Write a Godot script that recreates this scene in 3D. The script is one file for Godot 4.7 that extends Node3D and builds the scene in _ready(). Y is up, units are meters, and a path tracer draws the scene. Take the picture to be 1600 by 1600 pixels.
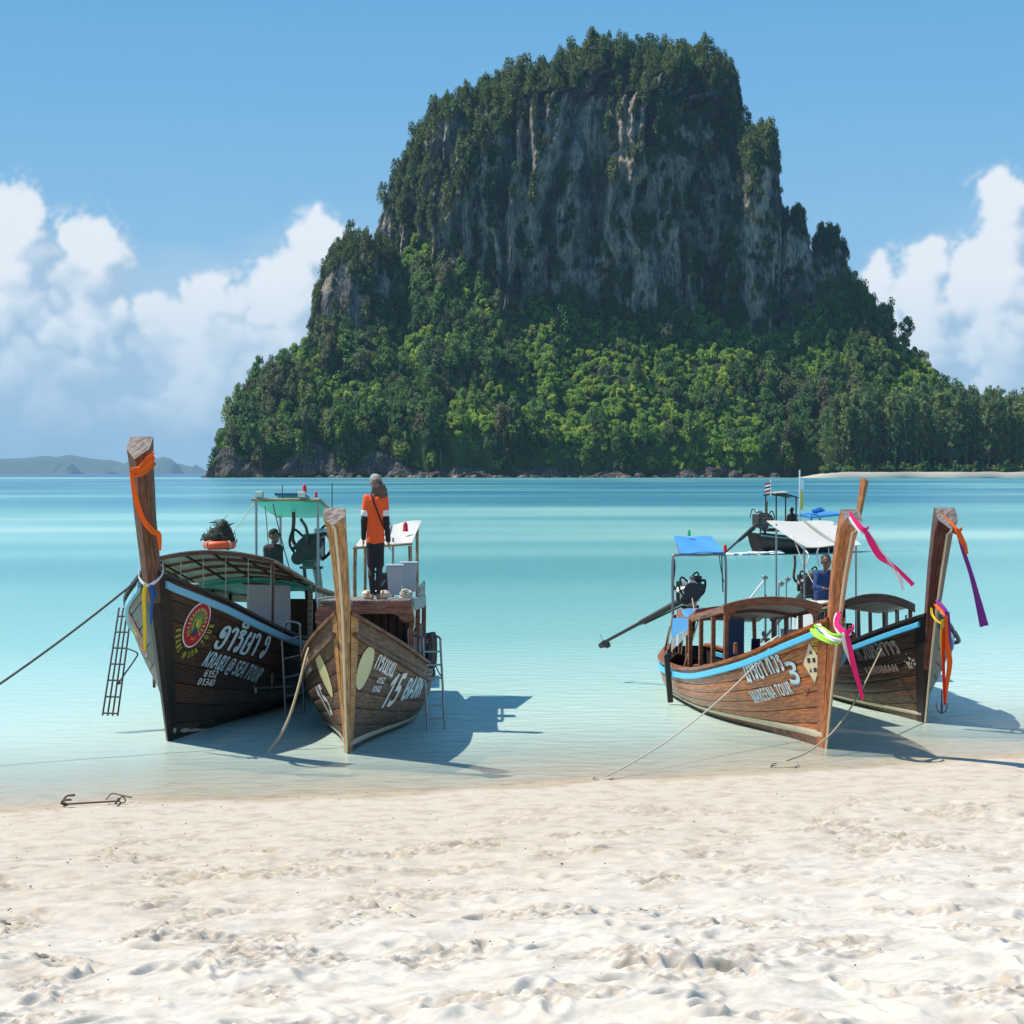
extends Node3D

const SUN := Vector3(-0.52, 0.80, -0.15)      # towards the sun: left, high, a little behind the island
const EYE := 3.2                               # camera height over the water
const SHORE := 1450.0                          # distance of the island's shore
var wood := {}
var mats := {}
var used := {}
var rng := RandomNumberGenerator.new()
var noise_a := FastNoiseLite.new()
var noise_b := FastNoiseLite.new()


func _ready() -> void:
	rng.seed = 41
	noise_a.seed = 7
	noise_a.frequency = 1.0
	noise_a.noise_type = FastNoiseLite.TYPE_SIMPLEX_SMOOTH
	noise_a.fractal_type = FastNoiseLite.FRACTAL_NONE
	noise_b.seed = 23
	noise_b.frequency = 1.0
	noise_b.noise_type = FastNoiseLite.TYPE_SIMPLEX_SMOOTH
	noise_b.fractal_octaves = 4
	camera_and_light()
	make_materials()
	make_beach()
	make_water()
	make_island()
	make_far_shore()
	make_distant_hills()
	make_boats()
	make_people()
	make_props()


func camera_and_light() -> void:
	var cam := Camera3D.new()
	cam.name = "camera"
	cam.position = Vector3(0, EYE, 0)
	cam.projection = Camera3D.PROJECTION_FRUSTUM
	cam.near = 0.1
	cam.far = 60000.0
	cam.size = 0.2 * tan(deg_to_rad(15.0))
	cam.frustum_offset = Vector2(0, -0.1 * tan(deg_to_rad(15.0)) * 60.0 / 800.0)
	add_child(cam)
	cam.current = true
	var sun := DirectionalLight3D.new()
	sun.name = "sun"
	sun.basis = Basis.looking_at(-SUN.normalized(), Vector3.UP)
	sun.light_energy = 1.55
	sun.light_color = Color(1.0, 0.955, 0.89)
	sun.light_angular_distance = 0.6
	sun.shadow_enabled = true
	add_child(sun)
	var e := Environment.new()
	e.background_mode = Environment.BG_SKY
	e.sky = Sky.new()
	var sm := PanoramaSkyMaterial.new()
	sm.panorama = sky_picture()
	sm.energy_multiplier = 1.0
	e.sky.sky_material = sm
	e.background_energy_multiplier = 0.87
	e.tonemap_mode = Environment.TONE_MAPPER_LINEAR
	e.tonemap_exposure = 1.25
	e.fog_enabled = true
	e.fog_density = 0.000038
	e.fog_light_color = Color(0.68, 0.87, 1.0)
	e.sdfgi_enabled = true
	e.ssao_enabled = true
	e.ssil_enabled = true
	var we := WorldEnvironment.new()
	we.name = "world_environment"
	we.environment = e
	add_child(we)


# ---- sky: clear air by height, and a bank of cumulus all round the horizon ----
func sky_picture() -> ImageTexture:
	var w := 4096
	var h := 2048
	var im := Image.create(w, h, false, Image.FORMAT_RGBF)
	for y in h:
		im.fill_rect(Rect2i(0, y, w, 1), air(90.0 - (y + 0.5) * 180.0 / h))
	var per := float(w) / 360.0
	var low := int((90.0 + 0.3) * h / 180.0)
	var rows := int(14.0 * per)
	var top := low - rows
	var hgt := PackedFloat32Array()
	hgt.resize(w * rows)
	var mid := 0      # the panorama's edge looks along -Z
	var r := RandomNumberGenerator.new()
	r.seed = 12
	# cloud heaps: azimuth (degrees, 0 = ahead), half width, base, height
	var heaps := [[-14.8, 2.4, 0.8, 7.3, 1.0], [-12.6, 1.5, 0.8, 6.6, 0.9], [-10.6, 1.5, 0.6, 4.6, 0.55], [-8.8, 2.0, 0.6, 5.2, 0.85], [-6.8, 1.6, 0.8, 5.8, 0.85], [-5.9, .35, 7.0, 0.9, 0.7], [-4.4, 1.9, 0.5, 6.6, 0.9],
		[10.8, 0.5, 2.6, 3.6, 0.7], [12.2, 0.9, 1.6, 5.2, 0.95], [14.4, 1.5, 0.8, 7.9, 1.0], [13.2, 1.6, 0.3, 4.4, 0.8], [17.2, 2.4, 0.4, 8.4, 1.0], [-18.6, 2.8, 0.5, 7.2, 1.0]]
	var az := 22.0
	while az < 338.0:
		heaps.append([az, r.randf_range(1.2, 3.4), r.randf_range(0.2, 1.6), r.randf_range(3.0, 8.8), r.randf_range(0.6, 1.0)])
		az += r.randf_range(1.2, 4.2)
	for hp in heaps:
		var n := int(300 * hp[1])
		for i in n:
			var t := r.randf()
			var spread: float = hp[1] * (1.0 - 0.75 * t * t)
			var ca: float = hp[0] + r.randfn(0.0, 0.5) * spread
			var ce: float = hp[2] + hp[3] * t * (1.0 - 0.35 * pow(absf(ca - hp[0]) / maxf(hp[1], 0.1), 1.5))
			if ce < hp[2] * 0.5:
				continue
			var rad: float = (0.14 + 0.95 * pow(r.randf(), 1.8)) * (1.0 - 0.45 * t) * (0.75 + 0.15 * hp[1])
			var x0 := mid + ca * per
			var y0 := float(low - top) - ce * per
			var rp := rad * per
			for yy in range(maxi(0, int(y0 - rp)), mini(rows, int(y0 + rp) + 1)):
				for xx in range(int(x0 - rp), int(x0 + rp) + 1):
					var dx := (xx - x0) / rp
					var dy := (yy - y0) / rp
					var q := 1.0 - dx * dx - dy * dy
					if q > 0.0:
						var k := yy * w + posmod(xx, w)
						var v: float = (sqrt(q) * rad + 0.10 * hp[4]) * hp[4] + 0.12 * rad
						if v > hgt[k]:
							hgt[k] = v
	# soften, then wisp with noise
	var fn := FastNoiseLite.new()
	fn.seed = 5
	fn.frequency = 0.06
	fn.fractal_octaves = 4
	var soft := FastNoiseLite.new()
	soft.seed = 9
	soft.frequency = 0.011
	soft.fractal_octaves = 4
	var blur := hgt.duplicate()
	var wide := hgt.duplicate()
	for pass_ in 1:
		var src := blur.duplicate()
		for k in range(w + 1, (rows - 1) * w - 1):
			blur[k] = (src[k] * 2.0 + src[k - 1] + src[k + 1] + src[k - w] + src[k + w]) / 6.0
	for k in range(8 * w, (rows - 8) * w):
		if blur[k] > 0.0 or k % 3 == 0:
			wide[k] = (blur[k] + blur[k - 7] + blur[k + 7] + blur[k - 7 * w] + blur[k + 7 * w] + blur[k - 4 - 4 * w] + blur[k + 4 + 4 * w] + blur[k + 4 - 4 * w] + blur[k - 4 + 4 * w]) / 9.0
	for y in range(2, rows - 2):
		var el := float(low - top - y) / per
		var base := air(el)
		for x in w:
			var nx := (x + w / 2) % w       # keeps the noise's seam behind the camera
			var k := y * w + x
			# puffs torn by the wind: look the heaps up a little off their place
			var ox := int(8.0 * fn.get_noise_2d(nx * 0.45 + 900.0, y * 0.45) + 4.0 * fn.get_noise_2d(nx * 1.3, y * 1.3 + 500.0))
			var oy := int(7.0 * fn.get_noise_2d(nx * 0.45, y * 0.45 + 700.0) + 4.0 * fn.get_noise_2d(nx * 1.3 + 300.0, y * 1.3))
			k = clampi(y + oy, 9, rows - 9) * w + posmod(x + ox, w)
			var b := blur[k]
			var veil := smoothstep(-0.05, 0.5, soft.get_noise_2d(nx * 0.6, y * 1.5)) * smoothstep(9.0, 5.0, el) * 0.62 * smoothstep(0.0, 1.2, el)
			if b <= 0.0 and wide[k] <= 0.0 and veil <= 0.0:
				continue
			var nz := fn.get_noise_2d(nx, y) * 1.3
			var sum := wide[clampi(y + oy, 9, rows - 9) * w + posmod(x + ox, w)]
			var a := maxf(smoothstep(0.03, 0.22, b + nz * 0.20 * minf(1.0, wide[k] * 8.0)), 0.80 * smoothstep(0.03, 0.26, sum + 0.05 * nz)) * smoothstep(-0.1, 2.4, el)
			var kk := clampi(y + oy, 12, rows - 12) * w + posmod(x + ox, w)
			var lit := (blur[kk] - blur[kk - 3]) * 1.2 + (blur[kk] - blur[kk - 3 * w]) * 1.6
			var rim := (wide[kk] - wide[kk - 9 - 10 * w]) * 1.5      # sunward, upper left
			var body := clampf(0.50 + lit * 1.5 + rim * 1.3 + nz * 0.18 + (b - sum) * 0.6 - 0.40 * sum * smoothstep(7.0, 1.5, el), 0.0, 1.0)
			var c := Color(0.40, 0.545, 0.71).lerp(Color(0.83, 0.87, 0.91), body)
			var far := clampf(0.72 - el * 0.11, 0.05, 0.75)
			c = c.lerp(base, far)
			var o := base.lerp(Color(0.46, 0.62, 0.78), veil).lerp(c, a * 0.94)
			im.set_pixel(x, top + y, o)
	return ImageTexture.create_from_image(im)


func air(el: float) -> Color:
	var stops := [[-90.0, Color(0.20, 0.38, 0.46)], [-2.0, Color(0.30, 0.50, 0.62)], [0.0, Color(0.355, 0.565, 0.755)], [3.0, Color(0.315, 0.545, 0.755)], [7.0, Color(0.245, 0.49, 0.735)],
		[11.0, Color(0.175, 0.425, 0.705)], [14.0, Color(0.135, 0.385, 0.68)], [30.0, Color(0.115, 0.335, 0.63)], [90.0, Color(0.085, 0.26, 0.56)]]
	for i in stops.size() - 1:
		if el <= stops[i + 1][0]:
			return stops[i][1].lerp(stops[i + 1][1], clampf((el - stops[i][0]) / (stops[i + 1][0] - stops[i][0]), 0.0, 1.0))
	return stops[-1][1]


# ---- helpers ----
func lin(r: float, g: float, b: float, a := 1.0) -> Color:
	var c := Color(r, g, b).linear_to_srgb()
	c.a = a
	return c


func mat(called: String, c: Color, rough := 0.7, metal := 0.0) -> StandardMaterial3D:
	var m := StandardMaterial3D.new()
	m.resource_name = called
	m.albedo_color = c
	m.roughness = rough
	m.metallic = metal
	mats[called] = m
	return m


func noise_tex(seed_: int, freq: float, ramp: Array, size := Vector2i(512, 512), octaves := 4, stretch := Vector2.ONE, kind := FastNoiseLite.TYPE_SIMPLEX_SMOOTH) -> NoiseTexture2D:
	var t := NoiseTexture2D.new()
	var f := FastNoiseLite.new()
	f.noise_type = kind
	f.seed = seed_
	f.frequency = freq
	f.fractal_octaves = octaves
	t.noise = f
	t.width = size.x
	t.height = size.y
	t.seamless = true
	var g := Gradient.new()
	var offs := PackedFloat32Array()
	var cols := PackedColorArray()
	for s in ramp:
		offs.append(s[0])
		cols.append(s[1])
	g.offsets = offs
	g.colors = cols
	t.color_ramp = g
	return t


func bump_tex(seed_: int, freq: float, octaves := 4, size := 512) -> NoiseTexture2D:
	var t := NoiseTexture2D.new()
	var f := FastNoiseLite.new()
	f.seed = seed_
	f.frequency = freq
	f.fractal_octaves = octaves
	t.noise = f
	t.width = size
	t.height = size
	t.seamless = true
	return t


func numbered(called: String) -> String:
	var n: int = used.get(called, 0)
	used[called] = n + 1
	return called if n == 0 else "%s_%03d" % [called, n]


func tag(o: Node, label := "", category := "", group := "", kind := "") -> void:
	if label: o.set_meta("label", label)
	if category: o.set_meta("category", category)
	if group: o.set_meta("group", group)
	if kind: o.set_meta("kind", kind)


func thing(called: String, label: String, category: String, at := Vector3.ZERO, yaw := 0.0, group := "") -> Node3D:
	var o := Node3D.new()
	o.name = numbered(called)
	o.position = at
	o.rotation.y = yaw
	tag(o, label, category, group)
	add_child(o, true)
	return o


func put(called: String, mesh: Mesh, m: Material, parent: Node = self) -> MeshInstance3D:
	var o := MeshInstance3D.new()
	o.name = numbered(called) if parent == self else called
	o.mesh = mesh
	o.material_override = m
	parent.add_child(o, true)
	return o


func copy_of(o: Node3D, label := "") -> Node3D:
	var c: Node3D = o.duplicate()
	var base := String(o.name).rstrip("0123456789").trim_suffix("_")
	c.name = numbered(base)
	add_child(c, true)
	if label: c.set_meta("label", label)
	return c


func st_new() -> SurfaceTool:
	var st := SurfaceTool.new()
	st.begin(Mesh.PRIMITIVE_TRIANGLES)
	return st


func fin(st: SurfaceTool) -> ArrayMesh:
	st.generate_normals()
	return st.commit()


func tri(st: SurfaceTool, a: Vector3, b: Vector3, c: Vector3, g := -1) -> void:
	st.set_smooth_group(g)
	st.set_uv(Vector2(a.x + a.z, a.y)); st.add_vertex(a)
	st.set_smooth_group(g)
	st.set_uv(Vector2(b.x + b.z, b.y)); st.add_vertex(b)
	st.set_smooth_group(g)
	st.set_uv(Vector2(c.x + c.z, c.y)); st.add_vertex(c)


func quad(st: SurfaceTool, a: Vector3, b: Vector3, c: Vector3, d: Vector3, g := -1) -> void:
	tri(st, a, b, c, g)
	tri(st, a, c, d, g)


# a grid of points, rows x columns, with uvs in metres along each way
func sheet(st: SurfaceTool, rows: Array, g := 0, close := false, uvs := Vector2.ONE) -> void:
	var v0 := 0.0
	for i in rows.size() - 1:
		var p: PackedVector3Array = rows[i]
		var q: PackedVector3Array = rows[i + 1]
		var n := p.size()
		var dv := p[0].distance_to(q[0])
		var u0 := 0.0
		for j in (n if close else n - 1):
			var k := (j + 1) % n
			var du := p[j].distance_to(p[k])
			var ps := [p[j], q[j], q[k], p[k]]
			var us := [Vector2(v0, u0), Vector2(v0 + dv, u0), Vector2(v0 + dv, u0 + du), Vector2(v0, u0 + du)]   # the grain runs along the rows
			for t in [0, 1, 2, 0, 2, 3]:
				st.set_smooth_group(g)
				st.set_uv(us[t] * uvs)
				st.add_vertex(ps[t])
			u0 += du
		v0 += dv


func cap(st: SurfaceTool, ring: PackedVector3Array, flip := false) -> void:
	var c := Vector3.ZERO
	for p in ring:
		c += p
	c /= ring.size()
	for i in ring.size():
		var a := ring[i]
		var b := ring[(i + 1) % ring.size()]
		if flip: tri(st, c, b, a)
		else: tri(st, c, a, b)


# box with chamfered edges, in a transform
func box(st: SurfaceTool, t: Transform3D, size: Vector3, ch := 0.01) -> void:
	var h := size * 0.5
	ch = minf(ch, minf(h.x, minf(h.y, h.z)) * 0.6)
	var rows := []
	for k in [[-h.y, ch], [-h.y + ch, 0.0], [h.y - ch, 0.0], [h.y, ch]]:
		var x: float = h.x - k[1]
		var z: float = h.z - k[1]
		var y: float = k[0]
		var ring := PackedVector3Array()
		for c in [[-x + ch, -z], [x - ch, -z], [x, -z + ch], [x, z - ch], [x - ch, z], [-x + ch, z], [-x, z - ch], [-x, -z + ch]]:
			ring.append(t * Vector3(c[0], y, c[1]))
		rows.append(ring)
	for i in 3:
		var p: PackedVector3Array = rows[i]
		var q: PackedVector3Array = rows[i + 1]
		for j in 8:
			var k := (j + 1) % 8
			quad(st, p[j], q[j], q[k], p[k])
	cap(st, rows[0], true)
	cap(st, rows[3])


func bx(st: SurfaceTool, at: Vector3, size: Vector3, ch := 0.01, yaw := 0.0) -> void:
	box(st, Transform3D(Basis(Vector3.UP, yaw), at), size, ch)


# a beam of rectangular section between two points
func beam(st: SurfaceTool, a: Vector3, b: Vector3, w: float, h: float, ch := 0.006, up := Vector3.UP) -> void:
	var d := b - a
	var y := d.normalized()
	if absf(y.dot(up)) > 0.95:
		up = Vector3(0, 0, 1)
	var x := up.cross(y).normalized()
	var z := x.cross(y).normalized()
	box(st, Transform3D(Basis(x, y, z), (a + b) * 0.5), Vector3(w, d.length(), h), ch)


func tube(st: SurfaceTool, pts: PackedVector3Array, r: float, sides := 8, r2 := -1.0) -> void:
	if r2 < 0.0: r2 = r
	var rows := []
	var n := pts.size()
	var side := Vector3.ZERO
	for i in n:
		var d := (pts[mini(i + 1, n - 1)] - pts[maxi(i - 1, 0)]).normalized()
		if i == 0:
			side = d.cross(Vector3.UP if absf(d.y) < 0.9 else Vector3.RIGHT).normalized()
		else:
			side = (side - d * side.dot(d)).normalized()
		var up := d.cross(side)
		var ring := PackedVector3Array()
		var rr := lerpf(r, r2, float(i) / maxf(n - 1, 1))
		for k in sides:
			var a := TAU * k / sides
			ring.append(pts[i] + (side * cos(a) + up * sin(a)) * rr)
		rows.append(ring)
	sheet(st, rows, 0, true)
	cap(st, rows[0], true)
	cap(st, rows[-1])


func line(st: SurfaceTool, a: Vector3, b: Vector3, r: float, sides := 8, r2 := -1.0) -> void:
	tube(st, PackedVector3Array([a, b]), r, sides, r2)


# profile of [radius, height] turned about the y axis of t
func lathe(st: SurfaceTool, t: Transform3D, prof: Array, sides := 16, g := 0) -> void:
	var rows := []
	for p in prof:
		var ring := PackedVector3Array()
		for k in sides:
			var a := TAU * k / sides
			ring.append(t * Vector3(cos(a) * p[0], p[1], -sin(a) * p[0]))
		rows.append(ring)
	sheet(st, rows, g, true)


func smooth_path(pts: Array, n := 8) -> PackedVector3Array:
	var out := PackedVector3Array()
	for i in pts.size() - 1:
		var a: Vector3 = pts[maxi(i - 1, 0)]
		var b: Vector3 = pts[i]
		var c: Vector3 = pts[i + 1]
		var d: Vector3 = pts[mini(i + 2, pts.size() - 1)]
		for k in n:
			out.append(b.cubic_interpolate(c, a, d, float(k) / n))
	out.append(pts[-1])
	return out


func sag(a: Vector3, b: Vector3, drop: float, n := 14) -> PackedVector3Array:
	var out := PackedVector3Array()
	for i in n + 1:
		var t := float(i) / n
		out.append(a.lerp(b, t) - Vector3(0, drop * 4.0 * t * (1.0 - t), 0))
	return out


func table(xs: Array, ys: Array, x: float) -> float:
	if x <= xs[0]: return ys[0]
	for i in xs.size() - 1:
		if x <= xs[i + 1]:
			var x0: float = xs[i]
			var x1: float = xs[i + 1]
			var t := (x - x0) / (x1 - x0)
			var m0: float = ((ys[i + 1] - ys[i]) / (x1 - x0)) if i == 0 else ((ys[i + 1] - ys[i - 1]) / (x1 - xs[i - 1]))
			var m1: float = ((ys[i + 1] - ys[i]) / (x1 - x0)) if i + 2 >= xs.size() else ((ys[i + 2] - ys[i]) / (xs[i + 2] - x0))
			var t2 := t * t
			var t3 := t2 * t
			return (2 * t3 - 3 * t2 + 1) * ys[i] + (t3 - 2 * t2 + t) * (x1 - x0) * m0 + (3 * t2 - 2 * t3) * ys[i + 1] + (t3 - t2) * (x1 - x0) * m1
	return ys[-1]


func steps(xs: Array, ys: Array, x: float) -> float:
	if x <= xs[0]: return ys[0]
	for i in xs.size() - 1:
		if x <= xs[i + 1]:
			return lerpf(ys[i], ys[i + 1], (x - xs[i]) / (xs[i + 1] - xs[i]))
	return ys[-1]


func grid_mesh(nx: int, ny: int, pos: PackedVector3Array, col := PackedColorArray(), uv := PackedVector2Array(), flip := false) -> ArrayMesh:
	var nrm := PackedVector3Array()
	nrm.resize(pos.size())
	var idx := PackedInt32Array()
	idx.resize((nx - 1) * (ny - 1) * 6)
	var o := 0
	for j in ny:
		for i in nx:
			var k := j * nx + i
			var dx := pos[k + (1 if i < nx - 1 else 0)] - pos[k - (1 if i > 0 else 0)]
			var dy := pos[k + (nx if j < ny - 1 else 0)] - pos[k - (nx if j > 0 else 0)]
			var n := dx.cross(dy).normalized()
			nrm[k] = -n if flip else n
			if i < nx - 1 and j < ny - 1:
				if flip:
					idx[o] = k; idx[o + 1] = k + 1; idx[o + 2] = k + nx + 1
					idx[o + 3] = k; idx[o + 4] = k + nx + 1; idx[o + 5] = k + nx
				else:
					idx[o] = k; idx[o + 1] = k + nx + 1; idx[o + 2] = k + 1
					idx[o + 3] = k; idx[o + 4] = k + nx; idx[o + 5] = k + nx + 1
				o += 6
	var arr := []
	arr.resize(Mesh.ARRAY_MAX)
	arr[Mesh.ARRAY_VERTEX] = pos
	arr[Mesh.ARRAY_NORMAL] = nrm
	if col.size(): arr[Mesh.ARRAY_COLOR] = col
	if uv.size(): arr[Mesh.ARRAY_TEX_UV] = uv
	arr[Mesh.ARRAY_INDEX] = idx
	var m := ArrayMesh.new()
	m.add_surface_from_arrays(Mesh.PRIMITIVE_TRIANGLES, arr)
	return m


func make_materials() -> void:
	# wood: grain runs along u
	var grain := noise_tex(3, 0.02, [[0.0, Color(0.62, 0.59, 0.57)], [0.45, Color(0.86, 0.84, 0.83)], [0.62, Color(0.95, 0.94, 0.93)], [1.0, Color(1, 1, 1)]], Vector2i(512, 512), 5)
	var blotch := noise_tex(8, 0.008, [[0.0, Color(0.50, 0.44, 0.40, 0.8)], [0.40, Color(0.70, 0.65, 0.61, 0.5)], [0.55, Color(1, 1, 1, 0.0)], [0.75, Color(1, 1, 1, 0.0)], [1.0, Color(0.86, 0.86, 0.86, 0.5)]], Vector2i(512, 512), 5)
	for w in [["dark_plank", lin(0.095, 0.052, 0.032), 0.42], ["dark_plank_b", lin(0.075, 0.042, 0.028), 0.46], ["dark_plank_c", lin(0.125, 0.066, 0.038), 0.42], ["black_wood", lin(0.030, 0.024, 0.020), 0.5],
			["grey_plank", lin(0.215, 0.125, 0.072), 0.6], ["grey_plank_b", lin(0.25, 0.135, 0.072), 0.6], ["grey_plank_c", lin(0.20, 0.13, 0.085), 0.65], ["tan_post", lin(0.60, 0.32, 0.115), 0.55],
			["orange_plank", lin(0.54, 0.165, 0.038), 0.32], ["orange_plank_b", lin(0.46, 0.145, 0.038), 0.32], ["orange_plank_c", lin(0.58, 0.19, 0.046), 0.32], ["orange_post", lin(0.58, 0.20, 0.055), 0.45],
			["brown_plank", lin(0.135, 0.072, 0.040), 0.55], ["brown_plank_b", lin(0.155, 0.092, 0.052), 0.55], ["brown_plank_c", lin(0.105, 0.066, 0.043), 0.55],
			["red_wood", lin(0.38, 0.15, 0.085), 0.5], ["cabin_wood", lin(0.36, 0.13, 0.05), 0.42], ["dark_post", lin(0.17, 0.06, 0.038), 0.45], ["old_post", lin(0.20, 0.088, 0.044), 0.65],
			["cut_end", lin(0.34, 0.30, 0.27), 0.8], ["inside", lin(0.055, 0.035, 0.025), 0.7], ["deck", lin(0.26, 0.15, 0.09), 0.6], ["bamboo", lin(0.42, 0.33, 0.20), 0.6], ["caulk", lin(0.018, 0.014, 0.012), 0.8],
			["green_hull", lin(0.05, 0.055, 0.05), 0.5], ["weed", lin(0.035, 0.042, 0.026), 0.8], ["silt", lin(0.15, 0.125, 0.085), 0.8]]:
		var m := mat(w[0], w[1], w[2])
		m.albedo_texture = grain
		m.uv1_scale = Vector3(0.55, 5.5, 1)
		m.uv2_scale = Vector3(1, 1, 1)
		m.detail_enabled = true
		m.detail_albedo = blotch
		m.detail_blend_mode = BaseMaterial3D.BLEND_MODE_MUL
	mats.cut_end.uv1_scale = Vector3(2.0, 2.0, 1)
	for p in [["blue_paint", lin(0.20, 0.47, 0.62), 0.45], ["bright_blue_paint", lin(0.10, 0.50, 0.78), 0.4], ["white_paint", lin(0.75, 0.76, 0.74), 0.45], ["cream_paint", lin(0.62, 0.58, 0.30), 0.5], ["cream_board", lin(0.66, 0.55, 0.36), 0.55],
			["red_paint", lin(0.42, 0.02, 0.03), 0.4], ["yellow_paint", lin(0.70, 0.52, 0.05), 0.45], ["green_paint", lin(0.10, 0.32, 0.08), 0.45], ["lime_paint", lin(0.42, 0.48, 0.06), 0.45], ["navy_paint", lin(0.02, 0.06, 0.16), 0.45], ["orange_paint", lin(0.75, 0.22, 0.03), 0.45],
			["pale_blue_paint", lin(0.50, 0.66, 0.70), 0.5], ["faded_red_paint", lin(0.30, 0.10, 0.08), 0.6], ["boot_red", lin(0.22, 0.035, 0.025), 0.55], ["pale_wash", lin(0.52, 0.46, 0.34), 0.7], ["black_paint", lin(0.012, 0.012, 0.013), 0.4],
			["teal_sheet", lin(0.34, 0.44, 0.40), 0.5], ["green_sheet", lin(0.05, 0.50, 0.40), 0.5], ["blue_sheet", lin(0.08, 0.34, 0.70), 0.5], ["white_sheet", lin(0.60, 0.59, 0.56), 0.6], ["cream_sheet", lin(0.70, 0.66, 0.58), 0.7], ["ceiling_white", lin(0.62, 0.62, 0.62), 0.6],
			["iron", lin(0.035, 0.032, 0.030), 0.55], ["rust", lin(0.10, 0.05, 0.03), 0.8], ["rubber", lin(0.015, 0.015, 0.016), 0.7], ["grey_plastic", lin(0.34, 0.40, 0.45), 0.5], ["grey_green", lin(0.22, 0.27, 0.25), 0.6],
			["rope", lin(0.42, 0.34, 0.23), 0.9], ["dark_rope", lin(0.10, 0.09, 0.08), 0.9], ["pale_rope", lin(0.58, 0.53, 0.42), 0.9], ["red_glass", lin(0.6, 0.01, 0.02), 0.3], ["green_glass", lin(0.02, 0.45, 0.12), 0.3], ["lamp_glass", lin(0.55, 0.62, 0.55), 0.2],
			["ring_orange", lin(0.70, 0.10, 0.03), 0.5], ["net_dark", lin(0.018, 0.03, 0.018), 0.9], ["curtain_white", lin(0.55, 0.56, 0.60), 0.8], ["curtain_blue", lin(0.02, 0.06, 0.14), 0.8], ["pale_curtain", lin(0.52, 0.58, 0.60), 0.8], ["purple_cloth", lin(0.06, 0.03, 0.12), 0.8],
			["ribbon_orange", lin(0.85, 0.16, 0.03), 0.6], ["ribbon_pink", lin(0.85, 0.04, 0.22), 0.6], ["ribbon_white", lin(0.78, 0.76, 0.78), 0.6], ["ribbon_green", lin(0.42, 0.80, 0.12), 0.6], ["ribbon_purple", lin(0.22, 0.05, 0.28), 0.6], ["ribbon_yellow", lin(0.75, 0.55, 0.04), 0.6],
			["ribbon_blue", lin(0.03, 0.10, 0.32), 0.6], ["ribbon_red", lin(0.65, 0.04, 0.02), 0.6],
			["skin", lin(0.33, 0.17, 0.11), 0.55], ["dark_skin", lin(0.14, 0.07, 0.045), 0.55], ["shirt_orange", lin(0.85, 0.10, 0.015), 0.8], ["black_cloth", lin(0.014, 0.015, 0.018), 0.85], ["dark_cloth", lin(0.025, 0.02, 0.022), 0.85], ["blue_cloth", lin(0.012, 0.045, 0.16), 0.85],
			["white_cloth", lin(0.72, 0.72, 0.72), 0.85], ["cap_grey", lin(0.28, 0.30, 0.31), 0.8], ["hair_brown", lin(0.10, 0.065, 0.05), 0.7], ["hair_black", lin(0.012, 0.011, 0.011), 0.6], ["polystyrene", lin(0.66, 0.55, 0.38), 0.8]]:
		mat(p[0], p[1], p[2])
	for s in [["steel", lin(0.42, 0.44, 0.47), 0.32], ["engine_metal", lin(0.11, 0.11, 0.115), 0.42], ["engine_silver", lin(0.45, 0.45, 0.46), 0.38], ["galvanised", lin(0.30, 0.31, 0.32), 0.45]]:
		mat(s[0], s[1], s[2], 0.85)
	for cl in mats:
		if String(cl).begins_with("ribbon"):
			mats[cl].roughness = 0.95
			mats[cl].metallic_specular = 0.15
	for cl in ["ribbon_orange", "ribbon_pink", "ribbon_white", "ribbon_green", "ribbon_purple", "ribbon_yellow", "ribbon_red", "teal_sheet", "white_sheet", "cream_sheet", "blue_sheet"]:
		mats[cl].backlight_enabled = true
		var own: Color = mats[cl].albedo_color
		mats[cl].backlight = own * (0.62 / maxf(own.r, maxf(own.g, own.b)))
	mats.clear_sheet = mat("clear_sheet", lin(0.55, 0.62, 0.66, 0.30), 0.3)
	mats.clear_sheet.transparency = BaseMaterial3D.TRANSPARENCY_ALPHA


# ---- beach, seabed, sea ----
func shore_at(x: float) -> float:            # distance of the waterline from the camera's foot
	return 19.75 + 0.31 * x + 0.010 * x * x * (1.0 if absf(x) < 14.0 else 14.0 / absf(x)) + 0.10 * sin(x * 1.3 + 0.6) + 0.07 * sin(x * 2.9)


func ground_level(x: float, d: float) -> float:
	var t := shore_at(x) - d
	if t >= 0.0:
		return 0.030 * t + 0.0036 * t * t if t < 14.0 else 1.126 + 0.05 * (minf(t, 60.0) - 14.0)
	var dep := steps([0.0, 2.0, 5.0, 8.0, 18.0, 40.0, 85.0, 150.0, 260.0, 420.0, 700.0, 1100.0, 1380.0, 1440.0], [0.0, 0.13, 0.36, 0.60, 1.0, 1.5, 1.8, 2.2, 2.9, 3.6, 3.6, 2.8, 1.5, 0.3], -t)
	if d > 1450.0:
		dep = 0.3 + (d - 1450.0) * 0.02
	var sw := smoothstep(8.0, 60.0, -t) * (1.0 - smoothstep(1000.0, 1400.0, d))
	dep *= 1.0 + sw * (0.55 * noise_a.get_noise_2d(x * 0.006 + 3.0, d * 0.011) + 0.30 * noise_a.get_noise_2d(x * 0.02 + 9.0, d * 0.05) - 0.0007 * clampf(x, -500, 500))
	return -dep


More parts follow.
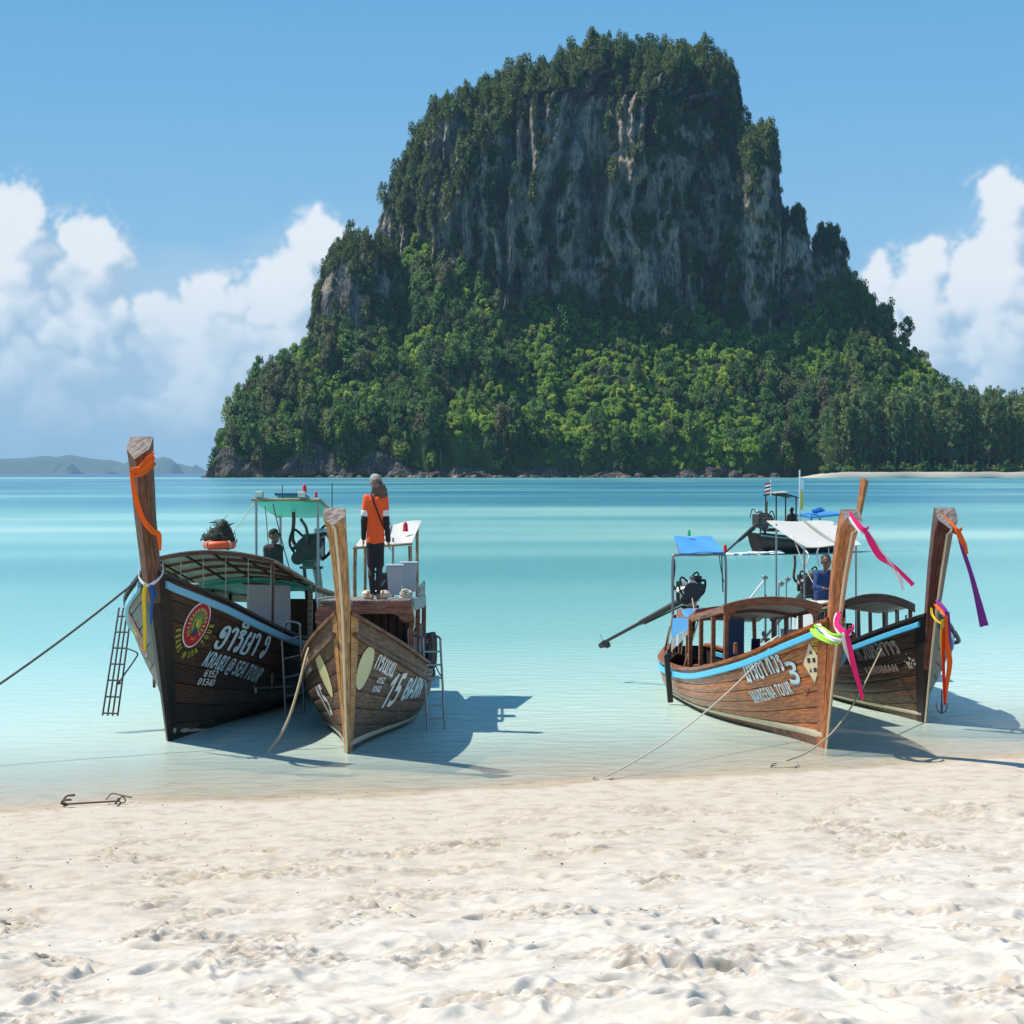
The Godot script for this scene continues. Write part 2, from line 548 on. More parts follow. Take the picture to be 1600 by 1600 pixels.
func make_beach() -> void:
	var m := mat("sand", Color(1, 1, 1), 0.95)
	m.vertex_color_use_as_albedo = true
	m.metallic_specular = 0.25
	m.albedo_texture = noise_tex(31, 0.06, [[0.0, Color(0.86, 0.84, 0.81)], [0.5, Color(0.975, 0.97, 0.96)], [1.0, Color(1, 1, 1)]], Vector2i(1024, 1024), 5)
	m.uv1_scale = Vector3(0.045, 0.045, 1)
	m.heightmap_enabled = true
	m.heightmap_texture = bump_tex(77, 0.10, 4, 2048)
	m.heightmap_scale = 0.8
	var pits := []
	var r := RandomNumberGenerator.new()
	r.seed = 99
	# footprints: [x, d, half width, half length, turn, depth]
	for i in 760:
		var d := 5.5 + 13.5 * pow(r.randf(), 1.2)
		var x := r.randf_range(-0.42, 0.42) * (d + 2.0)
		var t := shore_at(x) - d
		if t < 1.6 or r.randf() > smoothstep(0.5, 7.0, t):
			continue
		var big := r.randf()
		pits.append([x, d, r.randf_range(0.045, 0.085), r.randf_range(0.08, 0.19), r.randf_range(-0.6, 0.6) + (1.2 if r.randf() < 0.35 else 0.0), r.randf_range(0.012, 0.034) * (0.6 + big) * (0.5 + 0.07 * t)])
	var root := Node3D.new()
	root.name = "beach"
	tag(root, "white sand beach churned with footprints in front of the boats", "", "", "structure")
	add_child(root)
	beach_patch(root, m, -4.4, 4.4, 4.6, 12.0, 0.017, pits, 0.0)
	beach_patch(root, m, -9.5, 9.5, 11.9, 26.0, 0.034, pits, 0.0)
	# the rest of the strand, coarse
	for b in [[-90.0, -4.35, -20.0, 12.05], [4.35, 90.0, -20.0, 12.05], [-4.5, 4.5, -20.0, 4.65], [-90.0, -9.45, 11.9, 60.0], [9.45, 90.0, 11.9, 60.0]]:
		beach_patch(root, m, b[0], b[1], b[2], b[3], 0.45, [], -0.03)
	# seabed beyond
	var pos := PackedVector3Array()
	var col := PackedColorArray()
	var uv := PackedVector2Array()
	var xs := []
	for i in range(-60, 61):
		xs.append(signf(i) * 9.4 * (exp(absf(i) * 0.085) - 1.0) / (exp(0.85) - 1.0))
	var ds := []
	var dd := 25.9
	while dd < 22500.0:
		ds.append(dd)
		dd *= 1.06
	for d in ds:
		for x in xs:
			pos.append(Vector3(x, ground_level(x, d) - 0.02, -d))
			col.append(Color(0.52, 0.48, 0.40))
			uv.append(Vector2(x, d))
	var sb := put("seabed", grid_mesh(xs.size(), ds.size(), pos, col, uv), m)
	tag(sb, "pale sandy seabed under the bay", "", "", "structure")
	# small litter on the sand
	var bits := st_new()
	for i in 420:
		var d := r.randf_range(9.0, 19.5)
		var x := r.randf_range(-0.29, 0.27) * d
		var t := shore_at(x) - d
		if t < 0.15 or (x > -0.5 and r.randf() < 0.72):
			continue
		var s := r.randf_range(0.003, 0.008) * (1.6 if r.randf() < 0.06 else 1.0)
		lathe(bits, Transform3D(Basis(Vector3(r.randf(), r.randf(), r.randf()).normalized(), r.randf() * 6.0).scaled(Vector3(1, r.randf_range(0.4, 0.8), r.randf_range(0.7, 1.6))), Vector3(x, ground_level(x, d) + s * 0.4, -d)), [[0.0, -s], [s * 0.8, -s * 0.6], [s, 0.0], [s * 0.7, s * 0.7], [0.0, s]], 6)
	var bm := mat("shell_bits", lin(0.16, 0.13, 0.10), 0.8)
	var bo := put("beach_debris", fin(bits), bm)
	tag(bo, "small dark bits of coral and leaf scattered on the upper left sand", "debris", "", "stuff")


func churn(x: float, d: float, t: float) -> float:      # where feet have broken the crust
	return smoothstep(0.05, 0.55, noise_a.get_noise_2d(x * 0.75 + 40.0, d * 0.85) + 0.30 * noise_a.get_noise_2d(x * 2.4, d * 2.4 + 8.0)) * smoothstep(1.0, 4.0, t)


func sand_relief(x: float, d: float, t: float) -> float:
	var inl := smoothstep(0.2, 5.0, t)
	var soft := smoothstep(5.5, 11.0, t + 0.25 * x)
	var h := 0.026 * inl * noise_a.get_noise_2d(x * 0.8, d * 0.8) + 0.021 * soft * noise_a.get_noise_2d(x * 2.3 + 5.0, d * 2.1)
	h += 0.010 * inl * noise_a.get_noise_2d(x * 4.2, d * 4.2)
	# churned crust: sharp little ridges in patches
	var patch := churn(x, d, t) * (1.0 - 0.45 * soft)
	if patch > 0.01:
		var a := 1.0 - absf(noise_a.get_noise_2d(x * 7.5, d * 6.5))
		var b := 1.0 - absf(noise_a.get_noise_2d(x * 16.0 + 3.0, d * 15.0))
		h += patch * (0.046 * (a * a - 0.5) + 0.010 * (b - 0.6) + 0.012 * noise_a.get_noise_2d(x * 11.0 + 4.0, d * 10.0))
	h += 0.0025 * inl * noise_a.get_noise_2d(x * 20.0, d * 20.0)
	return h


func beach_patch(root: Node3D, m: Material, x0: float, x1: float, d0: float, d1: float, cell: float, pits: Array, drop: float) -> void:
	var nx := int((x1 - x0) / cell) + 1
	var nd := int((d1 - d0) / cell) + 1
	var n := nx * nd
	var pos := PackedVector3Array()
	var col := PackedColorArray()
	var uv := PackedVector2Array()
	var dig := PackedFloat32Array()
	pos.resize(n); col.resize(n); uv.resize(n); dig.resize(n)
	for p in pits:
		var reach: float = p[3] * 2.1
		if p[0] < x0 - reach or p[0] > x1 + reach or p[1] < d0 - reach or p[1] > d1 + reach:
			continue
		var ca := cos(p[4])
		var sa := sin(p[4])
		for j in range(maxi(0, int((p[1] - reach - d0) / cell)), mini(nd, int((p[1] + reach - d0) / cell) + 2)):
			for i in range(maxi(0, int((p[0] - reach - x0) / cell)), mini(nx, int((p[0] + reach - x0) / cell) + 2)):
				var dx: float = x0 + i * cell - p[0]
				var dz: float = d0 + j * cell - p[1]
				var a: float = (dx * ca + dz * sa) / p[2]
				var b: float = (-dx * sa + dz * ca) / p[3]
				var q := sqrt(a * a + b * b)
				if q < 2.1:
					dig[j * nx + i] += p[5] * (-(1.0 - smoothstep(0.35, 1.05, q)) + 0.42 * exp(-pow((q - 1.3) / 0.32, 2.0)))
	var fine := cell < 0.1
	for j in nd:
		var d := d0 + j * cell
		if j == nd - 1: d = d1
		for i in nx:
			var x := x0 + i * cell
			if i == nx - 1: x = x1
			var k := j * nx + i
			var t := shore_at(x) - d
			var y := ground_level(x, d)
			if fine:
				y += sand_relief(x, d, t) + dig[k]
			pos[k] = Vector3(x, y + (drop if t > 0.0 else -0.02 if not fine else 0.0), -d)
			uv[k] = Vector2(x, d)
			# dry white sand inland, creamier crust, and wet sand where the wash has just been
			var c := Color(0.535, 0.48, 0.405).lerp(Color(0.59, 0.555, 0.505), smoothstep(3.5, 10.0, t + 1.6 * noise_a.get_noise_2d(x * 0.9, d * 0.9) + 0.25 * x))
			if fine:
				# darker, browner grains in the broken patches, in little lumps
				var lump := churn(x, d, t) * smoothstep(-0.1, 0.35, noise_a.get_noise_2d(x * 7.0, d * 6.0) + 0.5 * noise_a.get_noise_2d(x * 19.0, d * 17.0))
				c = c.lerp(Color(0.40, 0.325, 0.24), 0.55 * lump)
			var wet := 1.0 - smoothstep(0.0, 0.35, t - 0.25 - 0.35 * noise_a.get_noise_2d(x * 0.7, 3.0))
			c = c.lerp(Color(0.43, 0.365, 0.275), wet * 0.9)
			if t < -4.0:
				c = c.lerp(Color(0.52, 0.48, 0.40), smoothstep(4.0, 8.0, -t))
			col[k] = c
	var o := put("sand", grid_mesh(nx, nd, pos, col, uv), m, root)


func water_tint(dep: float) -> Color:
	var ks := [0.0, 0.35, 1.0, 1.8, 3.0, 5.0, 9.0]
	var cs := [Color(0.66, 0.77, 0.69), Color(0.57, 0.755, 0.69), Color(0.255, 0.52, 0.505), Color(0.135, 0.39, 0.405), Color(0.062, 0.265, 0.34), Color(0.030, 0.155, 0.255), Color(0.018, 0.105, 0.215)]
	for i in 6:
		if dep <= ks[i + 1]:
			return cs[i].lerp(cs[i + 1], (dep - ks[i]) / (ks[i + 1] - ks[i]))
	return cs[6]


func make_water() -> void:
	var body := mat("sea_body", Color(1, 1, 1), 0.45)
	body.vertex_color_use_as_albedo = true
	body.transparency = BaseMaterial3D.TRANSPARENCY_ALPHA
	body.metallic_specular = 0.2
	var skin := mat("sea_surface", Color(1, 1, 1, 0.0), 0.12)
	skin.transparency = BaseMaterial3D.TRANSPARENCY_ALPHA
	skin.metallic_specular = 0.30
	skin.normal_enabled = true
	var nt := NoiseTexture2D.new()
	var f := FastNoiseLite.new()
	f.seed = 4
	f.frequency = 0.012
	f.fractal_octaves = 5
	nt.noise = f
	nt.width = 1024
	nt.height = 1024
	nt.seamless = true
	nt.as_normal_map = true
	nt.bump_strength = 6.0
	skin.normal_texture = nt
	skin.normal_scale = 0.8
	skin.uv1_scale = Vector3(0.11, 0.22, 1)
	var xs := []
	for i in range(-40, 41):
		xs.append(i * 0.45)
	for i in range(1, 48):
		var v := 18.0 + 9.0 * (exp(i * 0.14) - 1.0)
		xs.append(v)
		xs.insert(0, -v)
	var ds := []
	var d := 12.0
	while d < 22000.0:
		ds.append(d)
		d += maxf(0.28, (d - 30.0) * 0.045)
	var pos := PackedVector3Array()
	var col := PackedColorArray()
	var uv := PackedVector2Array()
	for dist in ds:
		for x in xs:
			var dep: float = -ground_level(x, dist)
			pos.append(Vector3(x, 0, -dist))
			uv.append(Vector2(x, dist))
			if dep <= 0.0:
				col.append(Color(0.60, 0.74, 0.72, 0.0))
				continue
			# what the thickness of the water lets through: red goes first, then green
			var tint := water_tint(dep)
			tint.a = 1.0 - exp(-4.5 * dep - 0.10)
			col.append(tint)
	var b := put("sea_water", grid_mesh(xs.size(), ds.size(), pos, col, uv), body)
	tag(b, "calm turquoise sea of the bay, clear and pale by the beach", "", "", "structure")
	for k in pos.size():
		pos[k].y = 0.006
	var s := put("sea_surface", grid_mesh(xs.size(), ds.size(), pos, PackedColorArray(), uv), skin)
	tag(s, "gently rippled surface of the sea", "", "", "structure")


# ---- the limestone island ----
func wx(px: float, d: float) -> float: return (px - 800.0) / 2985.6 * d
func wy(py: float, d: float) -> float: return EYE + (740.0 - py) / 2985.6 * d


var tree_spots := []       # [position, size, kind]
var crown_meshes := []


# a rock tower: contours by height (metres), rounded in plan, fluted and stained; leaves places for trees
func tower(root: Node3D, m: Material, rows_: Array, dist: float, zc: float, depth: float, seed_: int, flute: float, lush: float, nu := 200, nv := 120) -> void:
	var ys := []
	var ls := []
	var rs := []
	for r in rows_:
		ys.append(wy(r[0], dist)); ls.append(wx(r[1], dist)); rs.append(wx(r[2], dist))
	var pos := PackedVector3Array()
	var bottom: float = ys[0]
	var top: float = ys[-1]
	var fn := noise_a
	for j in nv:
		var v := float(j) / (nv - 1)
		var y := lerpf(bottom, top, v)
		var l := steps(ys, ls, y)
		var rr := steps(ys, rs, y)
		var cx := (l + rr) * 0.5
		var hw := (rr - l) * 0.5
		var dome := smoothstep(1.0, 0.80, v)
		var hd := depth * (0.80 + 0.20 * (1.0 - v)) * pow(maxf(0.0, 1.0 - pow(v, 7.0)), 0.5)
		for i in nu:
			var a := TAU * i / (nu - 1)
			var ca := cos(a)
			var sa := sin(a)
			var px := signf(ca) * pow(absf(ca), 0.75)
			var pz := signf(sa) * pow(absf(sa), 0.62)
			var arc := Vector2(px * hw, pz * depth)
			var big := fn.get_noise_3d(arc.x * 0.016 + seed_, y * 0.0030, arc.y * 0.016)
			var rib := 1.0 - absf(fn.get_noise_3d(arc.x * 0.042 + seed_ * 3.1, y * 0.0062 + 0.6 * big, arc.y * 0.042)) * 2.0
			var small := fn.get_noise_3d(arc.x * 0.11, y * 0.035 + seed_, arc.y * 0.11)
			var fine := 1.0 - absf(fn.get_noise_3d(arc.x * 0.24 + 7.0, y * 0.05, arc.y * 0.24)) * 2.0
			var grit := fn.get_noise_3d(arc.x * 0.55, y * 0.22, arc.y * 0.55) + 0.7 * (1.0 - absf(fn.get_noise_3d(arc.x * 0.5 + 3.0, y * 0.09, arc.y * 0.5)) * 2.0)
			var push := flute * (0.95 * big + 0.62 * rib + 0.18 * small + 0.13 * fine) + 1.1 * grit * (0.35 + 0.65 * dome)
			var side := absf(px)
			var x := cx + px * hw * (1.0 - 0.10 * (1.0 - side)) + px * push * 0.22
			pos.append(Vector3(x, y + small * flute * 0.25 * (1.0 - dome), zc + pz * hd + pz * push))
	var o := put("cliff", grid_mesh(nu, nv, pos, PackedColorArray(), PackedVector2Array(), true), m, root)
	# trees on the ledges, the crown of the rock and in the gullies
	var r := RandomNumberGenerator.new()
	r.seed = seed_ * 7 + 1
	for k in int(mini(nu * nv, 60000) * 0.30):
		var i := r.randi_range(1, nu - 2)
		var j := r.randi_range(1, nv - 2)
		var p := pos[j * nu + i]
		if p.z < zc - depth * 0.25:
			continue
		var n := (pos[j * nu + i - 1] - pos[j * nu + i + 1]).cross(pos[(j + 1) * nu + i] - pos[(j - 1) * nu + i]).normalized()
		if n.z < 0.0 and absf(n.y) < 0.5: n = -n
		var v := float(j) / (nv - 1)
		var patch := fn.get_noise_3d(p.x * 0.017 + seed_ * 5.0, p.y * 0.0085, 4.0) + 0.45 * fn.get_noise_3d(p.x * 0.05, p.y * 0.022, 9.0)
		var want := maxf(0.0, absf(n.y) - 0.16) * 1.5 + lush * 1.5 * smoothstep(0.12, 0.42, patch) + smoothstep(0.80, 0.95, v) * 1.2 - 0.10
		if r.randf() < want * 0.8:
			tree_spots.append([p, r.randf_range(4.0, 8.5) * (0.7 if depth < 45.0 else 1.0) * (1.7 if r.randf() < 0.12 else 1.0), "cliff"])


func make_island() -> void:
	var rock := mat("limestone", Color(1, 1, 1), 0.9)
	var ramp := [[0.0, lin(0.018, 0.024, 0.031)], [0.40, lin(0.050, 0.058, 0.068)], [0.44, lin(0.15, 0.155, 0.16)], [0.495, lin(0.22, 0.215, 0.21)], [0.52, lin(0.42, 0.36, 0.295)], [0.68, lin(0.50, 0.41, 0.32)], [1.0, lin(0.58, 0.50, 0.41)]]
	rock.albedo_texture = noise_tex(17, 0.0065, ramp, Vector2i(1024, 1024), 6)
	rock.albedo_color = Color(0.90, 0.89, 0.87)
	rock.uv1_triplanar = true
	rock.uv1_world_triplanar = true
	rock.uv1_scale = Vector3(0.0062, 0.0016, 0.0062)
	rock.detail_enabled = true
	rock.detail_albedo = noise_tex(18, 0.05, [[0.0, Color(0.08, 0.09, 0.10, 0.95)], [0.42, Color(0.16, 0.17, 0.18, 0.55)], [0.56, Color(0.5, 0.5, 0.5, 0.0)], [0.75, Color(0.7, 0.62, 0.52, 0.25)], [1.0, Color(0.78, 0.68, 0.56, 0.7)]], Vector2i(1024, 1024), 5)
	rock.detail_blend_mode = BaseMaterial3D.BLEND_MODE_MIX
	rock.heightmap_enabled = true
	rock.heightmap_texture = bump_tex(19, 0.06, 5, 1024)
	rock.heightmap_scale = 420.0
	var soil := mat("undergrowth", lin(0.030, 0.055, 0.016), 0.95)
	soil.albedo_texture = noise_tex(21, 0.03, [[0.0, Color(0.45, 0.5, 0.4)], [0.5, Color(0.8, 0.9, 0.7)], [1.0, Color(1.0, 1.0, 0.9)]])
	soil.uv1_triplanar = true
	soil.uv1_world_triplanar = true
	soil.uv1_scale = Vector3(0.02, 0.02, 0.02)
	var root := Node3D.new()
	root.name = "island_hill"
	tag(root, "steep limestone island with fluted cliffs above a forested slope", "", "", "structure")
	add_child(root)
	tower(root, rock, [[620, 560, 1222], [520, 572, 1221], [400, 589, 1218], [350, 590, 1213], [310, 600, 1216], [265, 625, 1210], [225, 640, 1192], [185, 656, 1180], [158, 680, 1171], [150, 742, 1168], [125, 762, 1163], [114, 800, 1158], [106, 845, 1154], [92, 868, 1138], [77, 902, 1116], [71, 940, 1100], [64, 985, 1075]], 1652.0, -1745.0, 150.0, 3, 25.0, 0.44, 520, 250)
	tower(root, rock, [[590, 1090, 1226], [500, 1110, 1222], [420, 1125, 1221], [330, 1138, 1221], [270, 1150, 1219], [238, 1162, 1214], [220, 1172, 1207], [212, 1180, 1199]], 1610.0, -1648.0, 62.0, 11, 9.0, 0.14, 180, 150)
	tower(root, rock, [[590, 930, 1090], [470, 940, 1080], [330, 960, 1066], [240, 985, 1055], [190, 1000, 1050], [150, 1015, 1040]], 1615.0, -1662.0, 70.0, 13, 10.0, 0.12, 170, 140)
	tower(root, rock, [[560, 700, 850], [440, 720, 838], [330, 735, 822], [240, 752, 812], [180, 768, 802], [150, 780, 796]], 1610.0, -1652.0, 62.0, 15, 9.0, 0.22, 160, 130)
	tower(root, rock, [[600, 470, 640], [500, 488, 632], [470, 488, 625], [440, 500, 622], [400, 514, 612], [384, 530, 600], [374, 548, 586]], 1595.0, -1640.0, 60.0, 17, 7.0, 1.0, 90, 60)
	tower(root, rock, [[620, 1190, 1320], [500, 1205, 1300], [415, 1214, 1290], [378, 1220, 1276], [345, 1227, 1266], [324, 1235, 1256]], 1615.0, -1660.0, 40.0, 19, 5.0, 0.30, 80, 70)
	tower(root, rock, [[620, 1255, 1385], [500, 1266, 1362], [430, 1276, 1345], [395, 1285, 1332], [370, 1292, 1321], [354, 1299, 1312]], 1615.0, -1665.0, 34.0, 23, 4.0, 0.35, 80, 70)
	# the forested slope
	var fx := [340, 347, 362, 387, 422, 457, 490, 540, 600, 660, 710, 745, 800, 870, 940, 1010, 1060, 1100, 1150, 1210, 1250, 1290, 1345, 1380, 1418, 1450, 1490, 1520, 1560, 1620, 1720]
	var fy := [742, 690, 640, 600, 566, 541, 506, 440, 398, 345, 312, 322, 415, 440, 430, 425, 450, 480, 515, 525, 510, 478, 452, 470, 512, 552, 594, 640, 690, 725, 741]
	var nu := 260
	var nv := 90
	var pos := PackedVector3Array()
	var fn := noise_a
	for j in nv:
		var s := 1.35 * j / (nv - 1)
		for i in nu:
			var px := lerpf(338.0, 1720.0, float(i) / (nu - 1))
			var x := wx(px, 1510.0)
			var ridge := maxf(1.0, wy(steps(fx, fy, px), 1590.0))
			var f := 0.0
			if s <= 1.0: f = 0.16 * smoothstep(0.0, 0.05, s) + 0.84 * pow(s, 1.12)
			else: f = 1.0 - (s - 1.0) * 1.4
			var gul := fn.get_noise_2d(x * 0.011, 2.0 + s * 0.5) * 0.6 + fn.get_noise_2d(x * 0.03, 5.0 + s * 1.2) * 0.35
			var bay := fn.get_noise_2d(x * 0.012, 31.0) * 9.0 + fn.get_noise_2d(x * 0.05, 37.0) * 4.0
			var run := 46.0 + 0.66 * ridge
			var dz := s * run + bay * (1.0 - s) + gul * 34.0 * s * (1.0 - s) * 2.0
			var y := -4.0 + (ridge + 4.0) * f + fn.get_noise_2d(x * 0.05, dz * 0.05) * 3.5 * smoothstep(0.02, 0.2, s) * minf(1.0, ridge / 40.0)
			pos.append(Vector3(x, y, -SHORE - dz - 14.0))
	put("slope", grid_mesh(nu, nv, pos), soil, root)
	# bare rock foot along the water, undercut at the left point
	var foot := PackedVector3Array()
	var nf := 260
	for j in 16:
		var v := float(j) / 15.0
		for i in nf:
			var px := lerpf(334.0, 1250.0, float(i) / (nf - 1))
			var x := wx(px, 1505.0)
			var tall := clampf(wy(steps(fx, fy, px), 1590.0) * 0.45, 2.0, 15.0 + 13.0 * fn.get_noise_2d(x * 0.025, 8.0)) * (1.0 - 0.62 * smoothstep(540.0, 700.0, px))
			var bay := fn.get_noise_2d(x * 0.012, 31.0) * 9.0 + fn.get_noise_2d(x * 0.05, 37.0) * 4.0
			var rib := 1.0 - 2.0 * absf(fn.get_noise_2d(x * 0.055, v * 0.7 + 3.0))
			var over := 7.0 * sin(v * PI * 0.9) * 0.4 - 5.0 * smoothstep(0.15, 0.0, v)
			foot.append(Vector3(x - (4.0 * sin(v * 3.0) if i < 6 else 0.0), -2.0 + (tall + 2.0) * v, -SHORE - bay - 10.0 + rib * 4.5 + over * 0.6 - 10.0 * v * v + fn.get_noise_2d(x * 0.2, v * 9.0) * 1.2))
	var shaded_rock: StandardMaterial3D = rock.duplicate()
	shaded_rock.resource_name = "shaded_limestone"
	shaded_rock.albedo_color = Color(0.52, 0.50, 0.50)  # dark rock, with the shade of the undercut put into the colour
	mats.shaded_limestone = shaded_rock
	put("rock_foot", grid_mesh(nf, 16, foot), shaded_rock, root)
	# tree places on the slope
	var r := RandomNumberGenerator.new()
	r.seed = 5
	for k in 6400:
		var i := r.randi_range(1, nu - 2)
		var j := r.randi_range(2, 66) if k < 5000 else r.randi_range(0, 6)
		var p: Vector3 = pos[j * nu + i].lerp(pos[j * nu + i + 1], r.randf()).lerp(pos[(j + 1) * nu + i], r.randf())
		if p.y < 2.5 or (p.x > 214.0 and p.y < 16.0):
			continue
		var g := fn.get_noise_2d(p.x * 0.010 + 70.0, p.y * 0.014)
		var bright := smoothstep(-0.35, 0.3, g + 0.9 * exp(-pow((p.x - 70.0) / 130.0, 2.0)) * smoothstep(14.0, 50.0, p.y) - 0.14)  # mid-slope foliage gets the sunlight painted in as brighter leaves
		if r.randf() < 0.30 - 0.27 * bright:
			tree_spots.append([p, r.randf_range(9.0, 17.0), "tree"])
		else:
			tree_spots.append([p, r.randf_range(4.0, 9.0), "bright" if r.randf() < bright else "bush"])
	plant_forest(r)
	shore_rocks(r, pos, nu)


# a crown of leaf clumps: many small bent leaves spread over a few uneven lobes
func crown_mesh(seed_: int, lobes: int, leaves: int, tall: float, leaf: float, droop := 0.0) -> ArrayMesh:
	var r := RandomNumberGenerator.new()
	r.seed = seed_
	var v := PackedVector3Array()
	var nr := PackedVector3Array()
	var cl := PackedColorArray()
	for l in lobes:
		var a := r.randf() * TAU
		var hgt := r.randf()
		var c := Vector3(cos(a) * 0.34 * (1.1 - 0.6 * hgt), tall * (0.28 + 0.62 * hgt), sin(a) * 0.34 * (1.1 - 0.6 * hgt))
		var rad := r.randf_range(0.17, 0.29) * (1.15 - 0.4 * hgt)
		for k in leaves:
			var n := Vector3(r.randfn(), r.randfn() * 0.9 + 0.25, r.randfn()).normalized()
			var p := c + Vector3(n.x, n.y * (1.0 + droop), n.z) * rad * (0.70 + 0.38 * r.randf())
			p.y -= droop * absf(n.x) * 0.12
			var t := n.cross(Vector3(r.randfn(), r.randfn(), r.randfn())).normalized()
			var b := n.cross(t)
			var s := leaf * r.randf_range(0.6, 1.4)
			var tilt := n * s * r.randf_range(-0.5, 0.5)
			var up := (n * 0.55 + Vector3(r.randfn() * 0.3, 0.75, r.randfn() * 0.3)).normalized()
			var q := [p - t * s + tilt, p + b * s * 0.7, p + t * s - tilt * 0.4 - Vector3(0, droop * s, 0), p - b * s * 0.7]
			for id in [0, 1, 2, 0, 2, 3]:
				v.append(q[id]); nr.append(up)
	var arr := []
	arr.resize(Mesh.ARRAY_MAX)
	arr[Mesh.ARRAY_VERTEX] = v
	arr[Mesh.ARRAY_NORMAL] = nr
	cl.resize(v.size())
	cl.fill(Color.WHITE)
	arr[Mesh.ARRAY_COLOR] = cl
	var m := ArrayMesh.new()
	m.add_surface_from_arrays(Mesh.PRIMITIVE_TRIANGLES, arr)
	return m


func leaf_material(called: String, c: Color) -> StandardMaterial3D:
	var m := mat(called, c, 0.7)
	m.vertex_color_use_as_albedo = true
	m.metallic_specular = 0.3
	m.backlight_enabled = true
	m.backlight = Color(0.8, 0.8, 0.8)
	return m


func scatter(called: String, meshes: Array, spots: Array, m: Material, r: RandomNumberGenerator, label: String, tints: Array, tall := 1.0) -> void:
	var root := Node3D.new()
	root.name = called
	tag(root, label, "forest", "", "stuff")
	add_child(root)
	for k in meshes.size():
		var mine := []
		for i in range(k, spots.size(), meshes.size()):
			mine.append(spots[i])
		var mm := MultiMesh.new()
		mm.transform_format = MultiMesh.TRANSFORM_3D
		mm.use_colors = true
		mm.mesh = meshes[k]
		mm.instance_count = mine.size()
		for i in mine.size():
			var s: float = mine[i][1]
			var b := Basis(Vector3.UP, r.randf() * TAU) * Basis(Vector3.RIGHT, r.randf_range(-0.15, 0.15))
			b = b.scaled(Vector3(s, s * tall * r.randf_range(0.85, 1.35), s))
			mm.set_instance_transform(i, Transform3D(b, mine[i][0] - Vector3(0, s * 0.18, 0)))
			var t: Array = tints[r.randi() % tints.size()]
			var u := r.randf_range(0.75, 1.25)
			mm.set_instance_color(i, Color(t[0] * u, t[1] * u, t[2] * u))
		var o := MultiMeshInstance3D.new()
		o.name = "foliage"
		o.multimesh = mm
		o.material_override = m
		tag(o, "", "", "", "stuff")
		root.add_child(o, true)


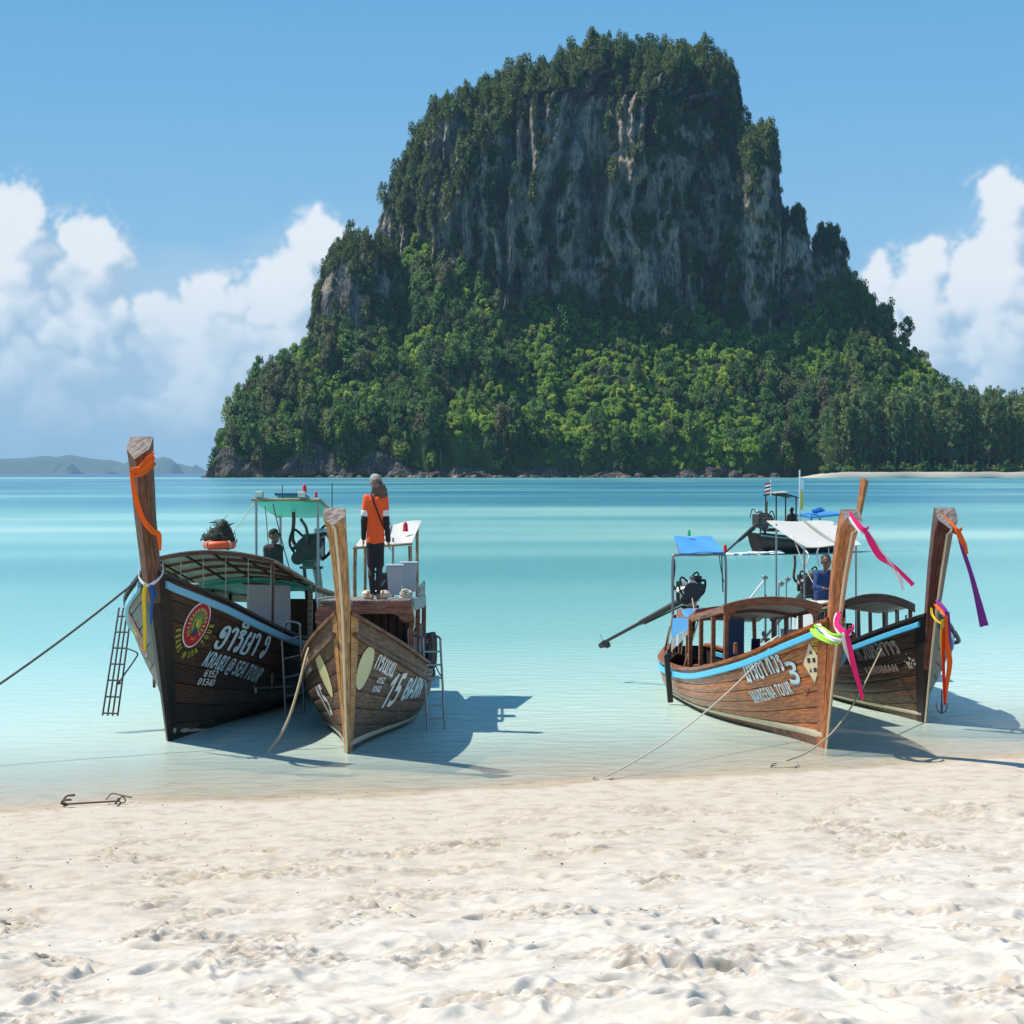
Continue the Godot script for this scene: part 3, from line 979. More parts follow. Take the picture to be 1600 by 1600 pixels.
func plant_forest(r: RandomNumberGenerator) -> void:
	var crowns := []
	for k in 5:
		crowns.append(crown_mesh(100 + k, 12, 64, 1.25, 0.050))
	var drapes := []
	for k in 4:
		drapes.append(crown_mesh(140 + k, 10, 56, 1.55, 0.056, 0.6))
	var low := []
	for k in 4:
		low.append(crown_mesh(160 + k, 9, 56, 0.95, 0.062))
	var m := leaf_material("leaves", Color(1, 1, 1))
	m.vertex_color_use_as_albedo = true
	var by := {"tree": [], "bush": [], "bright": [], "cliff": []}
	for s in tree_spots:
		by[s[2]].append(s)
	print("spots ", by.tree.size(), " ", by.bush.size(), " ", by.bright.size(), " ", by.cliff.size())
	scatter("slope_forest", drapes, by.bush, m, r, "dense dark green forest on the slope of the island", [[0.045, 0.115, 0.028], [0.060, 0.135, 0.028], [0.038, 0.092, 0.034], [0.085, 0.135, 0.036]], 1.1)
	scatter("sunlit_forest", low, by.bright, m, r, "low green foliage over the middle of the slope, sunlight put into its bright tints", [[0.185, 0.31, 0.036], [0.145, 0.285, 0.040], [0.24, 0.34, 0.042], [0.115, 0.235, 0.038]], 1.1)  # tints raised to carry the sunlight on the middle slope
	scatter("cliff_shrubs", drapes, by.cliff, m, r, "dark shrubs and hanging creepers growing on the cliffs", [[0.045, 0.095, 0.024], [0.068, 0.115, 0.026], [0.034, 0.075, 0.024], [0.085, 0.120, 0.034]], 1.05)
	# the larger trees stand out one by one: trunk and crown each
	var trees: Array = by.tree
	trees.sort_custom(func(a, b): return a[1] * (1.0 + 0.3 * sin(a[0].x)) > b[1] * (1.0 + 0.3 * sin(b[0].x)))
	var kinds := []
	var tones := [["dark green broadleaf tree standing out of the island's slope", [0.042, 0.105, 0.030]], ["yellow green broadleaf tree standing out of the island's slope", [0.125, 0.205, 0.036]], ["grey green half bare tree standing out of the island's slope", [0.10, 0.125, 0.060]],
		["mid green broadleaf tree standing out of the island's slope", [0.068, 0.155, 0.032]], ["brownish tree with dry leaves on the island's slope", [0.105, 0.105, 0.055]]]
	var bark := mat("bark", lin(0.16, 0.13, 0.11), 0.9)
	for k in tones.size():
		var t := thing("broadleaf_tree", tones[k][0], "tree", Vector3.ZERO, 0.0, tones[k][0].replace("tree", "trees").replace("standing out", "standing out") + ", alike")
		var st := st_new()
		tube(st, PackedVector3Array([Vector3(0, -0.3, 0), Vector3(0.02, 0.35, 0.01), Vector3(0.0, 0.8, 0)]), 0.035, 6, 0.015)
		for a in 3:
			line(st, Vector3(0.01, 0.4 + 0.08 * a, 0), Vector3(cos(a * 2.1) * 0.3, 0.75 + 0.08 * a, sin(a * 2.1) * 0.3), 0.016, 5, 0.006)
		put("trunk", fin(st), bark, t)
		var tn: Array = tones[k][1]
		put("crown", crown_mesh(200 + k, 14, 80, 1.35, 0.044, 0.15), leaf_material("crown_leaves_" + ["dark", "yellow", "grey", "mid", "brown"][k], lin(tn[0], tn[1], tn[2])), t)
		kinds.append(t)
	var n := 0
	var rest := []
	for s in trees:
		var p: Vector3 = s[0]
		if n < 240:
			var k: int = [0, 0, 0, 3, 3, 3, 1, 1, 1, 2, 2, 4][r.randi() % 12]
			if n < 5: k = n
			var o: Node3D = kinds[k] if n < 5 else copy_of(kinds[k])
			o.position = p
			var zone := "high on the slope, close under the cliffs" if p.y > 105.0 else ("low on the left flank" if p.x < -90.0 else "low on the right flank" if p.x > 130.0 else "in the middle of the slope") if p.y < 50.0 else ("halfway up the left flank" if p.x < -40.0 else "halfway up the right flank" if p.x > 130.0 else "halfway up the middle of the slope")
			var l: String = tones[k][0].replace("standing out of the island's slope", zone).replace("on the island's slope", zone)
			tag(o, l, "", "island trees: " + l)
			o.rotation.y = r.randf() * TAU
			var q: float = s[1]
			o.scale = Vector3(q, q * r.randf_range(0.95, 1.5), q)
			n += 1
		else:
			rest.append(s)
	scatter("upper_forest", crowns, rest, m, r, "further trees of the island's forest", [[0.042, 0.105, 0.030], [0.065, 0.145, 0.032], [0.085, 0.125, 0.046]], 1.2)


func shore_rocks(r: RandomNumberGenerator, _slope: PackedVector3Array, _nu: int) -> void:
	var m: Material = mats.limestone
	var first: Node3D
	var label := "weathered boulder at the foot of the island's cliffs"
	var protos := []
	for k in 3:
		var st := st_new()
		var rows := []
		for j in 7:
			var ring := PackedVector3Array()
			var v := -0.3 + 1.2 * j / 6.0
			for i in 10:
				var a := TAU * i / 10
				var n := Vector3(cos(a), v, -sin(a))
				var q := sqrt(maxf(0.02, 1.0 - pow(maxf(v, 0.0), 2.0))) * (1.0 + 0.45 * noise_a.get_noise_3d(n.x * 1.2 + k * 9, n.y * 1.2, n.z * 1.2))
				ring.append(Vector3(n.x * q, v * (1.0 + 0.3 * noise_a.get_noise_2d(n.x + k * 4, n.z)), n.z * q))
			rows.append(ring)
		sheet(st, rows, -1, true)
		cap(st, rows[-1])
		protos.append(fin(st))
	for i in 70:
		var px := r.randf_range(420.0, 1010.0) if i < 60 else r.randf_range(1010.0, 1240.0)
		var x := wx(px, SHORE + 4.0)
		var bay := noise_a.get_noise_2d(x * 0.012, 31.0) * 9.0 + noise_a.get_noise_2d(x * 0.05, 37.0) * 4.0
		var o := put("shore_boulder", protos[i % 3], m)
		var s := r.randf_range(0.8, 2.4) * (1.8 if r.randf() < 0.12 else 1.0)
		o.position = Vector3(x, 0.0, -SHORE - bay - 3.0 + r.randf_range(-2.0, 3.0))
		o.rotation.y = r.randf() * TAU
		o.scale = Vector3(s * r.randf_range(1.0, 1.9), s, s)
		tag(o, label, "boulder", "boulders along the foot of the island")


func make_far_shore() -> void:
	# low sandy spit to the right of the island, with casuarinas behind a strip of beach
	var pos := PackedVector3Array()
	var nx := 120
	var ny := 12
	for j in ny:
		var v := float(j) / (ny - 1)
		for i in nx:
			var x := lerpf(205.0, 900.0, float(i) / (nx - 1))
			var dz := v * v * 160.0
			var end := smoothstep(205.0, 250.0, x)
			pos.append(Vector3(x, -1.0 + end * (1.0 + 4.3 * smoothstep(0.0, 0.08, v)) + 0.4 * noise_a.get_noise_2d(x * 0.05, dz * 0.05), -SHORE + 26.0 - dz + 4.0 * noise_a.get_noise_2d(x * 0.02, 1.0) + (x - 205.0) * 0.02))
	var sand := mat("far_sand", lin(0.50, 0.45, 0.38), 0.95)
	var o := put("far_beach", grid_mesh(nx, ny, pos, PackedColorArray(), PackedVector2Array(), true), sand)
	tag(o, "thin strip of pale sand under the casuarinas across the bay", "", "", "structure")
	var r := RandomNumberGenerator.new()
	r.seed = 77
	var bark: Material = mats.bark
	var protos := []
	var labels := ["slender grey green casuarina in the grove behind the far beach", "dark green casuarina with a narrow top in the grove behind the far beach", "olive casuarina with open branches in the grove behind the far beach"]
	var tones := [[0.115, 0.185, 0.070], [0.078, 0.150, 0.056], [0.145, 0.210, 0.064]]
	for k in 3:
		var t := thing("casuarina_tree", labels[k], "tree", Vector3.ZERO, 0.0, "casuarinas in the grove across the bay, " + ["grey green", "dark green", "olive"][k])
		var st := st_new()
		tube(st, PackedVector3Array([Vector3(0, -0.05, 0), Vector3(0.006, 0.5, 0), Vector3(0, 1.0, 0)]), 0.0105, 6, 0.002)
		put("trunk", fin(st), bark, t)
		put("crown", casuarina_mesh(300 + k), leaf_material("needles_" + ["grey", "dark", "olive"][k], lin(tones[k][0], tones[k][1], tones[k][2])), t)
		protos.append(t)
	var n := 0
	for row in 4:
		var px := 1288.0 + row * 14.0 + r.randf() * 10.0
		while px < 1690.0 and n < 150:
			var d := SHORE + 2.0 + row * 16.0 + r.randf_range(-5.0, 5.0)
			var x := wx(px, d)
			var k := r.randi() % 3
			if n < 3: k = n
			var q: Node3D = protos[k] if n < 3 else copy_of(protos[k])
			var h := r.randf_range(46.0, 62.0) + row * 3.0
			h *= smoothstep(1225.0, 1330.0, px) * 0.4 + 0.6
			q.position = Vector3(x, 3.0, -d)
			q.rotation.y = r.randf() * TAU
			q.scale = Vector3(h * r.randf_range(0.75, 1.05), h, h * r.randf_range(0.75, 1.05))
			n += 1
			var place: String = ["in the front row", "in the second row", "in the third row", "in the back row"][row] + " of the far grove, " + ("near its left end" if px < 1400.0 else "in its middle" if px < 1510.0 else "towards its right end")
			var l: String = ["slender grey green casuarina ", "dark narrow casuarina ", "olive open casuarina "][k] + place
			tag(q, l, "", "casuarinas: " + l)
			px += r.randf_range(7.0, 15.0)
	# green shrubs at the top of the beach
	var low := []
	for k in 3:
		low.append(crown_mesh(360 + k, 9, 30, 0.95, 0.09))
	var base := []
	for k in 3:
		var b := put("beach_shrub", low[k], leaf_material("shrub_leaves_" + ["a", "b", "c"][k], [lin(0.070, 0.150, 0.030), lin(0.050, 0.120, 0.030), lin(0.095, 0.165, 0.035)][k]))
		tag(b, ["fresh green shrub at the top of the far beach", "deep green shrub at the top of the far beach", "yellow green shrub at the top of the far beach"][k], "shrub", "shrubs along the far beach, " + ["fresh", "deep", "yellow"][k])
		base.append(b)
	for i in 110:
		var px := lerpf(1285.0, 1680.0, i / 110.0) + r.randf_range(-5, 5)
		var d := SHORE - 10.0 + r.randf_range(-3.0, 7.0)
		var b: Node3D = base[i % 3] if i < 3 else copy_of(base[i % 3])
		var s := r.randf_range(5.0, 10.0)
		b.position = Vector3(wx(px, d), 2.6, -d)
		b.rotation.y = r.randf() * TAU
		b.scale = Vector3(s, s * r.randf_range(0.8, 1.5), s)


func casuarina_mesh(seed_: int) -> ArrayMesh:
	var r := RandomNumberGenerator.new()
	r.seed = seed_
	var v := PackedVector3Array()
	var nr := PackedVector3Array()
	var cl := PackedColorArray()
	for k in 70:
		var h := 0.16 + 0.84 * pow(float(k) / 70.0, 0.85)
		var a := r.randf() * TAU
		var reach := (0.035 + 0.125 * pow(1.0 - h, 0.65)) * r.randf_range(0.6, 1.25)
		var tip := Vector3(cos(a) * reach, h + reach * r.randf_range(0.3, 0.9), sin(a) * reach)
		var root := Vector3(0, h, 0)
		for q in 16:
			var t := pow(r.randf(), 0.7)
			var p := root.lerp(tip, t) + Vector3(r.randfn(), r.randfn(), r.randfn()) * 0.009
			var n := (Vector3(cos(a), 0.5, sin(a)) + Vector3(r.randfn(), r.randfn(), r.randfn()) * 0.5).normalized()
			var d := Vector3(cos(a) * 0.4 + r.randfn() * 0.4, r.randf_range(-0.9, 1.0), sin(a) * 0.4 + r.randfn() * 0.4).normalized() * r.randf_range(0.022, 0.05)
			var w := d.cross(n).normalized() * 0.009
			var up := (n * 0.55 + Vector3(0, 0.6, 0)).normalized()
			for e in [p - w, p + d, p + w]:
				v.append(e); nr.append(up)
	var arr := []
	arr.resize(Mesh.ARRAY_MAX)
	arr[Mesh.ARRAY_VERTEX] = v
	arr[Mesh.ARRAY_NORMAL] = nr
	cl.resize(v.size())
	cl.fill(Color.WHITE)
	arr[Mesh.ARRAY_COLOR] = cl
	var m := ArrayMesh.new()
	m.add_surface_from_arrays(Mesh.PRIMITIVE_TRIANGLES, arr)
	return m


func make_distant_hills() -> void:
	var m := mat("distant_forest", lin(0.06, 0.10, 0.06), 0.95)
	# [left px, right px, tops as (px, py), distance]
	var ranges := [[-120, 200, [[-120, 722], [0, 716], [30, 715], [55, 711], [75, 714], [95, 710], [130, 716], [165, 719], [200, 730]], 21000.0], [68, 106, [[68, 736], [74, 724], [80, 723], [86, 730], [92, 724], [99, 724], [106, 737]], 19000.0],
		[134, 164, [[134, 737], [140, 731], [148, 734], [155, 731], [164, 738]], 19000.0], [160, 268, [[160, 734], [185, 722], [200, 716], [215, 712], [232, 716], [245, 713], [256, 716], [266, 724], [268, 740]], 19800.0], [262, 318, [[262, 726], [272, 724], [280, 727], [292, 729], [297, 725], [302, 729], [318, 740]], 20400.0]]
	for g in ranges:
		var st := st_new()
		var xs := []
		var ys := []
		for p in g[2]:
			xs.append(p[0]); ys.append(p[1])
		var rows := []
		for j in 5:
			var ring := PackedVector3Array()
			for i in 60:
				var px := lerpf(g[0], g[1], i / 59.0)
				var h: float = maxf(0.0, wy(steps(xs, ys, px) + 1.2 * noise_b.get_noise_2d(px * 0.2, g[3]), g[3]))
				var f: float = [0.0, 0.75, 1.0, 0.7, 0.0][j]
				ring.append(Vector3(wx(px, g[3]), h * f - (3.0 if f == 0.0 else 0.0), -g[3] - j * 200.0))
			rows.append(ring)
		sheet(st, rows)
		var o := put("distant_hills", fin(st), m)
		tag(o, "low hazy blue hills on the horizon to the left", "", "", "structure")


# ---- longtail boats ----
func at(px: float, py: float, d: float) -> Vector3:
	return Vector3(wx(px, d), wy(py, d), -d)


func hull_w(b: Dictionary, u: float, v: float) -> float:
	var p := lerpf(1.12, 3.2, smoothstep(0.0, 0.55, u))
	return maxf(0.018, table(b.us, b.w, u) * (1.0 - pow(clampf(v, 0, 1), p)))


func hull(b: Dictionary, u: float, v: float, side: float, off := 0.0) -> Vector3:
	var hh: float = table(b.us, b.h, u)
	var y := lerpf(hh, -0.34 + 0.12 * u, v)
	var z: float = (1.0 - u) * (-b.rake * y * (1.0 if y > 0 else 1.8)) + u * b.L + pow(u, 6.0) * 0.25 * y
	var p := Vector3(hull_w(b, u, v) * side, y, z)
	return p if off == 0.0 else p + hull_n(b, u, v, side) * off


func hull_n(b: Dictionary, u: float, v: float, side: float) -> Vector3:
	var u0 := clampf(u, 0.012, 0.975)
	var v0 := clampf(v, 0.02, 0.93)
	var du := hull(b, u0 + 0.012, v0, side) - hull(b, u0 - 0.012, v0, side)
	var dv := hull(b, u0, v0 + 0.03, side) - hull(b, u0, v0 - 0.02, side)
	var n := du.cross(dv).normalized()
	return n if n.x * side > 0.0 else -n


# the point of the planking at a given distance from the stem and height
func hull_at(b: Dictionary, z: float, y: float, side: float, off := 0.0) -> Vector3:
	var r: float = b.rake * y
	var u := clampf((z + r) / (b.L + r), 0.0, 1.0)
	var hh: float = table(b.us, b.h, u)
	var k := -0.34 + 0.12 * u
	var v := clampf((hh - y) / (hh - k), 0.0, 1.0)
	var n := hull_n(b, u, v, side)
	return Vector3(hull_w(b, u, v) * side, y, z) + n * off


func strip(b: Dictionary, side: float, u0: float, u1: float, prof: Array, n := 30) -> SurfaceTool:
	# prof: [v, offset] pairs running down the side
	var st := st_new()
	var rows := []
	for j in n + 1:
		var t := float(j) / n
		var u := lerpf(u0, u1, pow(t, 1.25))
		var ring := PackedVector3Array()
		for p in prof:
			ring.append(hull(b, u, p[0], side, p[1]))
		if side < 0: ring.reverse()
		rows.append(ring)
	sheet(st, rows)
	return st


# a painted band along the hull, by heights over the water at the stem and at the stern
func water_band(b: Dictionary, side: float, top: Array, low: Array, off: float, ragged := 0.0, n := 30) -> SurfaceTool:
	var st := st_new()
	var rows := []
	for j in n + 1:
		var u := 0.002 + 0.99 * pow(float(j) / n, 1.25)
		var hh: float = table(b.us, b.h, u)
		var k := -0.34 + 0.12 * u
		var ring := PackedVector3Array()
		for q in 4:
			var rag := ragged * (0.5 * absf(noise_a.get_noise_2d(u * 16.0, side * 3.0 + b.L)) + 0.5 * absf(noise_a.get_noise_2d(u * 55.0, side * 5.0 + b.L)))
			var y := lerpf(lerpf(top[0], top[1], minf(1.0, u * 1.6)) + rag, lerpf(low[0], low[1], minf(1.0, u * 1.6)), q / 3.0)
			ring.append(hull(b, u, clampf((hh - y) / (hh - k), 0.0, 0.985), side, off if q == 1 or q == 2 else off - 0.006))
		if side < 0: ring.reverse()
		rows.append(ring)
	sheet(st, rows)
	return st


func rail(b: Dictionary, side: float, u0: float, u1: float, drop: float, w: float, hgt: float, outw: float, n := 34) -> SurfaceTool:
	var st := st_new()
	var rows := []
	for j in n + 1:
		var u := lerpf(u0, u1, pow(float(j) / n, 1.2))
		var c := hull(b, u, 0.0, side)
		c.y -= drop
		var nn := hull_n(b, u, 0.05, side)
		nn.y = 0.0
		nn = nn.normalized()
		c = hull_at(b, c.z, c.y, side) if drop > 0.0 and u > 0.02 else c
		c += nn * outw
		var x := nn * w * 0.5
		var y := Vector3(0, hgt * 0.5, 0)
		var e := 0.22
		rows.append(PackedVector3Array([c - x - y * (1 - e), c - x * (1 - e) - y, c + x * (1 - e) - y, c + x - y * (1 - e), c + x + y * (1 - e), c + x * (1 - e) + y, c - x * (1 - e) + y, c - x + y * (1 - e)]))
	sheet(st, rows, -1, true)
	cap(st, rows[0]); cap(st, rows[-1])
	return st


func make_hull(called: String, label: String, o: Vector3, slope: float, spec: Dictionary, tones: Array) -> Dictionary:
	var aft := Vector3(slope, 0, spec.get("aftz", -1.0)).normalized()
	var b := spec
	b.root = thing(called, label, "boat", o, atan2(aft.x, aft.z))
	b.root.rotation.z = spec.get("roll", 0.0)
	var n: int = b.planks
	var r := RandomNumberGenerator.new()
	r.seed = int(o.x * 100.0)
	for side in [1.0, -1.0]:
		for i in n:
			var va := 0.985 * i / n
			var vb := 0.985 * (i + 1) / n
			var g := 0.022 / n
			var st := strip(b, side, 0.004, 1.0, [[va + g, 0.0], [va + g * 4.0, 0.0045], [(va * 2 + vb) / 3.0, 0.006], [(va + vb * 2) / 3.0, 0.006], [vb - g * 4.0, 0.0045], [vb - g, 0.0]], 30)
			put("plank", fin(st), mats[tones[r.randi() % tones.size()]], b.root)
	# lining behind the seams, and the closed stern
	var st := st_new()
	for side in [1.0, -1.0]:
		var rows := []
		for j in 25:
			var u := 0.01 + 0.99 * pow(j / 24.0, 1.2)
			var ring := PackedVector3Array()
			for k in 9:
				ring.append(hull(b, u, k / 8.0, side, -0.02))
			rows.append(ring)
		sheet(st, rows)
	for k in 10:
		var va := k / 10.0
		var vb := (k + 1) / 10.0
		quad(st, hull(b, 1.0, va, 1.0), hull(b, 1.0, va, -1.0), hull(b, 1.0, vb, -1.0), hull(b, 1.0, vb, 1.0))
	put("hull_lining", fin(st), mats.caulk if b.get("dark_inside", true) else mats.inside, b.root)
	# deck boards
	var zs := [b.L * 0.13, b.L * 0.97]
	for k in 7:
		var f0 := -1.0 + 2.0 * k / 7.0 + 0.02
		var f1 := -1.0 + 2.0 * (k + 1) / 7.0 - 0.02
		var s2 := st_new()
		var rows := []
		for j in 13:
			var z := lerpf(zs[0], zs[1], j / 12.0)
			var w := hull_at(b, z, b.floor_y, 1.0).x - 0.03
			rows.append(PackedVector3Array([Vector3(w * f0, b.floor_y - 0.02, z), Vector3(w * f0, b.floor_y, z), Vector3(w * f1, b.floor_y, z), Vector3(w * f1, b.floor_y - 0.02, z)]))
		sheet(s2, rows, -1)
		put("deck_board", fin(s2), mats.deck, b.root)
	var fd := st_new()
	var rows := []
	for j in 9:
		var u := 0.02 + 0.15 * j / 8.0
		var p := hull(b, u, 0.07, 1.0)
		rows.append(PackedVector3Array([Vector3(-p.x + 0.02, p.y, p.z), Vector3(0, p.y + 0.02, p.z), Vector3(p.x - 0.02, p.y, p.z)]))
	sheet(fd, rows)
	put("foredeck", fin(fd), mats.deck, b.root)
	for side in [1.0, -1.0]:
		put("cap_rail", fin(rail(b, side, 0.0, 1.0, -0.012, 0.10, 0.045, -0.01)), mats[b.cap], b.root)
	if b.has("stripe"):
		for side in [1.0, -1.0]:
			put("rubbing_strake", fin(rail(b, side, 0.012, 1.0, b.stripe_drop, 0.05, b.stripe_h, 0.022)), mats[b.stripe], b.root)
	if b.has("grime"):
		for side in [1.0, -1.0]:
			put("waterline_grime", fin(water_band(b, side, [0.05, 0.03], [-0.12, -0.10], 0.0115, b.grime[1], 160)), mats[b.grime[0]], b.root)
	if b.has("boot"):
		for side in [1.0, -1.0]:
			put("boot_stripe", fin(water_band(b, side, b.boot_y[0], b.boot_y[1], 0.018)), mats[b.boot], b.root)
	if b.has("band"):
		for side in [1.0, -1.0]:
			put("stem_plank", fin(strip(b, side, 0.0, b.band_u, [[0.0, 0.014], [0.2, 0.016], [0.4, 0.016], [0.6, 0.016], [0.8, 0.016], [0.99, 0.014]], 5)), mats[b.band], b.root)
	# the tall prow: a wedge section that grows towards its slanting cut top
	var path: Array = b.post
	var pr := []
	for p in path:          # [y, z, x, width, depth]
		var w: float = p[3] * 0.5
		var dp: float = p[4]
		pr.append(PackedVector3Array([Vector3(p[2], p[0], p[1] - dp * 0.55), Vector3(p[2] + w * 0.94, p[0], p[1] - dp * 0.12), Vector3(p[2] + w, p[0], p[1] - dp * 0.05), Vector3(p[2] + w, p[0], p[1] + dp * 0.45), Vector3(p[2] - w, p[0], p[1] + dp * 0.45), Vector3(p[2] - w, p[0], p[1] - dp * 0.05), Vector3(p[2] - w * 0.94, p[0], p[1] - dp * 0.12)]))
	var last: PackedVector3Array = pr[-1]
	var zc: float = path[-1][1] + path[-1][4] * 0.45
	for k in last.size():
		last[k].y -= (zc - last[k].z) * b.cut
	pr[-1] = last
	var s3 := st_new()
	sheet(s3, pr.slice(b.get("stem_rings", 4) - 1), -1, true)
	put("prow_post", fin(s3), mats[b.post_mat], b.root)
	s3 = st_new()
	sheet(s3, pr.slice(0, b.get("stem_rings", 4)), -1, true)
	put("stem", fin(s3), mats[b.get("stem_mat", b.post_mat)], b.root)
	var s4 := st_new()
	var ring := PackedVector3Array()
	for q in last:
		ring.append(q + Vector3(0, 0.002, 0))
	cap(s4, ring)
	put("cut_top", fin(s4), mats.cut_end, b.root)
	if b.has("batten"):
		var s5 := st_new()
		var bp := PackedVector3Array()
		for k in path.size():
			var rr: PackedVector3Array = pr[k]
			bp.append(rr[0] + Vector3(0, 0, -0.003))
		tube(s5, bp, 0.013, 6)
		put("ridge_batten", fin(s5), mats[b.batten], b.root)
	return b


# print laid on the planking: text (or any flat mesh) bent onto the hull
func on_hull(b: Dictionary, called: String, mesh_: Array, side: float, z0: float, y0: float, along: float, tilt: float, off: float, m: Material, slant := 0.0) -> void:
	# mesh_: [points (x right, y up), triangles]; along = +1 where the words run aft, -1 where they run forward
	var st := st_new()
	var pts := PackedVector3Array()
	for p in mesh_[0]:
		var x: float = p.x * cos(tilt) - p.y * sin(tilt) + p.y * slant
		var y: float = p.x * sin(tilt) + p.y * cos(tilt)
		pts.append(hull_at(b, z0 + x * along, y0 + y, side, off))
	var t: PackedInt32Array = mesh_[1]
	for i in range(0, t.size(), 3):
		tri(st, pts[t[i]], pts[t[i + 1]], pts[t[i + 2]], 0)
	put(called, fin(st), m, b.root)


func words(text: String, height: float, squeeze := 1.0, bold := true, serif := false, width := 0.0) -> Array:
	var tm := TextMesh.new()
	var f := SystemFont.new()
	f.font_names = PackedStringArray(["Droid Serif" if serif else "Droid Sans"])
	f.font_weight = 700 if bold else 400
	tm.font = f
	tm.text = text
	tm.font_size = 32
	tm.pixel_size = 0.01
	tm.depth = 0.0
	tm.horizontal_alignment = HORIZONTAL_ALIGNMENT_LEFT
	var a := tm.get_mesh_arrays()
	var out := PackedVector2Array()
	var s := height / 0.235
	if width > 0.0:
		var most := 0.0
		for p in a[Mesh.ARRAY_VERTEX]:
			most = maxf(most, p.x * s)
		squeeze = width / maxf(most, 0.01)
	for p in a[Mesh.ARRAY_VERTEX]:
		out.append(Vector2(p.x * s * squeeze, p.y * s))
	var idx: PackedInt32Array = a[Mesh.ARRAY_INDEX] if a[Mesh.ARRAY_INDEX] != null else PackedInt32Array(range(out.size()))
	return [out, idx]


const THAI := {
	"o": [[[.18, .62], [.30, .70], [.34, .56], [.22, .50], [.12, .60], [.14, .82], [.32, .96], [.52, .84], [.56, .40], [.48, .08], [.26, .02], [.12, .14], [.12, .32]]],
	"aa": [[[.08, .78], [.20, .95], [.36, .92], [.42, .74], [.42, .0]]],
	"r": [[[.10, .80], [.22, .94], [.46, .90], [.30, .76], [.14, .66], [.40, .62], [.46, .40], [.44, .10], [.30, .04], [.30, .18], [.42, .20]]],
	"k": [[[.10, .0], [.10, .56], [.20, .66], [.10, .76], [.20, .94], [.40, .96], [.54, .80], [.54, .0]]],
	"s": [[[.12, .84], [.20, .92], [.22, .78], [.12, .76], [.12, .10], [.24, .02], [.50, .04], [.54, .30], [.54, .96]], [[.34, .40], [.46, .48], [.64, .52]]],
	"n": [[[.08, .86], [.18, .94], [.20, .80], [.12, .80], [.14, .0]], [[.50, .96], [.50, .10], [.62, .04], [.64, .16], [.50, .18], [.30, .10], [.14, .0]]],
	"m": [[[.08, .86], [.18, .94], [.20, .80], [.14, .80], [.16, .12], [.08, .04], [.06, .16], [.16, .2], [.34, .06], [.54, .02], [.54, .96]]],
	"y": [[[.10, .86], [.20, .94], [.20, .72], [.10, .60], [.12, .30], [.20, .04], [.54, .04], [.56, .96]]],
	"w": [[[.14, .90], [.40, .94], [.52, .70], [.48, .20], [.34, .02], [.22, .10], [.30, .24]]],
	"t": [[[.08, .86], [.16, .94], [.20, .82], [.12, .78], [.12, .0]], [[.12, .60], [.30, .94], [.46, .92], [.50, .72], [.50, .0]]],
	"l": [[[.12, .30], [.26, .22], [.22, .06], [.10, .12], [.14, .50], [.34, .62], [.50, .50]], [[.14, .90], [.40, .96], [.52, .78], [.52, .0]]],
	"h": [[[.10, .88], [.20, .92], [.18, .78], [.12, .78], [.12, .0]], [[.12, .40], [.34, .62], [.50, .52], [.52, .0]], [[.36, .78], [.48, .92], [.56, .80], [.40, .70]]],
	"i^": [[[.0, 1.14], [.12, 1.30], [.36, 1.28], [.42, 1.12], [.0, 1.14]]],
	"ii^": [[[.0, 1.14], [.12, 1.30], [.36, 1.28], [.42, 1.12], [.0, 1.14]], [[.42, 1.12], [.44, 1.38]]],
	"a^": [[[.02, 1.22], [.12, 1.16], [.24, 1.24], [.42, 1.36]]],
	"tho^": [[[.16, 1.36], [.28, 1.44], [.30, 1.28], [.44, 1.5]]],
	"mark^": [[[.22, 1.18], [.24, 1.40]]],
	"nine": [[[.34, .70], [.22, .62], [.14, .76], [.22, .94], [.40, .96], [.48, .78], [.48, .50], [.40, .16], [.26, .02], [.16, .14], [.22, .28], [.34, .20]]],
}


# brush lettering from strokes: letters that end in ^ sit over the letter before
func script(letters: Array, height: float, pen: float, wide := 1.0, width := 0.0) -> Array:
	var pts := PackedVector2Array()
	var idx := PackedInt32Array()
	var x := 0.0
	var prev := 0.0
	if width > 0.0:
		var total := 0.0
		for l in letters:
			total += 0.40 if l == " " else 0.0 if String(l).ends_with("^") else 0.54 if l == "aa" else 0.66
		wide = width / (total * height)
	for l in letters:
		if l == " ":
			x += 0.40
			continue
		var over: bool = String(l).ends_with("^")
		var x0 := prev if over else x
		for s in THAI[l]:
			var c := Curve2D.new()
			for q in s.size():
				var p := Vector2(s[q][0], s[q][1])
				var pa := Vector2(s[maxi(q - 1, 0)][0], s[maxi(q - 1, 0)][1])
				var pb := Vector2(s[mini(q + 1, s.size() - 1)][0], s[mini(q + 1, s.size() - 1)][1])
				c.add_point(p, (pa - pb) / 6.0, (pb - pa) / 6.0)
			c.bake_interval = 0.05
			var k := c.get_baked_points()
			for i in k.size():
				var d := (k[mini(i + 1, k.size() - 1)] - k[maxi(i - 1, 0)]).normalized()
				var nn := Vector2(-d.y, d.x) * pen * 0.5 * (0.75 + 0.5 * absf(d.y))
				for e in [k[i] + nn, k[i] - nn]:
					pts.append(Vector2((x0 + e.x) * height * wide, e.y * height))
				if i > 0:
					var o := pts.size() - 4
					idx.append_array(PackedInt32Array([o, o + 1, o + 2, o + 1, o + 3, o + 2]))
		if not over:
			prev = x
			x += 0.66 if l != "aa" else 0.54
	return [pts, idx]


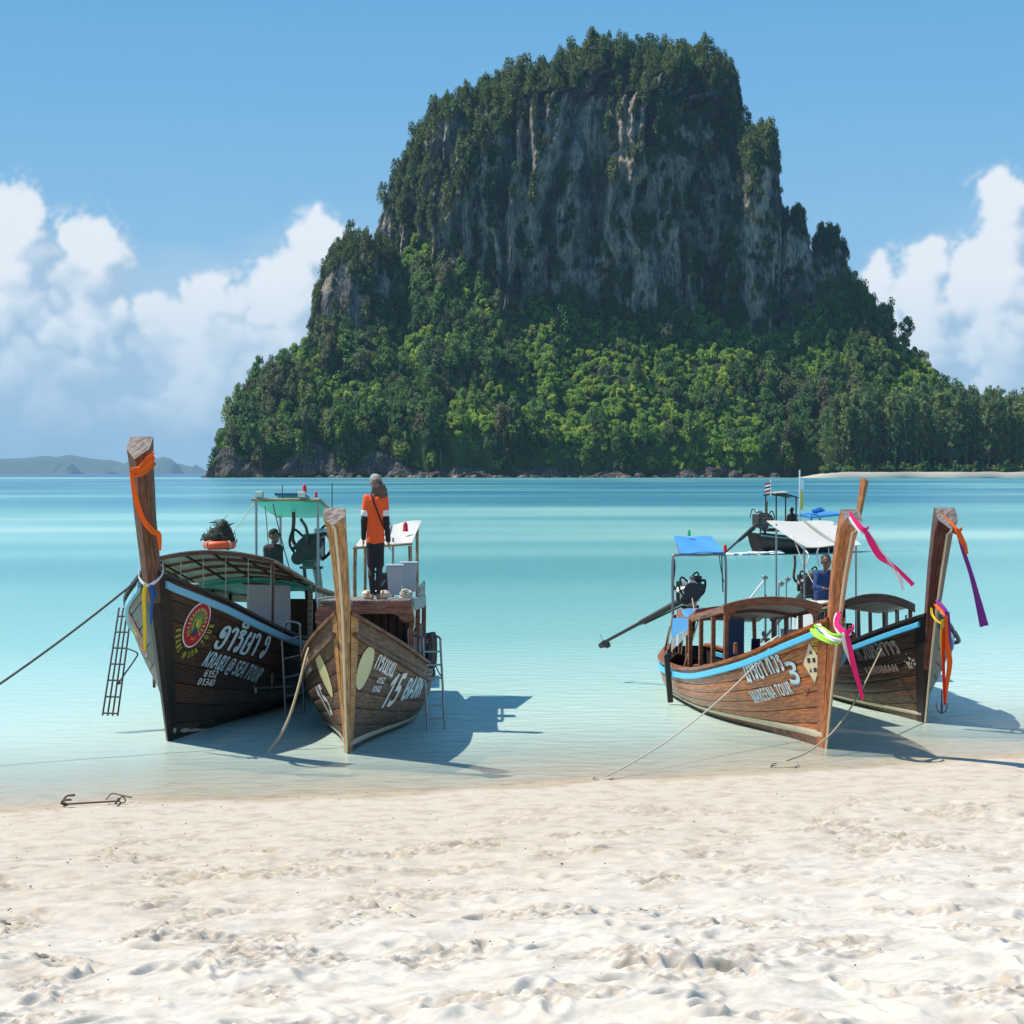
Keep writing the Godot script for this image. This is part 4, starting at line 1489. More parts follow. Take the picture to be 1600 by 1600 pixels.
func disc(cx: float, cy: float, rx: float, ry: float, n := 28, turn := 0.0) -> Array:
	var pts := PackedVector2Array([Vector2(cx, cy)])
	var idx := PackedInt32Array()
	for ringi in 2:
		for k in n:
			var a := TAU * k / n
			var q := Vector2(cos(a) * rx, sin(a) * ry).rotated(turn) * (0.5 if ringi == 0 else 1.0)
			pts.append(Vector2(cx, cy) + q)
	for k in n:
		var k2 := (k + 1) % n
		idx.append_array(PackedInt32Array([0, 1 + k, 1 + k2, 1 + k, 1 + n + k, 1 + n + k2, 1 + k, 1 + n + k2, 1 + k2]))
	return [pts, idx]


func poly(points: Array) -> Array:
	var p := PackedVector2Array()
	for q in points:
		p.append(Vector2(q[0], q[1]))
	return [p, Geometry2D.triangulate_polygon(p)]


func joined(list: Array) -> Array:
	var p := PackedVector2Array()
	var t := PackedInt32Array()
	for m in list:
		var o := p.size()
		p.append_array(m[0])
		for i in m[1]:
			t.append(i + o)
	return [p, t]


# a roof sheet: rows of [z, y, half width, rise]
func roof(st: SurfaceTool, rows_: Array, thick: float, n := 10) -> void:
	var rows := []
	for r in rows_:
		var ring := PackedVector3Array()
		for lay in 2:
			for k in n + 1:
				var f := -1.0 + 2.0 * (k if lay == 0 else n - k) / n
				ring.append(Vector3(r[2] * f, r[1] + r[3] * (1.0 - f * f) - (0.0 if lay == 0 else thick), r[0]))
		rows.append(ring)
	sheet(st, rows, 0, true)
	cap(st, rows[0], true); cap(st, rows[-1])


func arch_beam(st: SurfaceTool, z: float, y: float, half: float, rise: float, w: float, hgt: float, n := 12) -> void:
	var rows := []
	for k in n + 1:
		var f := -1.0 + 2.0 * k / n
		var c := Vector3(half * f, y + rise * (1.0 - f * f), z)
		rows.append(PackedVector3Array([c + Vector3(0, -hgt * .5, -w * .5), c + Vector3(0, hgt * .5, -w * .5), c + Vector3(0, hgt * .5, w * .5), c + Vector3(0, -hgt * .5, w * .5)]))
	sheet(st, rows, -1, true)
	cap(st, rows[0]); cap(st, rows[-1])


func prism(st: SurfaceTool, outline: Array, z0: float, z1: float) -> void:
	var p := PackedVector2Array()
	for q in outline:
		p.append(Vector2(q[0], q[1]))
	var t := Geometry2D.triangulate_polygon(p)
	for z in [z0, z1]:
		for i in range(0, t.size(), 3):
			var a := Vector3(p[t[i]].x, p[t[i]].y, z)
			var b := Vector3(p[t[i + 1]].x, p[t[i + 1]].y, z)
			var c := Vector3(p[t[i + 2]].x, p[t[i + 2]].y, z)
			if z == z0: tri(st, a, b, c)
			else: tri(st, a, c, b)
	for i in p.size():
		var a := p[i]
		var b := p[(i + 1) % p.size()]
		quad(st, Vector3(a.x, a.y, z0), Vector3(b.x, b.y, z0), Vector3(b.x, b.y, z1), Vector3(a.x, a.y, z1))


func part(b: Dictionary, called: String, m: String, f: Callable, parent: Node = null) -> MeshInstance3D:
	var st := st_new()
	f.call(st)
	return put(called, fin(st), mats[m], parent if parent else b.root)


# a car engine on its swivel, with the long propeller shaft
func engine(b: Dictionary, c: Vector3, s: float, shaft_to: Vector3, silver := false) -> void:
	var metal := "engine_silver" if silver else "engine_metal"
	var e := part(b, "engine_block", metal, func(st):
		bx(st, c, Vector3(0.26, 0.26, 0.44) * s, 0.02)
		bx(st, c + Vector3(0, 0.18, 0.02) * s, Vector3(0.20, 0.12, 0.40) * s, 0.03)
		bx(st, c + Vector3(0, -0.17, 0) * s, Vector3(0.18, 0.10, 0.36) * s, 0.02)
		for k in 4:
			line(st, c + Vector3(0.12, 0.12, -0.15 + 0.1 * k) * s, c + Vector3(0.22, 0.04, -0.15 + 0.1 * k) * s, 0.025 * s, 8))
	for w in [[Vector3(0.0, 0.05, -0.25), 0.16], [Vector3(0.13, -0.08, -0.25), 0.09], [Vector3(-0.13, 0.12, -0.25), 0.08]]:
		part(b, "pulley", "iron", func(st):
			lathe(st, Transform3D(Basis(Vector3.RIGHT, -PI / 2), c + w[0] * s), [[0.0, 0.03 * s], [w[1] * 0.6 * s, 0.02 * s], [w[1] * s, 0.03 * s], [w[1] * 0.86 * s, 0.0], [w[1] * s, -0.03 * s], [0.0, -0.03 * s]], 18, -1), e)
	part(b, "air_filter", "iron" if silver else "engine_silver", func(st):
		lathe(st, Transform3D(Basis(), c + Vector3(-0.13, 0.25, 0.05) * s), [[0.0, 0.06 * s], [0.09 * s, 0.06 * s], [0.10 * s, 0.05 * s], [0.10 * s, -0.04 * s], [0.05 * s, -0.06 * s]], 16), e)
	part(b, "exhaust_pipe", "rust", func(st):
		tube(st, smooth_path([c + Vector3(0.2, 0.05, 0.1) * s, c + Vector3(0.28, 0.16, 0.1) * s, c + Vector3(0.26, 0.42, 0.08) * s, c + Vector3(0.27, 0.6, 0.07) * s]), 0.026 * s), e)
	part(b, "hose", "rubber", func(st):
		tube(st, smooth_path([c + Vector3(-0.1, 0.2, -0.2) * s, c + Vector3(-0.24, 0.24, -0.12) * s, c + Vector3(-0.26, 0.02, 0.06) * s, c + Vector3(-0.12, -0.12, 0.16) * s]), 0.022 * s)
		tube(st, smooth_path([c + Vector3(0.08, 0.22, -0.2) * s, c + Vector3(0.2, 0.3, -0.2) * s, c + Vector3(0.24, 0.1, -0.26) * s, c + Vector3(0.1, -0.1, -0.24) * s]), 0.018 * s)
		tube(st, smooth_path([c + Vector3(-0.05, 0.26, 0.2) * s, c + Vector3(-0.2, 0.36, 0.24) * s, c + Vector3(-0.25, 0.1, 0.3) * s]), 0.016 * s), e)
	part(b, "radiator", "iron", func(st):
		bx(st, c + Vector3(0.02, 0.04, 0.30) * s, Vector3(0.30, 0.34, 0.05) * s, 0.012), e)
	part(b, "engine_mount", "iron", func(st):
		beam(st, c + Vector3(0.1, -0.2, 0) * s, c + Vector3(0.06, -0.75, 0.05) * s, 0.05, 0.05)
		beam(st, c + Vector3(-0.1, -0.2, 0) * s, c + Vector3(-0.06, -0.75, 0.05) * s, 0.05, 0.05)
		beam(st, c + Vector3(-0.16, -0.22, 0.0) * s, c + Vector3(0.16, -0.22, 0.0) * s, 0.06, 0.04))
	var from := c + Vector3(0, -0.08, 0.22) * s
	part(b, "tail_shaft", "iron", func(st):
		line(st, from, shaft_to, 0.042 * s, 10, 0.028 * s)
		line(st, from.lerp(shaft_to, 0.05), from.lerp(shaft_to, 0.55), 0.062 * s, 10, 0.045 * s)
		line(st, from.lerp(shaft_to, 0.06) - Vector3(0, 0.10 * s, 0), from.lerp(shaft_to, 0.5) - Vector3(0, 0.06 * s, 0), 0.016 * s, 8))
	var d := (shaft_to - from).normalized()
	var pr := part(b, "propeller", "iron", func(st):
		lathe(st, Transform3D(Basis(Quaternion(Vector3.UP, d)), shaft_to), [[0.0, 0.09 * s], [0.035 * s, 0.05 * s], [0.04 * s, -0.04 * s], [0.0, -0.05 * s]], 12)
		var sx := d.cross(Vector3.UP).normalized()
		var sy := d.cross(sx)
		for k in 3:
			var a := TAU * k / 3.0 + 0.5
			var o := sx * cos(a) + sy * sin(a)
			var t := sx * -sin(a) + sy * cos(a)
			var rows := []
			for q in 6:
				var f := q / 5.0
				var w: float = [0.02, 0.05, 0.065, 0.06, 0.04, 0.01][q] * s
				var p := shaft_to + o * (0.03 + 0.15 * f) * s
				var tw := (t * cos(0.6) + d * sin(0.6)) * w
				rows.append(PackedVector3Array([p - tw - d * 0.004, p + tw - d * 0.004, p + tw + d * 0.004, p - tw + d * 0.004]))
			sheet(st, rows, -1, true))


func flood_lamp(b: Dictionary, c: Vector3, tilt: float) -> void:
	var t := Transform3D(Basis(Vector3.RIGHT, tilt), c)
	var o := part(b, "flood_lamp", "galvanised", func(st): box(st, t, Vector3(0.13, 0.10, 0.05), 0.012))
	part(b, "lamp_glass", "lamp_glass", func(st): box(st, t * Transform3D(Basis(), Vector3(0, 0, -0.03)), Vector3(0.105, 0.078, 0.008), 0.003), o)


func lantern(b: Dictionary, c: Vector3, m: String, s := 1.0) -> void:
	part(b, "signal_lamp", m, func(st): lathe(st, Transform3D(Basis(), c), [[0.0, 0.10 * s], [0.015 * s, 0.09 * s], [0.028 * s, 0.06 * s], [0.03 * s, 0.0], [0.035 * s, -0.005], [0.035 * s, -0.02], [0.0, -0.02]], 12))


func frame(b: Dictionary, called: String, m: String, c: Vector3, half: float, y0: float, y1: float, r: float, bend := 0.08) -> void:
	part(b, called, m, func(st):
		tube(st, smooth_path([Vector3(c.x - half, y0, c.z), Vector3(c.x - half, (y0 + y1) * 0.5, c.z), Vector3(c.x - half, y1 - bend, c.z), Vector3(c.x - half + bend, y1, c.z), Vector3(c.x, y1, c.z), Vector3(c.x + half - bend, y1, c.z), Vector3(c.x + half, y1 - bend, c.z), Vector3(c.x + half, (y0 + y1) * 0.5, c.z), Vector3(c.x + half, y0, c.z)], 5), r, 8))


# a sagging sheet of cloth with thickness
func cloth(st: SurfaceTool, a: Vector3, b_: Vector3, c: Vector3, d: Vector3, dip: float, thick := 0.006, n := 10) -> void:
	var top := []
	var low := []
	for i in n + 1:
		var u := float(i) / n
		var ra := PackedVector3Array()
		var rb := PackedVector3Array()
		for j in n + 1:
			var v := float(j) / n
			var p := a.lerp(b_, u).lerp(d.lerp(c, u), v)
			p.y -= dip * 4.0 * v * (1.0 - v) * (0.4 + 0.6 * 4.0 * u * (1.0 - u)) + 0.3 * dip * sin(u * 9.0 + v * 4.0)
			ra.append(p)
			rb.append(p - Vector3(0, thick, 0))
		top.append(ra); low.append(rb)
	sheet(st, top); sheet(st, low)


func boarding_ladder(b: Dictionary, label: String, hook: Vector3, foot: Vector3, w: float, out: Vector3, m: String, rungs := 7) -> void:
	# side rails bent over the gunwale, with rungs
	var t: Node3D = thing("boarding_ladder", label, "ladder", b.root.transform * hook, b.root.rotation.y)
	var d := foot - hook
	var along := d.normalized()
	var s := along.cross(out).normalized() * w * 0.5
	for k in [-1.0, 1.0]:
		var st := st_new()
		tube(st, smooth_path([-out * 0.28 + s * k - Vector3(0, 0.05, 0), -out * 0.22 + s * k + Vector3(0, 0.04, 0), s * k + out * 0.03 + Vector3(0, 0.03, 0), s * k + along * 0.12 + out * 0.04, d + s * k]), 0.015, 8)
		put("side_rail", fin(st), mats[m], t)
	for i in rungs:
		var p := d * (0.12 + 0.85 * i / (rungs - 1.0)) + out * 0.03 * (1.0 - i / (rungs - 1.0))
		var st := st_new()
		line(st, p - s, p + s, 0.012, 8)
		put("rung", fin(st), mats[m], t)


func make_boats() -> void:
	var us := [0.0, 0.05, 0.1, 0.2, 0.35, 0.5, 0.7, 0.85, 1.0]
	boat_one(us)
	boat_two(us)
	boat_three(us)
	boat_four(us)
	boat_five(us)


func boat_one(us: Array) -> void:
	var b := make_hull("longtail_boat", "large dark brown longtail boat with a round red peacock emblem on its bow", Vector3(-4.10, 0, -22.9), 0.10, {"L": 8.2, "us": us, "w": [0.07, 0.37, 0.60, 0.83, 0.97, 1.0, 0.94, 0.80, 0.55], "h": [2.05, 1.85, 1.67, 1.36, 1.04, 0.88, 0.78, 0.76, 0.82], "rake": 0.40,
		"planks": 9, "floor_y": 0.36, "cap": "black_wood", "stripe": "blue_paint", "stripe_drop": 0.09, "stripe_h": 0.085, "band": "black_wood", "band_u": 0.018, "post_mat": "old_post", "stem_mat": "black_wood", "grime": ["weed", 0.12], "cut": 0.9,
		"post": [[-0.2, 0.12, 0, 0.07, 0.12], [0.0, 0.0, 0, 0.08, 0.14], [0.9, -0.36, 0, 0.11, 0.16], [1.7, -0.68, 0, 0.17, 0.22], [2.1, -0.84, 0, 0.20, 0.24], [2.7, -1.06, 0.0, 0.22, 0.25], [3.3, -1.22, 0.0, 0.25, 0.27], [3.62, -1.28, 0.0, 0.27, 0.29]]}, ["dark_plank", "dark_plank_b", "dark_plank_c"])
	# emblem: red oval with a pale rim and a peacock's fan
	for s in [[-1.0, 1.0], [1.0, -1.0]]:
		var side: float = s[0]
		var al: float = s[1]
		var ez := -0.08 if side < 0 else 0.30
		var ey := 1.40 if side < 0 else 1.25
		var es := 1.0 if side < 0 else 1.25
		on_hull(b, "emblem_rim", disc(0, 0, 0.175 * es, 0.275), side, ez, ey, al, 0, 0.013, mats.white_paint, -0.08)
		on_hull(b, "emblem_disc", disc(0, 0, 0.162 * es, 0.257), side, ez, ey, al, 0, 0.016, mats.red_paint, -0.08)
		var rays := []
		var eyes := []
		var dots := []
		for k in 17:
			var a := lerpf(-0.75, PI + 0.75, k / 16.0)
			var v := Vector2(cos(a) * 0.112 * es, sin(a) * 0.180 + 0.01)
			rays.append(disc(v.x * 0.66, v.y * 0.66, 0.008, 0.062, 8, a - PI / 2))
			eyes.append(disc(v.x, v.y, 0.011, 0.019, 10, a - PI / 2))
			dots.append(disc(v.x, v.y, 0.006, 0.011, 8, a - PI / 2))
		on_hull(b, "emblem_fan", disc(0, 0.012, 0.058 * es, 0.090), side, ez, ey, al, 0, 0.019, mats.yellow_paint, -0.08)
		on_hull(b, "emblem_rays", joined(rays), side, ez, ey, al, 0, 0.0215, mats.green_paint, -0.08)
		on_hull(b, "emblem_eyes", joined(eyes), side, ez, ey, al, 0, 0.0215, mats.cream_paint, -0.08)
		on_hull(b, "emblem_eye_spots", joined(dots), side, ez, ey, al, 0, 0.024, mats.green_paint, -0.08)
		on_hull(b, "emblem_bird", joined([disc(-0.005, -0.075, 0.028, 0.055), disc(-0.024, -0.01, 0.010, 0.05, 10, 0.3), disc(-0.030, 0.035, 0.013, 0.018, 10)]), side, ez, ey, al, 0, 0.0265, mats.navy_paint, -0.08)
		on_hull(b, "emblem_feet", joined([disc(-0.02, -0.155, 0.007, 0.03, 8, 0.5), disc(0.015, -0.155, 0.007, 0.03, 8, -0.5), disc(-0.004, -0.165, 0.036, 0.010, 10)]), side, ez, ey, al, 0, 0.0265, mats.orange_paint, -0.08)
		var ring := []
		var txt := "KRABI @ SEA TOUR"
		for k in txt.length():
			if txt[k] == " ": continue
			var a := lerpf(PI + 0.12, TAU - 0.10, k / 15.0)
			var g := words(txt[k], 0.075, 0.62)
			var q := PackedVector2Array()
			for p in g[0]:
				q.append((p - Vector2(0.016, 0.0)).rotated(a + PI / 2) + Vector2(cos(a) * 0.235 * es, sin(a) * 0.365))
			ring.append([q, g[1]])
		on_hull(b, "lettering", joined(ring), side, ez, ey, al, 0, 0.013, mats.lime_paint, -0.08)
	var side := -1.0
	var name_ := ["o", "aa", "r", "i^", "s", "aa", " ", "nine"]
	on_hull(b, "lettering_shade", script(name_, 0.27, 0.26, 1.0, 1.28), side, 0.30, 1.09, 1.0, -0.20, 0.013, mats.black_paint)
	on_hull(b, "lettering", script(name_, 0.27, 0.15, 1.0, 1.28), side, 0.30, 1.10, 1.0, -0.20, 0.0165, mats.pale_blue_paint)
	on_hull(b, "lettering", words("KRABI @ SEA TOUR", 0.185, 1.0, true, false, 1.48), side, 0.26, 0.97, 1.0, -0.25, 0.014, mats.pale_blue_paint)
	on_hull(b, "lettering", words("6152", 0.085, 1.0, true, false, 0.28), side, 0.36, 0.78, 1.0, -0.16, 0.014, mats.white_paint)
	on_hull(b, "lettering", words("01340", 0.085, 1.0, true, false, 0.36), side, 0.30, 0.685, 1.0, -0.16, 0.014, mats.white_paint)
	on_hull(b, "lettering", words("TOUR", 0.14, 0.8), 1.0, 0.9, 0.65, -1.0, 0.1, 0.014, mats.pale_blue_paint)
	for k in 4:
		on_hull(b, "worn_paint", disc(0, 0, 0.05 + 0.09 * k, 0.035 - 0.007 * k, 9, -0.1), side, 0.04 + 0.30 * k, 0.12 - 0.035 * k, 1.0, 0, 0.019, mats.pale_wash)
	# long canopy: front section with rafters, lower aft section under a green sheet
	var secs := [[1.95, 2.09, 0.82, 0.12], [3.0, 1.88, 0.86, 0.13], [4.25, 1.63, 0.86, 0.12]]
	part(b, "roof_sheet", "teal_sheet", func(st): roof(st, secs, 0.012, 12))
	for k in 5:
		var t := k / 4.0
		part(b, "rafter", "old_post", func(st): arch_beam(st, lerpf(1.95, 4.25, t), lerpf(2.065, 1.61, t) - 0.01, 0.83, 0.115, 0.045 if k else 0.06, 0.04 if k else 0.05))
	for k in 5:
		var f := -0.9 + 0.45 * k
		part(b, "batten", "inside", func(st): beam(st, Vector3(f * 0.82, 2.05 + 0.12 * (1 - f * f), 1.95), Vector3(f * 0.86, 1.585 + 0.12 * (1 - f * f), 4.25), 0.03, 0.03))
	for side2 in [1.0, -1.0]:
		part(b, "roof_edge", "bamboo", func(st): tube(st, smooth_path([Vector3(0.84 * side2, 2.06, 1.93), Vector3(0.88 * side2, 1.85, 3.0), Vector3(0.88 * side2, 1.62, 4.25)]), 0.028, 8))
		part(b, "roof_edge", "bamboo", func(st): tube(st, smooth_path([Vector3(0.88 * side2, 1.60, 4.2), Vector3(0.90 * side2, 1.46, 5.3), Vector3(0.84 * side2, 1.34, 6.4), Vector3(0.74 * side2, 1.30, 7.3)]), 0.03, 8))
		part(b, "side_awning", "cream_sheet", func(st): cloth(st, Vector3(0.90 * side2, 1.58, 4.25), Vector3(0.76 * side2, 1.29, 7.2), Vector3(0.74 * side2, 1.17, 7.2), Vector3(0.91 * side2, 1.38, 4.25), 0.03))
	part(b, "roof_sheet", "green_sheet", func(st): roof(st, [[4.15, 1.60, 0.88, 0.13], [5.3, 1.47, 0.90, 0.12], [6.4, 1.35, 0.84, 0.10], [7.3, 1.31, 0.74, 0.08]], 0.02, 10))
	var tassels := st_new()
	for k in 60:
		var z := lerpf(4.3, 7.2, k / 59.0)
		var x := -steps([4.2, 5.3, 6.4, 7.3], [0.90, 0.92, 0.86, 0.76], z)
		var y := steps([4.2, 5.3, 6.4, 7.3], [1.60, 1.46, 1.34, 1.30], z)
		line(tassels, Vector3(x, y, z), Vector3(x - 0.012, y - 0.07, z + 0.01 * sin(k)), 0.012, 5, 0.004)
	put("fringe", fin(tassels), mats.bamboo, b.root)
	for p in [[0.80, 2.02, "dark_post"], [-0.80, 2.02, "dark_post"], [0.82, 3.1, "dark_post"], [-0.83, 4.25, "bamboo"], [0.83, 4.25, "dark_post"], [-0.84, 5.0, "black_wood"], [0.84, 5.2, "black_wood"], [-0.80, 5.9, "black_wood"], [0.80, 6.1, "black_wood"], [-0.70, 7.0, "black_wood"], [0.70, 7.0, "black_wood"]]:
		var top: float = steps([1.95, 4.25, 7.3], [2.06, 1.60, 1.30], p[1])
		part(b, "roof_post", p[2], func(st): beam(st, Vector3(p[0] * 0.98, 0.4, p[1]), Vector3(p[0], top, p[1]), 0.06 if p[1] > 2.5 else 0.035, 0.06 if p[1] > 2.5 else 0.035))
	part(b, "curtain", "curtain_white", func(st): cloth(st, Vector3(0.08, 1.62, 4.2), Vector3(-0.55, 1.62, 4.2), Vector3(-0.55, 0.62, 4.24), Vector3(0.08, 0.62, 4.24), 0.0))
	part(b, "curtain_rail", "dark_post", func(st): bx(st, Vector3(-0.22, 1.69, 4.2), Vector3(0.72, 0.12, 0.05)))
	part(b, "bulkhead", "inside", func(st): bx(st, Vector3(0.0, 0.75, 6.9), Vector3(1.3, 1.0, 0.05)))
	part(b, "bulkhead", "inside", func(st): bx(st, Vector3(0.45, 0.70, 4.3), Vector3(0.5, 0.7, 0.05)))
	for k in 3:
		part(b, "bench", "inside", func(st):
			bx(st, Vector3(0, 0.66, 2.5 + 1.0 * k), Vector3(1.5, 0.05, 0.3))
			bx(st, Vector3(0.55, 0.50, 2.5 + 1.0 * k), Vector3(0.06, 0.3, 0.2)))
	part(b, "samson_post", "cut_end", func(st): bx(st, Vector3(0.02, 1.55, 1.15), Vector3(0.14, 0.55, 0.12), 0.02))
	for k in 6:
		var f := -0.75 + 0.3 * k
		part(b, "hanging_line", "pale_rope", func(st): line(st, Vector3(f, 2.02 + 0.14 * (1 - f * f), 2.1), Vector3(f, 1.25, 2.1), 0.006, 5))
	# engine at the stern under its own small canopy
	engine(b, Vector3(-0.25, 1.98, 7.1), 1.15, Vector3(0.3, 0.5, 11.0))
	for p in [[0.44, 6.3, 2.80], [-0.52, 6.3, 2.78], [0.42, 7.9, 2.50], [-0.50, 7.9, 2.50]]:
		part(b, "canopy_post", "galvanised", func(st): line(st, Vector3(p[0], 0.8, p[1]), Vector3(p[0], p[2], p[1]), 0.02, 8))
	part(b, "engine_canopy", "green_sheet", func(st): cloth(st, Vector3(0.46, 2.79, 6.25), Vector3(-0.54, 2.79, 6.25), Vector3(-0.52, 2.50, 7.95), Vector3(0.44, 2.50, 7.95), 0.03, 0.012))
	part(b, "canopy_edge", "bamboo", func(st):
		line(st, Vector3(0.48, 2.80, 6.24), Vector3(-0.56, 2.80, 6.24), 0.024)
		line(st, Vector3(0.48, 2.80, 6.24), Vector3(0.46, 2.50, 7.95), 0.02)
		line(st, Vector3(-0.56, 2.80, 6.24), Vector3(-0.52, 2.50, 7.95), 0.02))
	part(b, "solar_panel", "navy_paint", func(st): box(st, Transform3D(Basis(Vector3.RIGHT, 0.16), Vector3(-0.05, 2.86, 6.6)), Vector3(0.48, 0.03, 0.34), 0.006))
	flood_lamp(b, Vector3(0.38, 2.88, 6.26), 0.1)
	flood_lamp(b, Vector3(-0.28, 2.88, 6.26), -0.1)
	lantern(b, Vector3(-0.27, 2.93, 6.5), "red_glass", 1.1)
	lantern(b, Vector3(-0.47, 2.86, 6.4), "red_glass", 0.7)
	part(b, "aerial", "iron", func(st):
		line(st, Vector3(-0.60, 2.5, 7.0), Vector3(-0.60, 3.05, 7.0), 0.008, 6)
		line(st, Vector3(0.1, 2.8, 6.6), Vector3(0.1, 3.02, 6.6), 0.007, 6))
	part(b, "stay_line", "dark_rope", func(st):
		tube(st, sag(Vector3(0.18, 2.74, 6.3), Vector3(-0.08, 1.60, 6.5), 0.05), 0.009, 5)
		tube(st, sag(Vector3(0.30, 2.70, 6.3), Vector3(0.24, 1.9, 6.3), -0.05), 0.007, 5))
	part(b, "stay_line", "pale_rope", func(st): tube(st, sag(Vector3(0.48, 2.74, 6.3), Vector3(0.92, 1.72, 4.6), 0.04), 0.008, 5))
	part(b, "steering_handle", "iron", func(st): tube(st, smooth_path([Vector3(-0.25, 2.1, 6.8), Vector3(-0.3, 2.35, 6.5), Vector3(-0.28, 2.5, 6.2)]), 0.025))
	var hk := hull_at(b, 2.1, 1.17, -1.0) + Vector3(-0.05, 0.02, 0)
	boarding_ladder(b, "steel boarding ladder hooked over the side of the peacock emblem boat", hk, hk + Vector3(-0.06, -1.16, 0.12), 0.30, Vector3(-0.75, 0, -0.66), "steel", 5)
	part(b, "ladder_brace", "steel", func(st): line(st, hull_at(b, 1.75, 0.46, -1.0, 0.03), hull_at(b, 2.65, 0.42, -1.0, 0.10), 0.012))
	part(b, "brace_pad", "cream_paint", func(st): lathe(st, Transform3D(Basis(Vector3.FORWARD, PI / 2), hull_at(b, 1.75, 0.46, -1.0, 0.016)), [[0.0, 0.014], [0.07, 0.012], [0.08, 0.0]], 18))
	var far := thing("boarding_ladder", "long dark steel ladder hanging out from the left side of the peacock emblem boat", "ladder", at(196, 950, 24.4), 0.0)
	var a1 := at(196, 950, 24.4)
	var f1 := at(172, 1118, 23.6) - a1
	var sx := Vector3(0.085, 0, 0.02)
	for k in [-1.0, -0.33, 0.33, 1.0]:
		var st := st_new()
		line(st, sx * k, f1 + sx * k * 1.15, 0.012, 8)
		put("side_rail", fin(st), mats.iron, far)
	for k in 7:
		var st := st_new()
		line(st, f1 * (0.08 + 0.15 * k) - sx, f1 * (0.08 + 0.15 * k) + sx, 0.011, 8)
		put("rung", fin(st), mats.iron, far)
	var brace := st_new()
	tube(brace, smooth_path([f1 * 0.38 + sx, at(214, 1020, 24.0) - a1, at(211, 1030, 24.0) - a1, at(186, 1066, 23.9) - a1, f1 * 0.70 + sx]), 0.010)
	put("brace", fin(brace), mats.iron, far)


